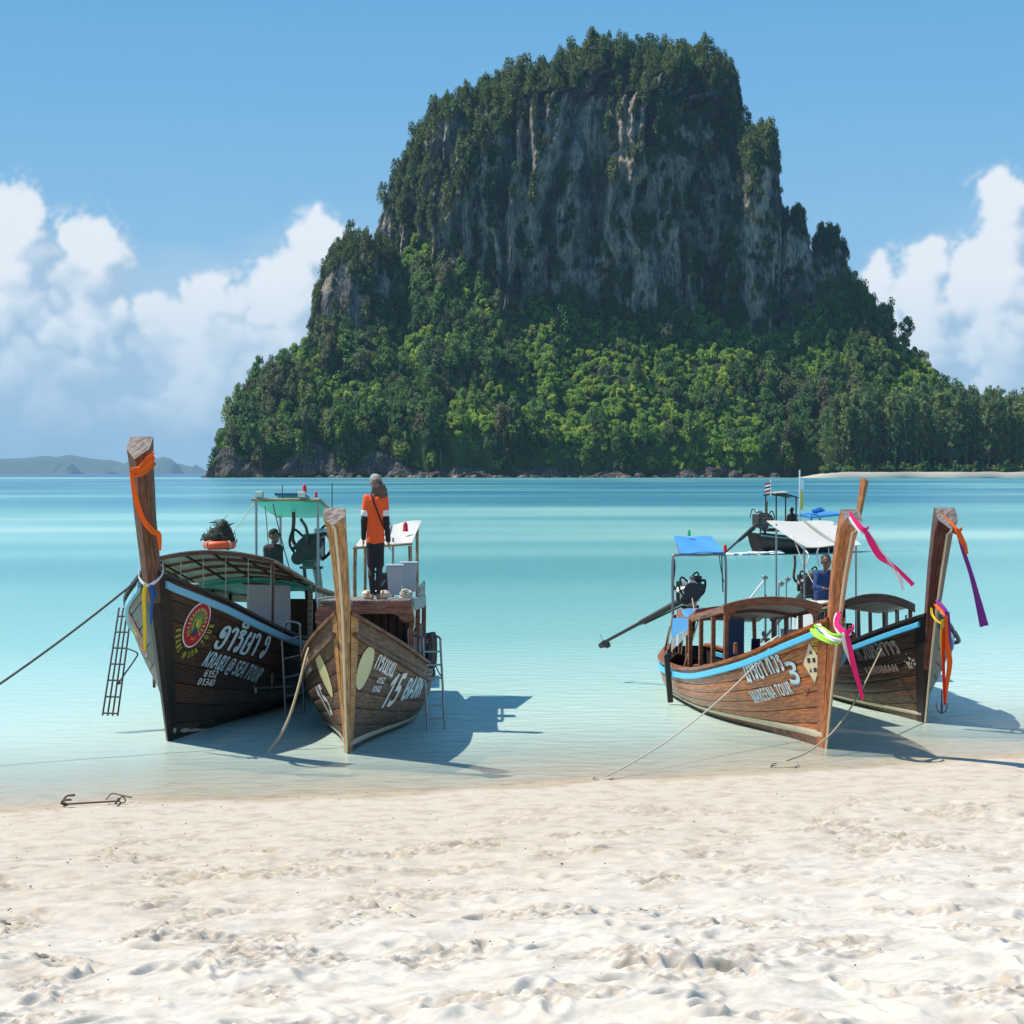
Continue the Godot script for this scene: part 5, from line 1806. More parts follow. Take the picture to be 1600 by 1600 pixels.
func boat_two(us: Array) -> void:
	var b := make_hull("longtail_boat", "weathered brown longtail boat with two plain pale ovals and the number 15 on its bow", Vector3(-1.885, 0, -21.9), 0.02, {"L": 6.2, "us": us, "w": [0.07, 0.23, 0.37, 0.58, 0.76, 0.78, 0.70, 0.60, 0.42], "h": [1.62, 1.48, 1.35, 1.12, 0.84, 0.74, 0.70, 0.70, 0.74], "rake": 0.25,
		"planks": 9, "floor_y": 0.30, "cap": "grey_plank_b", "stripe": "grey_plank_c", "stripe_drop": 0.20, "stripe_h": 0.05, "boot": "pale_wash", "boot_y": [[0.14, 0.10], [0.07, 0.05]], "grime": ["silt", 0.42], "band": "tan_post", "band_u": 0.022, "post_mat": "tan_post", "cut": 0.8, "batten": "cream_board",
		"post": [[-0.2, 0.1, 0, 0.06, 0.10], [0.0, 0.0, 0, 0.07, 0.12], [0.7, -0.18, 0, 0.10, 0.14], [1.3, -0.33, 0, 0.13, 0.18], [1.65, -0.43, 0.0, 0.15, 0.2], [2.2, -0.62, 0.02, 0.18, 0.2], [2.6, -0.82, 0.04, 0.21, 0.22], [2.82, -0.95, 0.05, 0.24, 0.24]]}, ["grey_plank", "grey_plank_b", "grey_plank_c", "brown_plank_b"])
	on_hull(b, "pale_oval", disc(0, 0, 0.16, 0.25), -1.0, 0.07, 0.97, 1.0, 0, 0.019, mats.cream_paint, 0.10)
	on_hull(b, "pale_oval", disc(0, 0, 0.19, 0.27), 1.0, 0.48, 0.86, -1.0, 0, 0.013, mats.cream_paint, -0.2)
	on_hull(b, "lettering", script(["k", "r", "ii^", "n", "s", "a^", "n"], 0.165, 0.13, 1.0, 0.54), -1.0, 0.29, 0.945, 1.0, -0.30, 0.014, mats.white_paint)
	on_hull(b, "lettering", words("4152", 0.075, 1.0, true, false, 0.20), -1.0, 0.46, 0.785, 1.0, -0.12, 0.014, mats.white_paint)
	on_hull(b, "lettering", words("0142", 0.075, 1.0, true, false, 0.22), -1.0, 0.41, 0.69, 1.0, -0.12, 0.014, mats.white_paint)
	on_hull(b, "lettering", words("15", 0.40, 1.0, true, false, 0.40), -1.0, 0.80, 0.61, 1.0, -0.06, 0.014, mats.white_paint, 0.22)
	on_hull(b, "lettering", words("BARR", 0.27, 1.0, true, false, 0.70), -1.0, 1.32, 0.58, 1.0, -0.05, 0.014, mats.pale_blue_paint, 0.10)
	on_hull(b, "lettering", words("15", 0.36, 1.0, true, false, 0.42), 1.0, 1.16, 0.44, -1.0, 0.2, 0.014, mats.white_paint, -0.15)
	on_hull(b, "lettering", script(["k", "r", "ii^", "n"], 0.18, 0.14, 1.0, 0.5), 1.0, 1.5, 0.72, -1.0, 0.25, 0.014, mats.white_paint)
	# cabin: carved front beam, flat roof, dark slats before an added black board
	part(b, "carved_beam", "red_wood", func(st): prism(st, [[-0.58, 1.36], [-0.61, 1.42], [-0.59, 1.56], [-0.55, 1.60], [0.0, 1.585], [0.57, 1.545], [0.62, 1.46], [0.62, 1.34], [0.58, 1.28], [0.53, 1.29], [0.47, 1.37], [0.38, 1.415], [0.0, 1.445], [-0.36, 1.445], [-0.42, 1.42], [-0.46, 1.36], [-0.52, 1.33]], 2.02, 2.16))
	for k in 7:
		var x0 := -0.56 + 1.12 * k / 7.0
		part(b, "roof_board", "cut_end", func(st): beam(st, Vector3(x0 + 0.08, 1.60, 2.04), Vector3(x0 + 0.08, 1.47, 4.7), 0.154, 0.03))
	for s in [1.0, -1.0]:
		part(b, "roof_fascia", "grey_green", func(st): beam(st, Vector3(0.59 * s, 1.55, 2.17), Vector3(0.57 * s, 1.43, 4.7), 0.05, 0.16))
		for z in [2.2, 3.3, 4.5]:
			part(b, "roof_post", "red_wood", func(st): beam(st, Vector3(0.57 * s, 0.4, z), Vector3(0.58 * s, 1.5 - 0.045 * (z - 2.0), z), 0.06, 0.06))
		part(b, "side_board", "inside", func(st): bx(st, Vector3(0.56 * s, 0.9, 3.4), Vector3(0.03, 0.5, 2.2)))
	part(b, "bulkhead", "black_wood", func(st): bx(st, Vector3(0, 0.88, 2.68), Vector3(1.10, 1.12, 0.03)))  # added backing board, its black stands in for the shaded cabin interior
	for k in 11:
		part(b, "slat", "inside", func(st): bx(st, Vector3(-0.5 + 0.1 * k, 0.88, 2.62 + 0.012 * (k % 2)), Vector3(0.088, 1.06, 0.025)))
	part(b, "side_rail", "grey_green", func(st):
		for z in [3.2, 3.6, 4.0, 4.5]:
			line(st, Vector3(-0.58, 1.46, z), Vector3(-0.58, 1.72, z), 0.014)
		line(st, Vector3(-0.58, 1.72, 3.15), Vector3(-0.58, 1.66, 4.55), 0.018)
		line(st, Vector3(-0.58, 1.60, 3.15), Vector3(-0.58, 1.56, 4.55), 0.014))
	for p in [[0.38, "bamboo"], [-0.38, "bamboo"]]:
		part(b, "awning_post", p[1], func(st): tube(st, smooth_path([Vector3(p[0] * 0.93, 0.6, 4.62), Vector3(p[0] * 1.02, 1.6, 4.58), Vector3(p[0], 2.2, 4.6)]), 0.028))
		part(b, "awning_post", "bamboo", func(st): line(st, Vector3(p[0], 0.6, 6.0), Vector3(p[0], 2.5, 6.0), 0.024))
	part(b, "awning", "white_sheet", func(st): cloth(st, Vector3(0.40, 2.18, 4.55), Vector3(-0.40, 2.24, 4.55), Vector3(-0.44, 2.52, 6.05), Vector3(0.38, 2.40, 6.05), 0.05, 0.012))
	part(b, "awning_edge", "bamboo", func(st):
		line(st, Vector3(0.41, 2.17, 4.54), Vector3(-0.42, 2.23, 4.54), 0.018)
		line(st, Vector3(0.05, 2.2, 4.56), Vector3(0.02, 2.48, 6.05), 0.014))
	lantern(b, Vector3(-0.27, 2.40, 5.2), "red_glass", 1.2)
	engine(b, Vector3(0.02, 1.62, 5.0), 0.75, Vector3(0.5, 0.4, 8.4))
	part(b, "mast", "galvanised", func(st):
		line(st, Vector3(-0.12, 1.45, 4.9), Vector3(-0.12, 2.3, 4.9), 0.016)
		line(st, Vector3(0.1, 1.55, 4.7), Vector3(-0.12, 1.85, 4.9), 0.018))
	var hk := hull_at(b, 2.2, 0.80, -1.0) + Vector3(-0.03, 0.30, 0)
	boarding_ladder(b, "rusty boarding ladder hung from the right side of the boat numbered 15", hk, hk + Vector3(-0.10, -1.16, -0.22), 0.26, Vector3(-0.6, 0, -0.8), "galvanised", 7)
	part(b, "rope_coil", "dark_rope", func(st):
		for k in 5:
			var c := PackedVector3Array()
			for q in 17:
				var a := TAU * q / 16.0
				c.append(hull_at(b, 2.35, 0.78, -1.0, 0.02) + Vector3(0.03 * cos(a) - 0.012 * k, 0.22 * sin(a) + 0.18, 0.06 * cos(a) + 0.01 * k))
			tube(st, c, 0.014, 6))


func boat_three(us: Array) -> void:
	var b := make_hull("longtail_boat", "orange brown varnished longtail boat with a bright blue stripe and a big number 3", Vector3(3.645, 0, -22.3), -0.15, {"L": 6.5, "us": us, "w": [0.07, 0.22, 0.36, 0.57, 0.75, 0.80, 0.76, 0.68, 0.30], "h": [1.52, 1.38, 1.25, 1.00, 0.76, 0.60, 0.51, 0.52, 0.60], "rake": 0.26,
		"planks": 9, "floor_y": 0.18, "cap": "orange_plank_b", "stripe": "bright_blue_paint", "stripe_drop": 0.085, "stripe_h": 0.075, "boot": "pale_wash", "boot_y": [[0.20, 0.10], [0.11, 0.07]], "grime": ["silt", 0.20], "band": "orange_plank_b", "band_u": 0.022, "post_mat": "orange_post", "cut": 0.8, "batten": "cream_board",
		"post": [[-0.2, 0.1, 0, 0.06, 0.10], [0.0, 0.0, 0, 0.07, 0.12], [0.7, -0.19, 0, 0.10, 0.15], [1.2, -0.32, 0, 0.13, 0.18], [1.6, -0.44, 0.0, 0.15, 0.21], [2.1, -0.68, 0.02, 0.18, 0.23], [2.55, -0.95, 0.03, 0.20, 0.25], [2.80, -1.12, 0.03, 0.21, 0.27]]}, ["orange_plank", "orange_plank_b", "orange_plank_c"])
	for side in [1.0, -1.0]:
		put("bottom_paint", fin(water_band(b, side, [0.112, 0.072], [-0.3, -0.2], 0.014)), mats.boot_red, b.root)
	var title := ["m", "aa", "r", "ii^", "y", "mark^", "aa", " ", "t", "a^", "w", "tho^", "r", "mark^"]
	on_hull(b, "lettering_shade", script(title, 0.19, 0.20, 1.0, 0.84), 1.0, 1.275, 0.64, -1.0, 0.28, 0.013, mats.blue_paint)
	on_hull(b, "lettering", script(title, 0.19, 0.12, 1.0, 0.84), 1.0, 1.27, 0.645, -1.0, 0.28, 0.0165, mats.white_paint)
	on_hull(b, "lettering", words("MAREENA TOUR", 0.15, 1.0, true, false, 0.90), 1.0, 1.34, 0.44, -1.0, 0.25, 0.014, mats.pale_blue_paint)
	on_hull(b, "lettering_shade", words("3", 0.285, 1.0, true, false, 0.215), 1.0, 0.475, 0.825, -1.0, 0.10, 0.013, mats.blue_paint)
	on_hull(b, "lettering", words("3", 0.27, 1.0, true, false, 0.20), 1.0, 0.46, 0.835, -1.0, 0.10, 0.0165, mats.pale_blue_paint)
	on_hull(b, "diamond_board", poly([[0, 0.235], [0.155, 0.03], [0, -0.235], [-0.155, -0.03]]), 1.0, -0.02, 1.00, -1.0, 0, 0.014, mats.cream_board, 0.06)
	on_hull(b, "diamond_marks", joined([poly([[-.075, .01], [-.025, .02], [-.025, .075], [-.075, .065]]), poly([[.015, .025], [.065, .035], [.065, .085], [.015, .075]]), poly([[-.065, -.10], [-.02, -.09], [-.04, -.04]]), poly([[.012, -.09], [.065, -.08], [.065, -.03], [.012, -.04]]), poly([[-.025, .12], [.035, .13], [.0, .165]])]), 1.0, -0.02, 0.98, -1.0, 0, 0.018, mats.black_paint, 0.06)
	on_hull(b, "lettering", words("4152", 0.06, 1.0, true, false, 0.17), 1.0, -0.06, 1.225, -1.0, 0.2, 0.014, mats.yellow_paint)
	on_hull(b, "lettering", words("03997", 0.06, 1.0, true, false, 0.18), 1.0, -0.04, 1.145, -1.0, 0.2, 0.014, mats.yellow_paint)
	on_hull(b, "paint_patch", joined([disc(0, 0, 0.03, 0.035, 7), disc(0.05, 0.04, 0.02, 0.03, 6), disc(0.07, -0.03, 0.015, 0.02, 6)]), 1.0, 0.22, 0.62, -1.0, 0, 0.013, mats.faded_red_paint)
	# cabin: arched roof with a white ceiling on varnished posts
	part(b, "ceiling", "ceiling_white", func(st): roof(st, [[2.2, 1.475, 0.60, 0.09], [3.2, 1.30, 0.60, 0.09], [4.1, 1.20, 0.56, 0.08]], 0.01))
	part(b, "roof_top", "cabin_wood", func(st): roof(st, [[2.15, 1.51, 0.63, 0.09], [3.2, 1.335, 0.63, 0.09], [4.2, 1.235, 0.58, 0.08]], 0.03))
	part(b, "front_arch", "cabin_wood", func(st): arch_beam(st, 2.14, 1.475, 0.65, 0.10, 0.06, 0.11))
	part(b, "ceiling_rib", "dark_post", func(st): arch_beam(st, 3.0, 1.30, 0.58, 0.085, 0.04, 0.04))
	for s in [1.0, -1.0]:
		part(b, "arch_bracket", "cabin_wood", func(st): prism(st, [[0.60 * s, 1.20], [0.63 * s, 1.50], [0.44 * s, 1.47], [0.55 * s, 1.38]] if s > 0 else [[0.60 * s, 1.20], [0.55 * s, 1.38], [0.44 * s, 1.47], [0.63 * s, 1.50]], 2.16, 2.22))
		part(b, "roof_edge", "cabin_wood", func(st): beam(st, Vector3(0.62 * s, 1.47, 2.17), Vector3(0.57 * s, 1.20, 4.15), 0.05, 0.09))
		for z in [2.2, 2.85, 3.5, 4.1]:
			part(b, "roof_post", "cabin_wood" if s > 0 else "dark_post", func(st): beam(st, Vector3(0.60 * s, 0.25, z), Vector3(0.59 * s, 1.46 - 0.13 * (z - 2.2), z), 0.055, 0.055))
	part(b, "curtain", "curtain_blue", func(st): cloth(st, Vector3(0.44, 1.28, 2.9), Vector3(0.16, 1.30, 2.9), Vector3(0.16, 0.2, 2.92), Vector3(0.46, 0.2, 2.92), 0.0))
	part(b, "curtain", "purple_cloth", func(st): cloth(st, Vector3(-0.02, 1.0, 3.2), Vector3(-0.14, 1.0, 3.2), Vector3(-0.16, 0.35, 3.2), Vector3(0.0, 0.35, 3.2), 0.0))
	part(b, "window_curtain", "pale_curtain", func(st): cloth(st, Vector3(-0.57, 1.2, 2.3), Vector3(-0.57, 1.1, 3.4), Vector3(-0.57, 0.75, 3.4), Vector3(-0.57, 0.75, 2.3), 0.0))
	part(b, "bench", "cabin_wood", func(st):
		bx(st, Vector3(0, 0.45, 2.7), Vector3(1.1, 0.04, 0.28))
		bx(st, Vector3(0, 0.45, 3.6), Vector3(1.1, 0.04, 0.28))
		bx(st, Vector3(0.1, 0.40, 5.2), Vector3(0.9, 0.04, 0.3)))
	# lower saddle-shaped roof aft, with blue sheet and tarpaulin
	part(b, "aft_roof", "cabin_wood", func(st): roof(st, [[4.1, 1.33, 0.52, 0.05], [4.6, 1.18, 0.52, 0.04], [5.2, 1.13, 0.48, 0.03], [5.7, 1.22, 0.40, 0.02]], 0.07))
	part(b, "aft_roof_sheet", "blue_sheet", func(st): roof(st, [[4.85, 1.17, 0.42, 0.03], [5.2, 1.15, 0.41, 0.03], [5.62, 1.22, 0.36, 0.02]], 0.008))
	part(b, "tarpaulin", "blue_sheet", func(st): cloth(st, Vector3(0.56, 1.20, 4.2), Vector3(0.46, 1.10, 5.7), Vector3(0.48, 0.80, 5.7), Vector3(0.57, 1.08, 4.2), 0.02))
	part(b, "clear_tarpaulin", "clear_sheet", func(st): cloth(st, Vector3(0.57, 1.08, 4.25), Vector3(0.48, 0.80, 5.7), Vector3(0.49, 0.60, 5.7), Vector3(0.57, 1.0, 4.25), 0.02))
	for p in [[0.50, 4.6], [0.46, 5.2], [0.42, 5.75], [-0.48, 4.7], [-0.42, 5.7]]:
		part(b, "roof_post", "cabin_wood", func(st): beam(st, Vector3(p[0] * 1.05, 0.2, p[1]), Vector3(p[0], 1.14, p[1]), 0.05, 0.05))
	part(b, "stern_bench", "red_wood", func(st):
		bx(st, Vector3(0.0, 0.34, 4.7), Vector3(1.2, 0.05, 0.4))
		bx(st, Vector3(0.2, 0.26, 5.6), Vector3(0.5, 0.3, 0.3)))
	part(b, "hatch_board", "black_wood", func(st): box(st, Transform3D(Basis(Vector3.RIGHT, 0.7) * Basis(Vector3.UP, 0.4), Vector3(0.52, 0.50, 5.0)), Vector3(0.4, 0.03, 0.4), 0.008))
	engine(b, Vector3(0.12, 1.42, 6.05), 0.85, Vector3(1.16, 0.60, 7.35), true)
	frame(b, "engine_frame", "galvanised", Vector3(0.0, 0, 5.95), 0.40, 0.4, 2.0, 0.020)
	part(b, "engine_canopy", "blue_sheet", func(st): cloth(st, Vector3(0.30, 2.03, 5.9), Vector3(-0.36, 2.05, 5.9), Vector3(-0.46, 2.24, 7.0), Vector3(0.14, 2.24, 7.0), 0.03, 0.012))
	part(b, "canopy_arm", "galvanised", func(st):
		line(st, Vector3(0.30, 2.0, 5.95), Vector3(0.12, 2.22, 7.0), 0.014)
		line(st, Vector3(-0.34, 2.0, 5.95), Vector3(-0.45, 2.22, 7.0), 0.014))
	lantern(b, Vector3(-0.08, 2.27, 6.9), "green_glass", 0.8)
	lantern(b, Vector3(-0.38, 2.07, 5.9), "red_glass", 0.9)
	part(b, "frame_line", "dark_rope", func(st):
		tube(st, sag(Vector3(-0.34, 2.0, 5.95), Vector3(-0.36, 1.45, 5.95), 0.0), 0.010, 5)
		tube(st, sag(Vector3(-0.30, 2.0, 5.95), Vector3(-0.36, 1.6, 5.9), 0.04), 0.007, 5))
	part(b, "stern_guard", "cabin_wood", func(st):
		line(st, Vector3(0.36, 0.5, 6.4), Vector3(0.30, 1.1, 5.95), 0.02)
		line(st, Vector3(0.5, 0.5, 6.1), Vector3(0.45, 0.95, 5.9), 0.02))
	var fp := thing("fender_board", "long black fender board hung on a cord over the side of the number 3 boat", "fender", b.root.transform * hull_at(b, 4.3, 0.45, 1.0, 0.06), b.root.rotation.y)
	var fs := st_new()
	beam(fs, Vector3(0.06, 0.26, -0.04), Vector3(-0.02, -0.42, 0.06), 0.075, 0.05)
	put("board", fin(fs), mats.black_paint, fp)
	var fc := st_new()
	line(fc, Vector3(0.06, 0.26, -0.04), Vector3(-0.02, 0.8, -0.05), 0.008, 6)
	put("cord", fin(fc), mats.rope, fp)
	part(b, "roof_line", "rope", func(st):
		tube(st, sag(Vector3(0.5, 1.28, 4.2), Vector3(0.10, 1.40, 6.0), 0.03), 0.009, 5)
		tube(st, sag(Vector3(0.50, 1.2, 4.0), Vector3(0.62, 0.4, 4.5), 0.01), 0.010, 5)
		tube(st, sag(Vector3(0.45, 1.1, 5.0), Vector3(0.5, 0.4, 5.1), 0.01), 0.008, 5))
	# cleat with the anchor line made fast
	part(b, "cleat", "cabin_wood", func(st): bx(st, hull_at(b, 1.55, 0.97, 1.0) + Vector3(-0.02, 0.06, 0), Vector3(0.05, 0.14, 0.05)))


func boat_four(us: Array) -> void:
	var b := make_hull("longtail_boat", "dull brown longtail boat with faded red and grey lettering, at the far right", Vector3(5.30, 0, -24.6), -0.075, {"L": 6.4, "us": us, "w": [0.07, 0.30, 0.48, 0.68, 0.80, 0.82, 0.74, 0.62, 0.40], "h": [1.40, 1.27, 1.14, 0.93, 0.74, 0.64, 0.58, 0.58, 0.64], "rake": 0.26,
		"planks": 9, "floor_y": 0.24, "cap": "black_wood", "stripe": "bright_blue_paint", "stripe_drop": 0.085, "stripe_h": 0.07, "boot": "pale_wash", "boot_y": [[0.13, 0.08], [0.08, 0.05]], "band": "black_wood", "band_u": 0.020, "post_mat": "dark_post", "stem_mat": "black_wood", "stem_rings": 3, "grime": ["silt", 0.34], "cut": 0.9, "batten": "cream_board",
		"post": [[-0.2, 0.1, 0, 0.06, 0.10], [0.0, 0.0, 0, 0.07, 0.12], [0.7, -0.19, 0, 0.11, 0.16], [1.1, -0.30, 0, 0.14, 0.2], [1.5, -0.43, 0.0, 0.17, 0.23], [2.0, -0.66, 0.01, 0.21, 0.26], [2.45, -0.90, 0.02, 0.24, 0.28], [2.78, -1.08, 0.02, 0.26, 0.3]]}, ["brown_plank", "brown_plank_b", "brown_plank_c"])
	var faded := ["h", "w", "a^", "n", "h", "l", "i^", "k", "aa", "r"]
	on_hull(b, "lettering_shade", script(faded, 0.17, 0.22, 1.0, 0.86), 1.0, 0.95, 0.695, -1.0, 0.21, 0.013, mats.faded_red_paint)
	on_hull(b, "lettering", script(faded, 0.17, 0.11, 1.0, 0.86), 1.0, 0.94, 0.71, -1.0, 0.21, 0.0165, mats.pale_wash)
	on_hull(b, "lettering", words("KORNMAN", 0.10, 1.0, true, false, 0.66), 1.0, 0.92, 0.56, -1.0, 0.17, 0.014, mats.faded_red_paint)
	on_hull(b, "lettering", words("KORNMAN", 0.095, 1.0, false, false, 0.66), 1.0, 0.91, 0.57, -1.0, 0.17, 0.0165, mats.pale_wash)
	var scuffs := []
	for k in 26:
		var a := rng.randf() * TAU
		scuffs.append(disc(cos(a) * 0.09 * rng.randf(), sin(a) * 0.13 * rng.randf(), 0.006 + 0.01 * rng.randf(), 0.008 + 0.016 * rng.randf(), 6))
	on_hull(b, "worn_paint", joined(scuffs), 1.0, 0.02, 0.76, -1.0, 0, 0.013, mats.pale_wash)
	part(b, "ceiling", "ceiling_white", func(st): roof(st, [[2.4, 1.31, 0.52, 0.14], [3.4, 1.18, 0.54, 0.13], [4.2, 1.10, 0.54, 0.12]], 0.01))
	part(b, "roof_top", "cabin_wood", func(st): roof(st, [[2.35, 1.35, 0.55, 0.15], [3.4, 1.22, 0.57, 0.13], [4.2, 1.15, 0.57, 0.12]], 0.03))
	part(b, "roof_top", "cream_sheet", func(st): roof(st, [[3.9, 1.22, 0.56, 0.10], [4.6, 1.17, 0.55, 0.09], [5.4, 1.15, 0.50, 0.08]], 0.03))
	part(b, "front_arch", "brown_plank_b", func(st): arch_beam(st, 2.34, 1.30, 0.56, 0.15, 0.06, 0.12))
	for s in [1.0, -1.0]:
		part(b, "roof_edge", "bamboo", func(st): beam(st, Vector3(0.57 * s, 1.24, 3.4), Vector3(0.52 * s, 1.13, 5.45), 0.05, 0.08))
		for z in [2.42, 3.1, 3.8, 4.6, 5.3]:
			part(b, "roof_post", "dark_post", func(st): beam(st, Vector3(0.54 * s, 0.3, z), Vector3(0.52 * s, 1.30 - 0.07 * (z - 2.4), z), 0.05, 0.05))
		for z in [2.5, 3.0, 3.5]:
			part(b, "curtain", "pale_curtain", func(st): cloth(st, Vector3(0.50 * s, 1.2, z), Vector3(0.50 * s, 1.18, z + 0.12), Vector3(0.50 * s, 0.72, z + 0.06), Vector3(0.50 * s, 0.72, z + 0.0), 0.0))
	part(b, "side_curtain", "pale_curtain", func(st): cloth(st, Vector3(0.56, 1.14, 3.5), Vector3(0.53, 1.08, 5.3), Vector3(0.55, 0.6, 5.3), Vector3(0.58, 0.6, 3.5), 0.0))
	part(b, "bulkhead", "inside", func(st): bx(st, Vector3(0.36, 0.85, 3.3), Vector3(0.34, 0.9, 0.04)))
	part(b, "bulkhead", "inside", func(st): bx(st, Vector3(0, 0.5, 5.4), Vector3(0.9, 0.7, 0.04)))
	part(b, "seat_cloth", "faded_red_paint", func(st): bx(st, Vector3(0.2, 0.72, 3.1), Vector3(0.2, 0.4, 0.12), 0.03))
	# things lying on the after roof are fixed there: hatch, rail and stanchions
	part(b, "roof_rail", "white_paint", func(st):
		line(st, Vector3(0.46, 1.20, 4.0), Vector3(0.46, 1.30, 4.0), 0.012)
		line(st, Vector3(0.2, 1.28, 3.95), Vector3(-0.35, 1.28, 3.95), 0.012)
		line(st, Vector3(-0.35, 1.2, 3.95), Vector3(-0.35, 1.3, 3.95), 0.012))
	part(b, "awning", "white_sheet", func(st): cloth(st, Vector3(0.34, 2.06, 5.1), Vector3(-0.52, 2.10, 5.1), Vector3(-0.50, 2.42, 6.9), Vector3(0.60, 2.42, 6.9), 0.03, 0.012))
	part(b, "awning_seam", "grey_green", func(st): line(st, Vector3(-0.16, 2.06, 5.08), Vector3(-0.02, 2.42, 6.9), 0.022, 6))
	for p in [[0.36, 5.2, 2.06], [-0.46, 5.2, 2.08], [0.5, 6.6, 2.38], [-0.46, 6.6, 2.38]]:
		part(b, "awning_post", "galvanised", func(st): line(st, Vector3(p[0], 0.5, p[1]), Vector3(p[0], p[2], p[1]), 0.016))
	part(b, "awning_strut", "white_paint", func(st):
		tube(st, smooth_path([Vector3(0.34, 1.75, 5.2), Vector3(0.30, 1.95, 5.2), Vector3(0.42, 2.2, 5.9)]), 0.014)
		tube(st, smooth_path([Vector3(0.12, 1.75, 5.2), Vector3(0.16, 1.95, 5.2), Vector3(0.05, 2.12, 5.4)]), 0.014))
	part(b, "stay_line", "pale_rope", func(st):
		tube(st, sag(Vector3(0.40, 2.2, 5.8), Vector3(0.22, 1.5, 5.2), 0.05), 0.008, 5)
		tube(st, sag(Vector3(0.0, 2.05, 5.1), Vector3(0.0, 1.2, 5.0), 0.0), 0.008, 5))
	engine(b, Vector3(0.16, 1.42, 5.75), 0.8, Vector3(0.2, 0.3, 9.0))
	# white pole and little lamps on stanchions to the left of the roof
	for p in [[0.98, 1.55, 0.0], [0.74, 1.46, 0.1], [0.60, 1.52, 0.2], [0.88, 1.3, 0.4]]:
		part(b, "stanchion", "iron", func(st): line(st, Vector3(p[0], 0.55, 5.2 + p[2]), Vector3(p[0], p[1], 5.2 + p[2]), 0.008, 6))
	for p in [[0.98, 1.58, 0.0], [0.70, 1.48, 0.1], [0.58, 1.54, 0.2]]:
		part(b, "lamp_head", "galvanised", func(st): lathe(st, Transform3D(Basis(Vector3.FORWARD, 0.7), Vector3(p[0], p[1], 5.2 + p[2])), [[0.0, 0.05], [0.03, 0.04], [0.045, -0.03], [0.0, -0.035]], 10))
	part(b, "boat_hook", "white_paint", func(st): line(st, Vector3(1.40, 1.05, 5.1), Vector3(1.0, 1.53, 5.2), 0.016))
	part(b, "hook_bracket", "white_paint", func(st):
		line(st, Vector3(1.40, 1.05, 5.1), Vector3(0.75, 0.95, 5.1), 0.012)
		bx(st, Vector3(1.38, 1.02, 5.1), Vector3(0.12, 0.10, 0.06), 0.02))
	part(b, "cleat", "old_post", func(st): bx(st, hull_at(b, 1.15, 1.03, 1.0) + Vector3(-0.03, 0.05, 0), Vector3(0.05, 0.16, 0.05)))
	part(b, "side_board", "green_hull", func(st): tube(st, smooth_path([hull_at(b, 0.55, 1.12, -1.0, 0.03), hull_at(b, 0.9, 0.98, -1.0, 0.10), hull_at(b, 1.4, 0.9, -1.0, 0.08)]), 0.03))
	# folded anchor grapnel hanging at the stem
	part(b, "grapnel", "iron", func(st):
		var c := Vector3(-0.20, 0.42, -0.12)
		line(st, c, c + Vector3(0, -0.30, 0), 0.008, 6)
		for k in 4:
			var a := TAU * k / 4
			tube(st, smooth_path([c + Vector3(0, -0.29, 0), c + Vector3(cos(a + 0.4) * 0.05, -0.26, sin(a + 0.4) * 0.05), c + Vector3(cos(a + 0.4) * 0.07, -0.17, sin(a + 0.4) * 0.07)]), 0.007, 6))


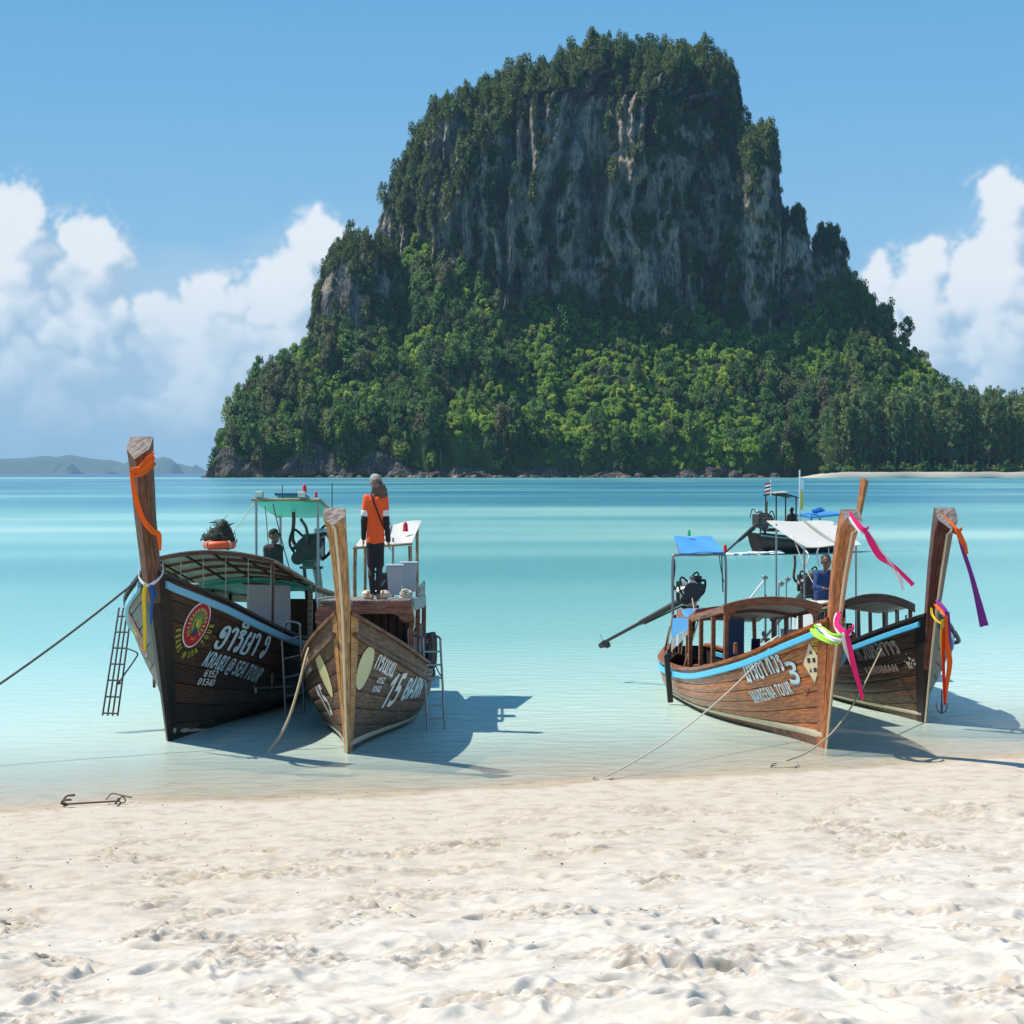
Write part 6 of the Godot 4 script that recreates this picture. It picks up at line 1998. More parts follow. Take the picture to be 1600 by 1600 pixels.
func boat_five(us: Array) -> void:
	var b := make_hull("longtail_boat", "small dark longtail boat under way far out on the bay with a blue tarpaulin", Vector3(14.05, 0, -79.0), -4.1, {"aftz": 3.0, "L": 5.3, "us": us, "w": [0.06, 0.2, 0.33, 0.5, 0.62, 0.64, 0.58, 0.5, 0.40], "h": [1.25, 1.12, 1.0, 0.84, 0.72, 0.66, 0.68, 0.74, 0.84], "rake": 0.3,
		"planks": 4, "floor_y": 0.3, "cap": "black_wood", "stripe": "grey_green", "stripe_drop": 0.08, "stripe_h": 0.06, "post_mat": "orange_post", "cut": 0.8,
		"post": [[-0.2, 0.1, 0, 0.06, 0.10], [0.0, 0.0, 0, 0.09, 0.14], [1.0, -0.30, 0, 0.17, 0.22], [1.7, -0.50, 0, 0.22, 0.28], [2.3, -0.66, 0, 0.25, 0.30], [3.0, -0.80, 0, 0.29, 0.32]]}, ["brown_plank_c", "black_wood", "brown_plank"])
	on_hull(b, "lettering", words("EASY DIVE", 0.22, 0.9), -1.0, 1.3, 0.38, 1.0, 0, 0.02, mats.pale_blue_paint)
	on_hull(b, "lettering", words("EASY DIVE", 0.22, 0.9), 1.0, 2.9, 0.38, -1.0, 0, 0.02, mats.pale_blue_paint)
	part(b, "roof_sheet", "blue_sheet", func(st): roof(st, [[1.2, 1.55, 0.6, 0.12], [2.2, 1.5, 0.6, 0.16], [3.0, 1.45, 0.6, 0.12]], 0.06))
	part(b, "roof_bundle", "blue_sheet", func(st): tube(st, smooth_path([Vector3(-0.3, 1.66, 1.4), Vector3(0.0, 1.76, 1.9), Vector3(0.25, 1.68, 2.5)]), 0.11, 10, 0.07))
	for p in [[0.55, 1.3], [-0.55, 1.3], [0.56, 2.9], [-0.56, 2.9]]:
		part(b, "roof_post", "black_wood", func(st): line(st, Vector3(p[0], 0.4, p[1]), Vector3(p[0], 1.5, p[1]), 0.03))
	engine(b, Vector3(0.0, 1.32, 5.05), 1.3, Vector3(0.35, 0.02, 7.55))
	part(b, "gear_rail", "black_wood", func(st): bx(st, Vector3(0, 0.95, 3.9), Vector3(0.9, 0.12, 1.6)))
	for s in [0.3, -0.3]:
		part(b, "canopy_post", "iron", func(st): line(st, Vector3(s, 0.6, 4.6), Vector3(s, 2.35, 4.6), 0.03))
		part(b, "canopy_post", "iron", func(st): line(st, Vector3(s, 0.6, 3.5), Vector3(s, 2.25, 3.5), 0.03))
	part(b, "engine_canopy", "black_wood", func(st): roof(st, [[4.7, 2.35, 0.36, 0.05], [4.0, 2.38, 0.36, 0.06], [3.4, 2.25, 0.36, 0.05]], 0.05))
	part(b, "canopy_top", "white_sheet", func(st): roof(st, [[4.6, 2.43, 0.26, 0.03], [3.9, 2.46, 0.26, 0.03]], 0.03))
	part(b, "flag_pole", "white_paint", func(st):
		line(st, Vector3(0.0, 0.9, 3.0), Vector3(0.0, 3.35, 3.0), 0.03, 8)
		line(st, Vector3(0.3, 2.3, 4.9), Vector3(0.3, 2.95, 4.9), 0.02, 8))
	part(b, "pennant", "ribbon_yellow", func(st): cloth(st, Vector3(0.0, 2.5, 3.0), Vector3(0.0, 2.5, 2.82), Vector3(0.02, 1.75, 2.84), Vector3(0.02, 1.75, 3.0), 0.0))
	part(b, "pennant", "ribbon_white", func(st): cloth(st, Vector3(0.0, 3.0, 3.0), Vector3(0.0, 2.9, 2.75), Vector3(0.02, 2.55, 2.80), Vector3(0.02, 2.6, 3.0), 0.0))
	for k in 5:
		part(b, "flag_stripe", ["ribbon_red", "ribbon_white", "navy_paint", "ribbon_white", "ribbon_red"][k], func(st): cloth(st, Vector3(0.3, 2.86 - 0.07 * k, 4.9), Vector3(0.33, 2.80 - 0.07 * k, 5.25), Vector3(0.33, 2.735 - 0.07 * k, 5.25), Vector3(0.3, 2.795 - 0.07 * k, 4.9), 0.0))


# ---- people: tapered limbs joined by a smooth minimum, meshed as surface nets ----
# bones: [from, to, radius, radius, depth factor]
func skin_over(st: SurfaceTool, bones: Array, cell: float, blend: float) -> void:
	var lo := Vector3(1e9, 1e9, 1e9)
	var hi := -lo
	for b in bones:
		for q in [[b[0], b[2]], [b[1], b[3]]]:
			var r3: Vector3 = Vector3.ONE * (q[1] + cell * 3.0 + blend)
			lo = lo.min(q[0] - r3)
			hi = hi.max(q[0] + r3)
	var n := Vector3i(((hi - lo) / cell).ceil()) + Vector3i.ONE
	var f := PackedFloat32Array()
	f.resize(n.x * n.y * n.z)
	f.fill(9.0)
	for b in bones:
		var a: Vector3 = b[0]
		var c: Vector3 = b[1]
		var ra: float = b[2]
		var rb: float = b[3]
		var fl: float = b[4] if b.size() > 4 else 1.0
		var m := maxf(ra, rb) + cell * 2.5 + blend
		var i0 := Vector3i(((a.min(c) - Vector3.ONE * m - lo) / cell).floor()).max(Vector3i.ZERO)
		var i1 := Vector3i(((a.max(c) + Vector3.ONE * m - lo) / cell).ceil()).min(n - Vector3i.ONE)
		var ax := c - a
		ax.z /= fl
		var l2 := maxf(ax.length_squared(), 1e-9)
		for z in range(i0.z, i1.z + 1):
			for y in range(i0.y, i1.y + 1):
				var k := (z * n.y + y) * n.x + i0.x
				for x in range(i0.x, i1.x + 1):
					var p := lo + Vector3(x, y, z) * cell - a
					p.z /= fl
					var t := clampf(p.dot(ax) / l2, 0.0, 1.0)
					var d := (p - ax * t).length() - lerpf(ra, rb, t)
					var o := f[k]
					var h := maxf(blend - absf(o - d), 0.0) / maxf(blend, 1e-6)
					f[k] = minf(o, d) - h * h * blend * 0.25
					k += 1
	var idx := {}
	var verts := PackedVector3Array()
	var sx := 1
	var sy := n.x
	var sz := n.x * n.y
	for z in n.z - 1:
		for y in n.y - 1:
			for x in n.x - 1:
				var k := z * sz + y * sy + x
				var s := f[k] < 0.0
				if (f[k + 1] < 0.0) == s and (f[k + sy] < 0.0) == s and (f[k + sz] < 0.0) == s and (f[k + sy + 1] < 0.0) == s and (f[k + sz + 1] < 0.0) == s and (f[k + sz + sy] < 0.0) == s and (f[k + sz + sy + 1] < 0.0) == s:
					continue
				var sum := Vector3.ZERO
				var cnt := 0
				for e in [[0, 0, 0, 1, 0, 0], [0, 1, 0, 1, 1, 0], [0, 0, 1, 1, 0, 1], [0, 1, 1, 1, 1, 1], [0, 0, 0, 0, 1, 0], [1, 0, 0, 1, 1, 0], [0, 0, 1, 0, 1, 1], [1, 0, 1, 1, 1, 1], [0, 0, 0, 0, 0, 1], [1, 0, 0, 1, 0, 1], [0, 1, 0, 0, 1, 1], [1, 1, 0, 1, 1, 1]]:
					var va := f[k + e[0] + e[1] * sy + e[2] * sz]
					var vb := f[k + e[3] + e[4] * sy + e[5] * sz]
					if (va < 0.0) != (vb < 0.0):
						var t := va / (va - vb)
						sum += Vector3(e[0], e[1], e[2]).lerp(Vector3(e[3], e[4], e[5]), t)
						cnt += 1
				idx[k] = verts.size()
				verts.append(lo + (Vector3(x, y, z) + sum / cnt) * cell)
	for k in idx:
		var x: int = k % n.x
		var y: int = (k / n.x) % n.y
		var z: int = k / sz
		var s := f[k] < 0.0
		if y > 0 and z > 0 and (f[k + 1] < 0.0) != s:
			_face(st, verts, idx, [k, k - sy, k - sy - sz, k - sz], s)
		if x > 0 and z > 0 and (f[k + sy] < 0.0) != s:
			_face(st, verts, idx, [k, k - sz, k - sz - 1, k - 1], s)
		if x > 0 and y > 0 and (f[k + sz] < 0.0) != s:
			_face(st, verts, idx, [k, k - 1, k - 1 - sy, k - sy], s)


func _face(st: SurfaceTool, v: PackedVector3Array, idx: Dictionary, q: Array, flip: bool) -> void:
	for k in q:
		if not idx.has(k): return
	var p := [v[idx[q[0]]], v[idx[q[1]]], v[idx[q[2]]], v[idx[q[3]]]]
	if flip: quad(st, p[0], p[3], p[2], p[1], 0)
	else: quad(st, p[0], p[1], p[2], p[3], 0)


func flesh(called: String, bones: Array, cell: float, blend: float, m: String, parent: Node) -> MeshInstance3D:
	var st := st_new()
	skin_over(st, bones, cell, blend)
	return put(called, fin(st), mats[m], parent)


# palm, four fingers and a thumb; d = way the hand hangs, s = across the knuckles, palm side = d x s
func hand_bones(w: Vector3, d: Vector3, s: Vector3, side: float, size: float) -> Array:
	var out := []
	var inn := d.cross(s).normalized()
	for k in 3:
		out.append([w + s * (k - 1) * 0.020 * size, w + d * 0.075 * size + s * (k - 1) * 0.024 * size, 0.013 * size, 0.013 * size])
	var lens := [0.062, 0.074, 0.069, 0.052]
	for k in 4:
		var a := w + d * 0.078 * size + s * (k - 1.5) * 0.0185 * size
		var l: float = lens[k] * size
		var b := a + (d * 0.94 + inn * 0.30).normalized() * l * 0.5
		var c := b + (d * 0.78 + inn * 0.62).normalized() * l * 0.5
		out.append([a, b, 0.0085 * size, 0.0078 * size])
		out.append([b, c, 0.0078 * size, 0.006 * size])
	var t0 := w + d * 0.022 * size + s * side * 0.026 * size
	var t1 := t0 + (d * 0.7 + s * side * 0.6 + inn * 0.3).normalized() * 0.034 * size
	out.append([t0, t1, 0.011 * size, 0.009 * size])
	out.append([t1, t1 + (d * 0.9 + inn * 0.35).normalized() * 0.030 * size, 0.009 * size, 0.007 * size])
	return out


func head_bones(c: Vector3, look: Vector3, s: float) -> Array:
	# skull, jaw, nose, lips, brows and ears; c = middle of the head
	var f := look.normalized()
	var r := f.cross(Vector3.UP).normalized()
	var u := r.cross(f).normalized()
	return [
		[c + (u * 0.030 - f * 0.022) * s, c + (u * 0.034 + f * 0.012) * s, 0.078 * s, 0.074 * s],
		[c + (u * 0.0 + f * 0.020) * s, c + (-u * 0.070 + f * 0.045) * s, 0.062 * s, 0.036 * s],
		[c + (-u * 0.045 + f * 0.02 + r * 0.03) * s, c + (-u * 0.045 + f * 0.02 - r * 0.03) * s, 0.036 * s, 0.036 * s],
		[c + (u * 0.012 + f * 0.088) * s, c + (-u * 0.022 + f * 0.104) * s, 0.009 * s, 0.014 * s],
		[c + (-u * 0.048 + f * 0.078 + r * 0.016) * s, c + (-u * 0.048 + f * 0.078 - r * 0.016) * s, 0.009 * s, 0.009 * s],
		[c + (u * 0.026 + f * 0.080 + r * 0.034) * s, c + (u * 0.026 + f * 0.080 - r * 0.034) * s, 0.012 * s, 0.012 * s],
		[c + (u * 0.016 + r * 0.078 - f * 0.008) * s, c + (-u * 0.024 + r * 0.074 - f * 0.004) * s, 0.014 * s, 0.010 * s],
		[c + (u * 0.016 - r * 0.078 - f * 0.008) * s, c + (-u * 0.024 - r * 0.074 - f * 0.004) * s, 0.014 * s, 0.010 * s],
	]


func make_people() -> void:
	man_on_roof()
	man_leaning()
	man_in_dark()
	far_man()


func man_on_roof() -> void:
	var o := thing("person", "person in an orange T-shirt and black shorts standing barefoot on a cabin roof", "person", Vector3(-1.73, 1.607, -24.18))
	var V := func(x, y, z): return Vector3(x, y, z)
	# image left is -x; he looks away over the bay, head turned a little to the left
	var la := [V.call(-0.105, 1.285, 0.0), V.call(-0.140, 1.00, 0.015), V.call(-0.150, 0.765, -0.02)]
	var ra := [V.call(0.115, 1.285, 0.0), V.call(0.140, 1.00, 0.02), V.call(0.165, 0.735, -0.015)]
	var lh: Vector3 = V.call(-0.042, 0.70, 0.0)
	var rh: Vector3 = V.call(0.044, 0.70, 0.0)
	var lk: Vector3 = V.call(-0.047, 0.40, -0.01)
	var rk: Vector3 = V.call(0.052, 0.40, 0.0)
	var lf: Vector3 = V.call(-0.042, 0.055, 0.015)
	var rf: Vector3 = V.call(0.040, 0.055, 0.01)
	var torso := [[V.call(-0.050, 1.24, 0.0), V.call(0.056, 1.24, 0.0), 0.066, 0.066, 0.8], [V.call(-0.040, 1.22, 0.0), V.call(-0.032, 0.92, 0.0), 0.070, 0.058, 0.82], [V.call(0.046, 1.22, 0.0), V.call(0.036, 0.92, 0.0), 0.070, 0.058, 0.82],
		[V.call(-0.034, 0.92, 0.0), V.call(-0.036, 0.74, 0.005), 0.060, 0.066, 0.9], [V.call(0.036, 0.92, 0.0), V.call(0.038, 0.74, 0.005), 0.060, 0.066, 0.9], [V.call(0.0, 1.28, 0.0), V.call(0.0, 1.37, -0.005), 0.045, 0.034]]
	var arms := [[la[0], la[1], 0.040, 0.031], [la[1], la[2], 0.030, 0.021], [ra[0], ra[1], 0.040, 0.031], [ra[1], ra[2], 0.030, 0.021]]
	var legs := [[lh, lk, 0.056, 0.032], [lk, V.call(-0.046, 0.30, 0.012), 0.030, 0.033], [V.call(-0.046, 0.30, 0.012), lf, 0.033, 0.018], [rh, rk, 0.056, 0.032], [rk, V.call(0.049, 0.30, 0.014), 0.030, 0.033], [V.call(0.049, 0.30, 0.014), rf, 0.033, 0.018]]
	var feet := [[lf, V.call(-0.042, 0.025, 0.03), 0.022, 0.022], [V.call(-0.042, 0.022, 0.03), V.call(-0.046, 0.016, -0.11), 0.022, 0.018], [rf, V.call(0.040, 0.025, 0.03), 0.022, 0.022], [V.call(0.040, 0.022, 0.03), V.call(0.054, 0.016, -0.11), 0.022, 0.018]]
	var head := head_bones(V.call(0.010, 1.465, -0.010), Vector3(-0.45, 0, -1), 0.86)
	var st := st_new()
	skin_over(st, torso + arms + legs + feet, 0.012, 0.02)
	skin_over(st, head + [[V.call(0.0, 1.32, 0.0), V.call(0.006, 1.41, -0.01), 0.036, 0.034]], 0.005, 0.016)
	skin_over(st, hand_bones(la[2], Vector3(0.0, -1, -0.12).normalized(), Vector3(0, -0.12, 1).normalized(), -1.0, 0.80) + [[la[2] + Vector3(0, 0.02, 0), la[2], 0.02, 0.018]], 0.0035, 0.006)
	skin_over(st, hand_bones(ra[2], Vector3(0.08, -1, -0.05).normalized(), Vector3(0, -0.05, -1).normalized(), 1.0, 0.80) + [[ra[2] + Vector3(0, 0.02, 0), ra[2], 0.02, 0.018]], 0.0035, 0.006)
	put("body", fin(st), mats.skin, o)
	var shirt := []
	for b in torso.slice(0, 5):
		shirt.append([b[0], b[1], b[2] + 0.012, b[3] + 0.013, b[4]])
	shirt.append([la[0], la[0].lerp(la[1], 0.62), 0.050, 0.048])
	shirt.append([ra[0], ra[0].lerp(ra[1], 0.62), 0.050, 0.048])
	flesh("shirt", shirt, 0.009, 0.028, "shirt_orange", o)
	for a in [la, ra]:
		flesh("sleeve_hem", [[a[0].lerp(a[1], 0.62), a[0].lerp(a[1], 0.72), 0.052, 0.051]], 0.008, 0.0, "white_cloth", o)
		flesh("arm_cover", [[a[0].lerp(a[1], 0.6), a[1], 0.044, 0.041], [a[1], a[1].lerp(a[2], 0.96), 0.041, 0.031]], 0.006, 0.012, "black_cloth", o)
	var shorts := [[V.call(-0.034, 0.80, 0.0), lh, 0.066, 0.070, 0.95], [V.call(0.036, 0.80, 0.0), rh, 0.066, 0.070, 0.95], [lh, lh.lerp(lk, 0.86), 0.070, 0.058], [rh, rh.lerp(rk, 0.86), 0.070, 0.060]]
	flesh("shorts", shorts, 0.009, 0.02, "black_cloth", o)
	flesh("legging", [[lh, lk, 0.064, 0.041], [lk, V.call(-0.046, 0.30, 0.012), 0.039, 0.042], [V.call(-0.046, 0.30, 0.012), V.call(-0.042, 0.085, 0.014), 0.042, 0.026]], 0.007, 0.01, "dark_cloth", o)
	flesh("legging", [[rh, rk, 0.064, 0.041], [rk, V.call(0.049, 0.30, 0.014), 0.039, 0.042], [V.call(0.049, 0.30, 0.014), V.call(0.040, 0.085, 0.01), 0.042, 0.026]], 0.007, 0.01, "dark_cloth", o)
	var hair := []
	var r := RandomNumberGenerator.new()
	r.seed = 3
	for k in 34:
		var a := r.randf_range(-1.0, 1.2)
		var top := Vector3(0.012 + 0.055 * sin(a), 1.48 + r.randf_range(-0.03, 0.03), 0.055 * cos(a) - 0.005)
		var end := Vector3(0.025 + 0.10 * sin(a) + r.randf_range(0.0, 0.05), 1.33 + r.randf_range(-0.05, 0.06), 0.075 * cos(a) + 0.01)
		hair.append([top, top.lerp(end, 0.5) + Vector3(r.randf_range(0.0, 0.03), 0, 0.015), 0.024, 0.020])
		hair.append([top.lerp(end, 0.5) + Vector3(0.015, 0, 0.015), end, 0.020, 0.006])
	flesh("hair", hair, 0.005, 0.008, "hair_brown", o)
	flesh("cap", [[V.call(0.006, 1.515, -0.016), V.call(-0.004, 1.525, -0.03), 0.073, 0.070], [V.call(-0.035, 1.50, -0.085), V.call(-0.055, 1.495, -0.115), 0.030, 0.022, 0.7]], 0.006, 0.012, "cap_grey", o)
	var strap := st_new()
	var pts := smooth_path([V.call(-0.060, 1.335, -0.03), V.call(-0.045, 1.325, 0.045), V.call(0.0, 1.20, 0.072), V.call(0.055, 1.05, 0.072), V.call(0.098, 0.93, 0.04), V.call(0.100, 0.90, -0.03)], 6)
	var rows := []
	for i in pts.size():
		var d := (pts[mini(i + 1, pts.size() - 1)] - pts[maxi(i - 1, 0)]).normalized()
		var nn := Vector3(pts[i].x * 0.6, 0, pts[i].z + 0.001).normalized()
		var s := d.cross(nn).normalized() * 0.009
		rows.append(PackedVector3Array([pts[i] - s, pts[i] - s + nn * 0.006, pts[i] + s + nn * 0.006, pts[i] + s]))
	sheet(strap, rows, -1, true)
	put("bag_strap", fin(strap), mats.black_cloth, o)


func man_leaning() -> void:
	var base := at(1291, 922, 29.4)
	var o := thing("person", "dark haired person in a dark blue shirt leaning on a cabin roof", "person", base)
	var V := func(x, y, z): return Vector3(x, y, z)
	var torso := [[V.call(-0.09, 0.22, -0.16), V.call(0.09, 0.22, -0.16), 0.066, 0.066], [V.call(0.0, 0.20, -0.16), V.call(0.0, -0.10, -0.30), 0.085, 0.095], [V.call(0.0, 0.24, -0.14), V.call(0.01, 0.33, -0.10), 0.042, 0.036]]
	var arms := [[V.call(-0.115, 0.22, -0.14), V.call(-0.165, 0.03, -0.02), 0.042, 0.034], [V.call(-0.165, 0.03, -0.02), V.call(-0.05, 0.035, 0.09), 0.032, 0.022], [V.call(0.115, 0.22, -0.14), V.call(0.165, 0.03, -0.02), 0.042, 0.034], [V.call(0.165, 0.03, -0.02), V.call(0.10, 0.035, 0.09), 0.032, 0.022]]
	var st := st_new()
	skin_over(st, torso + arms + [[V.call(-0.05, -0.1, -0.3), V.call(-0.06, -0.55, -0.32), 0.08, 0.05], [V.call(0.05, -0.1, -0.3), V.call(0.06, -0.55, -0.32), 0.08, 0.05]], 0.012, 0.03)
	skin_over(st, head_bones(V.call(0.012, 0.425, -0.07), Vector3(0.12, -0.1, 1), 0.95) + [[V.call(0.0, 0.27, -0.13), V.call(0.012, 0.37, -0.085), 0.036, 0.034]], 0.005, 0.014)
	skin_over(st, hand_bones(V.call(-0.05, 0.035, 0.09), Vector3(0.6, -0.1, 0.6).normalized(), Vector3(0.6, 0, -0.6).normalized(), -1.0, 0.85), 0.004, 0.006)
	skin_over(st, hand_bones(V.call(0.10, 0.035, 0.09), Vector3(-0.3, -0.1, 0.8).normalized(), Vector3(0.8, 0, 0.3).normalized(), 1.0, 0.85), 0.004, 0.006)
	put("body", fin(st), mats.dark_skin, o)
	var shirt := []
	for b in torso.slice(0, 2):
		shirt.append([b[0], b[1], b[2] + 0.012, b[3] + 0.012])
	for b in arms:
		shirt.append([b[0], b[0].lerp(b[1], 0.98 if b[2] > 0.04 else 0.7), b[2] + 0.010, b[3] + 0.010])
	flesh("shirt", shirt, 0.009, 0.03, "blue_cloth", o)
	flesh("trousers", [[V.call(-0.04, -0.06, -0.29), V.call(-0.06, -0.56, -0.32), 0.105, 0.07], [V.call(0.04, -0.06, -0.29), V.call(0.06, -0.56, -0.32), 0.105, 0.07]], 0.011, 0.03, "blue_cloth", o)
	flesh("hair", [[V.call(0.010, 0.475, -0.10), V.call(0.014, 0.478, -0.075), 0.078, 0.070], [V.call(0.01, 0.42, -0.13), V.call(0.01, 0.46, -0.12), 0.055, 0.06]], 0.006, 0.02, "hair_black", o)
	for e in [-0.034, 0.030]:
		flesh("eye", [[V.call(0.020 + e, 0.436, 0.005), V.call(0.026 + e, 0.436, 0.005), 0.008, 0.008]], 0.003, 0.0, "hair_black", o)


func man_in_dark() -> void:
	var o := thing("person", "person in dark clothes and a black cap behind the roof of the large dark boat", "person", at(427, 868, 28.9))
	var V := func(x, y, z): return Vector3(x, y, z)
	var torso := [[V.call(-0.075, 0.10, 0.0), V.call(0.075, 0.10, 0.0), 0.062, 0.062], [V.call(0.0, 0.08, 0.0), V.call(0.0, -0.55, 0.0), 0.085, 0.09], [V.call(0.0, 0.12, 0.0), V.call(0.008, 0.20, 0.0), 0.042, 0.036]]
	var arms := [[V.call(-0.095, 0.10, 0.0), V.call(-0.12, -0.16, 0.02), 0.040, 0.032], [V.call(-0.12, -0.16, 0.02), V.call(-0.05, -0.32, 0.09), 0.030, 0.022], [V.call(0.095, 0.10, 0.0), V.call(0.12, -0.16, 0.02), 0.040, 0.032], [V.call(0.12, -0.16, 0.02), V.call(0.14, -0.36, 0.07), 0.030, 0.022]]
	var st := st_new()
	skin_over(st, torso + arms + [[V.call(-0.05, -0.55, 0), V.call(-0.05, -1.1, 0), 0.075, 0.05], [V.call(0.05, -0.55, 0), V.call(0.05, -1.1, 0), 0.075, 0.05]], 0.013, 0.03)
	skin_over(st, head_bones(V.call(0.010, 0.285, 0.0), Vector3(1, 0, 0.25), 0.92) + [[V.call(0.0, 0.15, 0.0), V.call(0.008, 0.23, 0.0), 0.036, 0.034]], 0.005, 0.014)
	skin_over(st, hand_bones(V.call(-0.05, -0.32, 0.09), Vector3(0.3, -0.8, 0.4).normalized(), Vector3(0.9, 0.3, 0).normalized(), 1.0, 0.85), 0.005, 0.006)
	skin_over(st, hand_bones(V.call(0.14, -0.36, 0.07), Vector3(0.1, -0.9, 0.2).normalized(), Vector3(0.2, 0, 0.9).normalized(), 1.0, 0.85), 0.005, 0.006)
	put("body", fin(st), mats.dark_skin, o)
	var shirt := []
	for b in torso.slice(0, 2):
		shirt.append([b[0], b[1], b[2] + 0.012, b[3] + 0.012])
	for b in arms:
		shirt.append([b[0], b[0].lerp(b[1], 0.9), b[2] + 0.010, b[3] + 0.009])
	flesh("shirt", shirt, 0.010, 0.03, "dark_cloth", o)
	flesh("cap", [[V.call(0.0, 0.335, 0.0), V.call(0.012, 0.345, 0.0), 0.074, 0.068], [V.call(0.08, 0.325, 0.02), V.call(0.115, 0.318, 0.028), 0.022, 0.016]], 0.007, 0.014, "black_cloth", o)


func far_man() -> void:
	var o := thing("person", "small dark figure sitting at the tiller of the boat under way", "person", at(1237, 822, 77.0))
	var V := func(x, y, z): return Vector3(x, y, z)
	var st := st_new()
	skin_over(st, [[V.call(0, 0.1, 0), V.call(0, 0.42, 0), 0.14, 0.12], [V.call(-0.1, 0.42, 0), V.call(0.1, 0.42, 0), 0.07, 0.07], [V.call(0, 0.45, 0), V.call(0, 0.55, 0), 0.05, 0.05], [V.call(0.0, 0.62, 0), V.call(0.02, 0.66, 0), 0.075, 0.075], [V.call(-0.15, 0.40, 0), V.call(-0.20, 0.15, 0.1), 0.05, 0.04], [V.call(-0.20, 0.15, 0.1), V.call(-0.28, 0.12, 0.2), 0.035, 0.03], [V.call(0.15, 0.40, 0), V.call(0.22, 0.15, 0.1), 0.05, 0.04],
		[V.call(0.22, 0.15, 0.1), V.call(0.2, 0.05, 0.25), 0.035, 0.03], [V.call(-0.07, 0.05, 0), V.call(-0.1, 0.1, 0.35), 0.09, 0.06], [V.call(-0.1, 0.1, 0.35), V.call(-0.1, -0.3, 0.4), 0.06, 0.04], [V.call(0.07, 0.05, 0), V.call(0.1, 0.1, 0.35), 0.09, 0.06], [V.call(0.1, 0.1, 0.35), V.call(0.1, -0.3, 0.4), 0.06, 0.04]], 0.025, 0.04)
	put("body", fin(st), mats.dark_cloth, o)
	flesh("head", [[V.call(0.0, 0.62, 0), V.call(0.02, 0.68, 0), 0.08, 0.08]], 0.02, 0.0, "hair_black", o)


# ---- ribbons, ropes, anchors and loose gear ----
# a band of cloth along a path, with folds; across = the way its width lies
func band(st: SurfaceTool, path: Array, widths: Array, across: Array, thick := 0.004) -> void:
	var pts := smooth_path(path, 6)
	var n := pts.size()
	var rows := []
	for i in n:
		var t := float(i) / (n - 1) * (path.size() - 1)
		var k := mini(int(t), path.size() - 2)
		var w: float = lerpf(widths[k], widths[k + 1], t - k)
		var a: Vector3 = across[k].lerp(across[k + 1], t - k).normalized()
		var d := (pts[mini(i + 1, n - 1)] - pts[maxi(i - 1, 0)]).normalized()
		a = (a - d * a.dot(d)).normalized()
		var nn := a.cross(d)
		var ring := PackedVector3Array()
		for q in 6:
			var f := -0.5 + q / 5.0
			ring.append(pts[i] + a * w * f + nn * (w * 0.12 * sin(q * 2.1 + i * 0.35)) + nn * thick)
		for q in 6:
			var f := 0.5 - q / 5.0
			ring.append(pts[i] + a * w * f + nn * (w * 0.12 * sin((5 - q) * 2.1 + i * 0.35)) - nn * thick)
		rows.append(ring)
	sheet(st, rows, 0, true)
	cap(st, rows[0]); cap(st, rows[-1])


func ribbon(called: String, m: String, o: Node3D, path: Array, widths: Array, across: Array) -> void:
	var st := st_new()
	var p := []
	for q in path:
		p.append(q - o.position)
	band(st, p, widths, across)
	put(called, fin(st), mats[m], o)


func rope_thing(label: String, called: String, pts: PackedVector3Array, r: float, m: String) -> void:
	var st := st_new()
	var o := pts[0]
	for i in pts.size():
		pts[i] -= o
	tube(st, pts, r, 7)
	var t := put(called, fin(st), mats[m])
	t.position = o
	tag(t, label, "rope")


func anchor(label: String, o: Vector3, yaw: float, s: float, m: String) -> void:
	var t := thing("anchor", label, "anchor", o, yaw)
	var st := st_new()
	line(st, Vector3(-0.02, 0.045, 0) * s, Vector3(0.62, 0.075, 0.02) * s, 0.011 * s, 8)
	put("shank", fin(st), mats[m], t)
	for k in [-1.0, 1.0]:
		st = st_new()
		tube(st, smooth_path([Vector3(0, 0.04, 0) * s, Vector3(-0.05, 0.07, 0.07 * k) * s, Vector3(-0.01, 0.12, 0.15 * k) * s, Vector3(0.08, 0.13, 0.17 * k) * s]), 0.018 * s, 8, 0.008 * s)
		box(st, Transform3D(Basis(Vector3.UP, 0.4 * k), Vector3(0.03, 0.12, 0.16 * k) * s), Vector3(0.09, 0.012, 0.06) * s, 0.004)
		put("fluke", fin(st), mats[m], t)
	st = st_new()
	line(st, Vector3(0.60, 0.075, -0.16) * s, Vector3(0.60, 0.075, 0.18) * s, 0.014 * s, 8)
	put("stock", fin(st), mats[m], t)
	st = st_new()
	tube(st, smooth_path([Vector3(0.62, 0.08, 0.02) * s, Vector3(0.66, 0.13, 0.02) * s, Vector3(0.70, 0.08, 0.02) * s, Vector3(0.66, 0.05, 0.02) * s, Vector3(0.62, 0.08, 0.02) * s], 5), 0.008 * s, 6)
	put("ring", fin(st), mats[m], t)


func sand_at(x: float, d: float) -> float:
	return ground_level(x, d) + sand_relief(x, d, shore_at(x) - d)


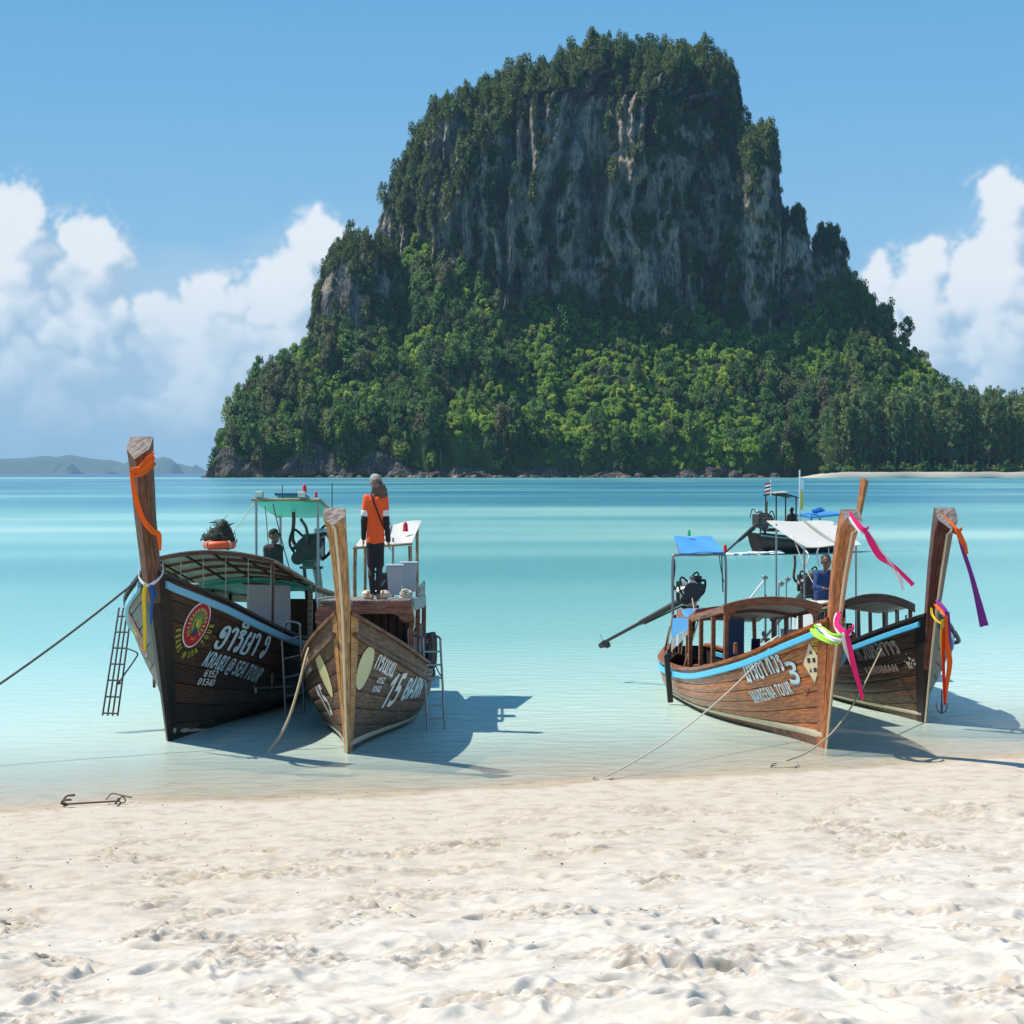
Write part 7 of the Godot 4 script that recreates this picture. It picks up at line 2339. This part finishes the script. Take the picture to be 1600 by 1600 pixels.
func make_props() -> void:
	var X := Vector3(1, 0, 0)
	var Y := Vector3(0, 1, 0)
	# orange sash on the tall left prow
	var o := thing("prow_ribbon", "orange sash wound round the top of the tallest prow and hanging down it", "ribbon", at(220, 730, 21.4))
	ribbon("sash_wrap", "ribbon_orange", o, [at(203, 738, 21.42), at(207, 738, 21.42), at(221, 735, 21.46), at(237, 718, 21.50), at(240, 712, 21.55)], [0.05, 0.11, 0.12, 0.15, 0.12], [Y, Y, Y, Y, Y])
	ribbon("sash_tail", "ribbon_orange", o, [at(206, 734, 21.40), at(207, 752, 21.42), at(213, 782, 21.5), at(224, 812, 21.62), at(239, 830, 21.75), at(248, 836, 21.8), at(250, 860, 21.9)], [0.05, 0.05, 0.06, 0.06, 0.065, 0.06, 0.03], [X, X, X, (X + Y), Y + X * 0.4, X, X])
	o = thing("prow_ribbon", "yellow and blue ribbons tied round the stem above the peacock emblem", "ribbon", at(230, 910, 21.9))
	ribbon("garland", "ribbon_white", o, [at(218, 888, 21.95), at(218, 904, 21.88), at(230, 915, 21.80), at(244, 908, 21.92), at(254, 896, 22.08), at(254, 880, 22.12)], [0.03, 0.03, 0.03, 0.035, 0.03, 0.02], [Y, Y, Y, Y, Y, Y])
	ribbon("yellow_tail", "ribbon_yellow", o, [at(228, 912, 21.8), at(225, 930, 21.84), at(226, 975, 22.0), at(226, 1016, 22.14)], [0.04, 0.045, 0.035, 0.03], [X, X, X, X])
	ribbon("blue_tail", "ribbon_blue", o, [at(235, 914, 21.78), at(238, 930, 21.86), at(237, 952, 21.92), at(236, 975, 22.0)], [0.03, 0.035, 0.03, 0.02], [X, X, X, X])
	ribbon("blue_bow", "ribbon_blue", o, [at(237, 914, 21.8), at(242, 926, 21.92), at(243, 936, 21.95)], [0.02, 0.045, 0.03], [X, X, X])
	# pink and white on the number 3 boat
	o = thing("prow_ribbon", "pink and white ribbon at the top of the orange prow, tail blowing right", "ribbon", at(1345, 825, 21.0))
	ribbon("wrap", "ribbon_pink", o, [at(1328, 800, 21.08), at(1334, 811, 21.02), at(1345, 824, 20.93), at(1352, 828, 20.91), at(1357, 824, 21.0)], [0.05, 0.05, 0.05, 0.05, 0.04], [Y, Y, Y, Y, Y])
	ribbon("wrap", "ribbon_white", o, [at(1327, 808, 21.10), at(1334, 819, 21.03), at(1345, 831, 20.94), at(1351, 832, 20.92)], [0.04, 0.04, 0.035, 0.03], [Y, Y, Y, Y])
	ribbon("tail", "ribbon_pink", o, [at(1352, 830, 20.9), at(1362, 848, 20.92), at(1374, 868, 20.98), at(1390, 880, 21.05), at(1408, 895, 21.1), at(1427, 914, 21.15)], [0.04, 0.075, 0.075, 0.05, 0.045, 0.05], [X + Y * 0.6, X + Y * 0.6, X + Y * 0.6, X * 0.5 + Y, X * 0.5 + Y, X + Y])
	ribbon("tail", "ribbon_white", o, [at(1353, 828, 20.92), at(1368, 850, 20.95), at(1384, 872, 21.02), at(1398, 890, 21.08), at(1407, 906, 21.1), at(1411, 922, 21.1)], [0.03, 0.04, 0.04, 0.04, 0.05, 0.02], [X + Y * 0.6, X + Y * 0.6, X + Y * 0.6, X + Y * 0.3, X + Y * 0.2, X])
	o = thing("prow_ribbon", "pink, white and lime green ribbons knotted round the stem of the number 3 boat", "ribbon", at(1322, 985, 21.5))
	ribbon("collar", "ribbon_pink", o, [at(1312, 956, 21.75), at(1308, 968, 21.6), at(1309, 978, 21.5), at(1321, 988, 21.38), at(1331, 984, 21.42), at(1334, 978, 21.6)], [0.05, 0.06, 0.06, 0.06, 0.05, 0.04], [X, X, X + Y, Y, Y, Y])
	ribbon("collar", "ribbon_white", o, [at(1308, 958, 21.74), at(1305, 970, 21.6), at(1308, 984, 21.5), at(1320, 992, 21.38), at(1330, 990, 21.42)], [0.035, 0.04, 0.04, 0.04, 0.03], [X, X, X + Y, Y, Y])
	ribbon("garland", "ribbon_green", o, [at(1270, 982, 22.0), at(1274, 990, 21.85), at(1290, 999, 21.6), at(1306, 1004, 21.45), at(1318, 998, 21.38)], [0.07, 0.08, 0.06, 0.05, 0.04], [X, X * 0.6 + Y, Y, Y, Y])
	ribbon("garland", "ribbon_green", o, [at(1272, 978, 22.0), at(1286, 982, 21.78), at(1300, 992, 21.5), at(1316, 992, 21.37)], [0.04, 0.04, 0.04, 0.03], [Y, Y, Y, Y])
	ribbon("garland", "ribbon_white", o, [at(1278, 975, 21.98), at(1286, 986, 21.74), at(1300, 998, 21.46), at(1316, 1000, 21.36)], [0.05, 0.06, 0.05, 0.04], [X, Y, Y, Y])
	ribbon("tail", "ribbon_pink", o, [at(1322, 988, 21.34), at(1328, 1012, 21.36), at(1335, 1045, 21.5), at(1343, 1072, 21.6), at(1348, 1094, 21.7)], [0.04, 0.06, 0.06, 0.05, 0.03], [X, X, X, X, X])
	ribbon("tail", "ribbon_white", o, [at(1318, 990, 21.34), at(1320, 1008, 21.38), at(1328, 1032, 21.48), at(1336, 1052, 21.55)], [0.035, 0.045, 0.03, 0.02], [X, X, X, X])
	# orange and purple on the right-hand prow
	o = thing("prow_ribbon", "orange ribbon with long purple tail at the top of the right prow", "ribbon", at(1495, 826, 23.5))
	ribbon("wrap", "ribbon_orange", o, [at(1470, 803, 23.6), at(1478, 812, 23.52), at(1490, 824, 23.40), at(1497, 830, 23.36), at(1503, 826, 23.45)], [0.06, 0.06, 0.06, 0.06, 0.05], [Y, Y, Y, Y, Y])
	ribbon("wrap", "ribbon_purple", o, [at(1470, 811, 23.6), at(1478, 820, 23.53), at(1490, 831, 23.42), at(1496, 834, 23.38)], [0.03, 0.03, 0.03, 0.03], [Y, Y, Y, Y])
	ribbon("tail", "ribbon_orange", o, [at(1497, 830, 23.34), at(1500, 838, 23.34), at(1507, 852, 23.38), at(1511, 866, 23.4)], [0.05, 0.07, 0.06, 0.03], [X, X, X, X])
	ribbon("tail", "ribbon_purple", o, [at(1497, 832, 23.36), at(1505, 860, 23.4), at(1516, 893, 23.5), at(1526, 930, 23.6), at(1538, 978, 23.7)], [0.04, 0.05, 0.055, 0.07, 0.11], [X, X, X, X, X])
	o = thing("prow_ribbon", "bunch of orange, purple and yellow ribbons hanging from the stem of the right boat", "ribbon", at(1476, 965, 23.9))
	ribbon("collar", "ribbon_purple", o, [at(1460, 930, 24.1), at(1464, 938, 24.0), at(1476, 952, 23.8), at(1480, 962, 23.76)], [0.05, 0.05, 0.05, 0.04], [X, X + Y, X + Y, X])
	ribbon("collar", "ribbon_orange", o, [at(1458, 938, 24.1), at(1464, 947, 24.0), at(1474, 957, 23.8), at(1480, 966, 23.74)], [0.04, 0.05, 0.05, 0.04], [X, X + Y, X + Y, X])
	ribbon("collar", "ribbon_yellow", o, [at(1457, 940, 24.15), at(1456, 958, 24.05), at(1464, 970, 23.9), at(1476, 976, 23.76)], [0.02, 0.03, 0.025, 0.02], [X, X, Y, Y])
	ribbon("tail", "ribbon_purple", o, [at(1480, 956, 23.74), at(1482, 985, 23.78), at(1484, 1020, 23.9), at(1482, 1056, 24.0)], [0.05, 0.06, 0.05, 0.03], [X, X, X, X])
	ribbon("tail", "ribbon_orange", o, [at(1478, 962, 23.72), at(1479, 1000, 23.78), at(1484, 1034, 23.86), at(1479, 1070, 23.92), at(1477, 1094, 23.98)], [0.04, 0.06, 0.07, 0.05, 0.03], [X, X, X, X, X])
	ribbon("tail", "ribbon_yellow", o, [at(1473, 968, 23.74), at(1471, 1000, 23.82), at(1474, 1040, 23.9), at(1477, 1090, 24.0)], [0.03, 0.035, 0.03, 0.02], [X, X, X, X])
	ribbon("tail", "ribbon_red", o, [at(1475, 980, 23.73), at(1474, 1030, 23.82), at(1476, 1094, 23.96), at(1477, 1100, 23.97)], [0.025, 0.04, 0.035, 0.02], [X, X, X, X])
	# mooring lines
	rope_thing("dark mooring line running from the far left boat out of the picture", "mooring_rope", sag(at(213, 908, 22.6), Vector3(-6.9, 0.05, -20.2), 0.10, 24), 0.014, "dark_rope")
	rope_thing("brown rope hanging from the bow of the boat numbered 15 into the shallows", "mooring_rope", smooth_path([at(486, 1002, 22.9), at(477, 1030, 22.6), at(466, 1075, 22.4), at(452, 1120, 22.25), at(436, 1152, 22.15), at(416, 1178, 22.0)], 6), 0.017, "rope")
	var a3 := Vector3(wx(930, 19.9), 0, -19.9)
	rope_thing("pale anchor rope running from the number 3 boat to the sand", "mooring_rope", sag(at(1212, 1004, 23.6), a3 + Vector3(0.12, 0.05, 0.0), 0.16, 24), 0.009, "pale_rope")
	rope_thing("coil of pale rope hung over the rail of the number 3 boat", "rope_coil", smooth_path([at(1212, 1004, 23.55), at(1200, 1012, 23.6), at(1192, 1012, 23.6), at(1200, 1004, 23.62), at(1216, 994, 23.7), at(1208, 1000, 23.6), at(1196, 1014, 23.56)], 6), 0.014, "pale_rope")
	var a4 := Vector3(wx(1215, 20.9), 0, -20.9)
	rope_thing("dark anchor rope running across the orange bow to the anchor on the sand", "mooring_rope", smooth_path([at(1391, 985, 25.6), at(1384, 1000, 25.3), at(1352, 1066, 23.6), at(1330, 1105, 22.4), at(1300, 1145, 21.8), at(1262, 1175, 21.3), a4 + Vector3(0.1, 0.06, 0)], 6), 0.010, "rope")
	anchor("rusty anchor lying at the water's edge on the left", Vector3(wx(104, 18.35), sand_at(wx(104, 18.35), 18.35), -18.35) - Vector3(0, 0.022, 0), 0.1, 0.80, "rust")
	anchor("small dark anchor half sunk in the sand at the end of the pale rope", a3 + Vector3(0, sand_at(a3.x, 19.9) - 0.02, 0), 0.3, 0.30, "iron")
	anchor("dark anchor on the sand in front of the orange boat", a4 + Vector3(-0.05, sand_at(a4.x, 20.9) - 0.02, 0), -0.25, 0.42, "iron")
	rope_thing("rope curling from the anchor stock at the left waterline", "anchor_rope", smooth_path([at(166, 1249, 18.4), at(172, 1241, 18.45), at(180, 1240, 18.5), at(192, 1243, 18.5), at(206, 1246, 18.55)], 6), 0.010, "rope")
	# on the big boat's roof: life ring and a dark bundle
	var ring := thing("life_ring", "orange life ring lying on the roof of the large dark boat", "life ring", at(343, 858, 25.08))
	var st := st_new()
	var tp := PackedVector3Array()
	for k in 25:
		tp.append(Vector3(cos(TAU * k / 24) * 0.165, 0.055, sin(TAU * k / 24) * 0.165))
	tube(st, tp, 0.055, 12)
	put("ring", fin(st), mats.ring_orange, ring)
	for k in 4:
		st = st_new()
		var q := PackedVector3Array()
		for e in 13:
			var a := TAU * e / 12
			var c := TAU * (k + 0.45) / 4
			q.append(Vector3(cos(c) * (0.165 + 0.06 * cos(a)), 0.055 + 0.06 * sin(a), sin(c) * (0.165 + 0.06 * cos(a))))
		tube(st, q, 0.008, 6)
		put("grab_line", fin(st), mats.pale_rope, ring)
	var bag := thing("net_bundle", "dark green bundle of netting heaped on the orange life ring", "net", at(342, 851, 25.08) + Vector3(0, 0.06, 0))
	st = st_new()
	skin_over(st, [[Vector3(-0.13, 0.02, 0), Vector3(0.13, 0.02, 0), 0.07, 0.08], [Vector3(-0.06, 0.05, 0), Vector3(0.05, 0.16, 0), 0.09, 0.08], [Vector3(0.05, 0.14, 0), Vector3(0.075, 0.22, 0), 0.07, 0.035], [Vector3(-0.02, 0.03, 0.06), Vector3(0.12, 0.10, 0.03), 0.07, 0.05]], 0.014, 0.05)
	put("bundle", fin(st), mats.net_dark, bag)
	st = st_new()
	for k in 150:
		var a := rng.randf() * TAU
		var hgt := rng.randf()
		var rad := 0.215 * (1.0 - 0.72 * hgt)
		var c := Vector3(cos(a) * rad + 0.05 * hgt, 0.0 + 0.22 * hgt, sin(a) * rad * 0.62)
		tube(st, smooth_path([c, c + Vector3(rng.randfn() * 0.03, rng.randfn() * 0.03, 0.006), c + Vector3(rng.randfn() * 0.05, rng.randfn() * 0.04, 0.0)], 3), rng.randf_range(0.003, 0.008), 5)
	tag(put("mesh_strands", fin(st), mats.dark_rope, bag), "", "", "", "stuff")
	# on the roof of the number 15 boat
	for k in 2:
		var p := at(617 if k == 0 else 639, 929 if k == 0 else 924, 25.1 + 0.5 * k)
		var bin := thing("storage_bin", ["grey plastic bin on the roof beside the standing person", "second grey bin behind, at the roof's right edge"][k], "bin", p, 0.06)
		st = st_new()
		var rows := []
		for e in [[0.085, 0.0], [0.105, 0.34], [0.115, 0.345], [0.115, 0.37], [0.100, 0.37], [0.080, 0.03]]:
			var w: float = e[0]
			rows.append(PackedVector3Array([Vector3(-w, e[1], -w * 1.2), Vector3(w, e[1], -w * 1.2), Vector3(w, e[1], w * 1.2), Vector3(-w, e[1], w * 1.2)]))
		sheet(st, rows, -1, true)
		cap(st, rows[0]); cap(st, rows[-1])
		put("tub", fin(st), mats.grey_plastic, bin)
		st = st_new()
		bx(st, Vector3(0, 0.385, 0), Vector3(0.24, 0.025, 0.28), 0.008)
		put("lid", fin(st), mats.grey_plastic, bin)
	for k in 2:
		var fl := thing("foam_float", ["tan foam block to the left of the standing person's feet", "tan foam block to the right of the standing person's feet"][k], "float", at(574 if k == 0 else 600, 936, 24.55) , 0.15 - 0.3 * k)
		st = st_new()
		box(st, Transform3D(Basis(), Vector3(0, 0.055, 0)), Vector3(0.13, 0.11, 0.2), 0.03)
		put("block", fin(st), mats.polystyrene, fl)
		st = st_new()
		box(st, Transform3D(Basis(), Vector3(0, 0.056, 0)), Vector3(0.02, 0.116, 0.206), 0.01)
		put("strap", fin(st), mats.rope, fl)
	var coil := thing("rope_coil", "loose coil of pale rope on the roof with the standing person", "rope", at(634, 934, 24.3))
	for k in 6:
		st = st_new()
		var q := PackedVector3Array()
		for e in 17:
			var a := TAU * e / 16
			q.append(Vector3(cos(a) * (0.075 - 0.006 * k) + 0.015 * sin(k * 2.0), 0.012 + 0.016 * k + 0.012 * sin(a * 2 + k), sin(a) * 0.07))
		tube(st, q, 0.010, 6)
		put("turn", fin(st), mats.pale_rope, coil)
	rope_thing("rope hanging from the carved beam of the boat numbered 15", "hanging_rope", smooth_path([at(644, 946, 24.0), at(648, 970, 24.0), at(644, 990, 24.1), at(640, 1010, 24.2), at(638, 985, 24.2), at(646, 975, 24.1)], 6), 0.011, "pale_rope")
	var barrel := thing("barrel", "blue plastic barrel at the stern of the boat numbered 15", "barrel", at(668, 1024, 26.6) + Vector3(0, 0.03, 0), 0.0)
	st = st_new()
	lathe(st, Transform3D(Basis(Vector3.RIGHT, 0.35), Vector3.ZERO), [[0.0, -0.1], [0.12, -0.1], [0.135, 0.0], [0.14, 0.15], [0.135, 0.25], [0.12, 0.25], [0.11, 0.05], [0.0, 0.0]], 20)
	put("shell", fin(st), mats.navy_paint, barrel)
	var buoy := thing("fender", "blue and orange fender hanging by the ladder of the boat numbered 15", "fender", at(652, 1000, 25.3))
	st = st_new()
	lathe(st, Transform3D(Basis(Vector3.FORWARD, -0.12), Vector3.ZERO), [[0.0, 0.17], [0.02, 0.165], [0.035, 0.12], [0.035, -0.12], [0.02, -0.165], [0.0, -0.17]], 14)
	put("body", fin(st), mats.blue_sheet, buoy)
	st = st_new()
	line(st, Vector3(-0.02, 0.16, 0), Vector3(-0.03, 0.3, 0), 0.007, 6)
	put("cord", fin(st), mats.rope, buoy)
	rope_thing("thin line trailing from the stern of the boat numbered 15", "trailing_line", smooth_path([at(679, 1022, 26.4), at(680, 1036, 26.3), at(684, 1048, 26.2), at(689, 1056, 26.1)], 5), 0.009, "dark_rope")
	# white water behind the boat under way
	st = st_new()
	for k in 150:
		var t := rng.randf()
		var c := Vector3(lerpf(10.3, 8.2, t) + rng.randfn() * 0.25, 0.02 + 0.10 * (1.0 - t) * rng.randf(), -75.6 + rng.randfn() * 0.35 + 0.4 * t)
		var s := rng.randf_range(0.02, 0.09) * (1.2 - 0.6 * t)
		lathe(st, Transform3D(Basis().scaled(Vector3(2.2, 0.7, 1.3)), c), [[0.0, s], [s * 0.8, s * 0.5], [s, 0.0], [0.0, -s * 0.5]], 6)
	var foam := put("wake_foam", fin(st), mat("foam", lin(0.8, 0.84, 0.85), 0.6))
	tag(foam, "white foam of the wake behind the boat under way", "foam", "", "stuff")
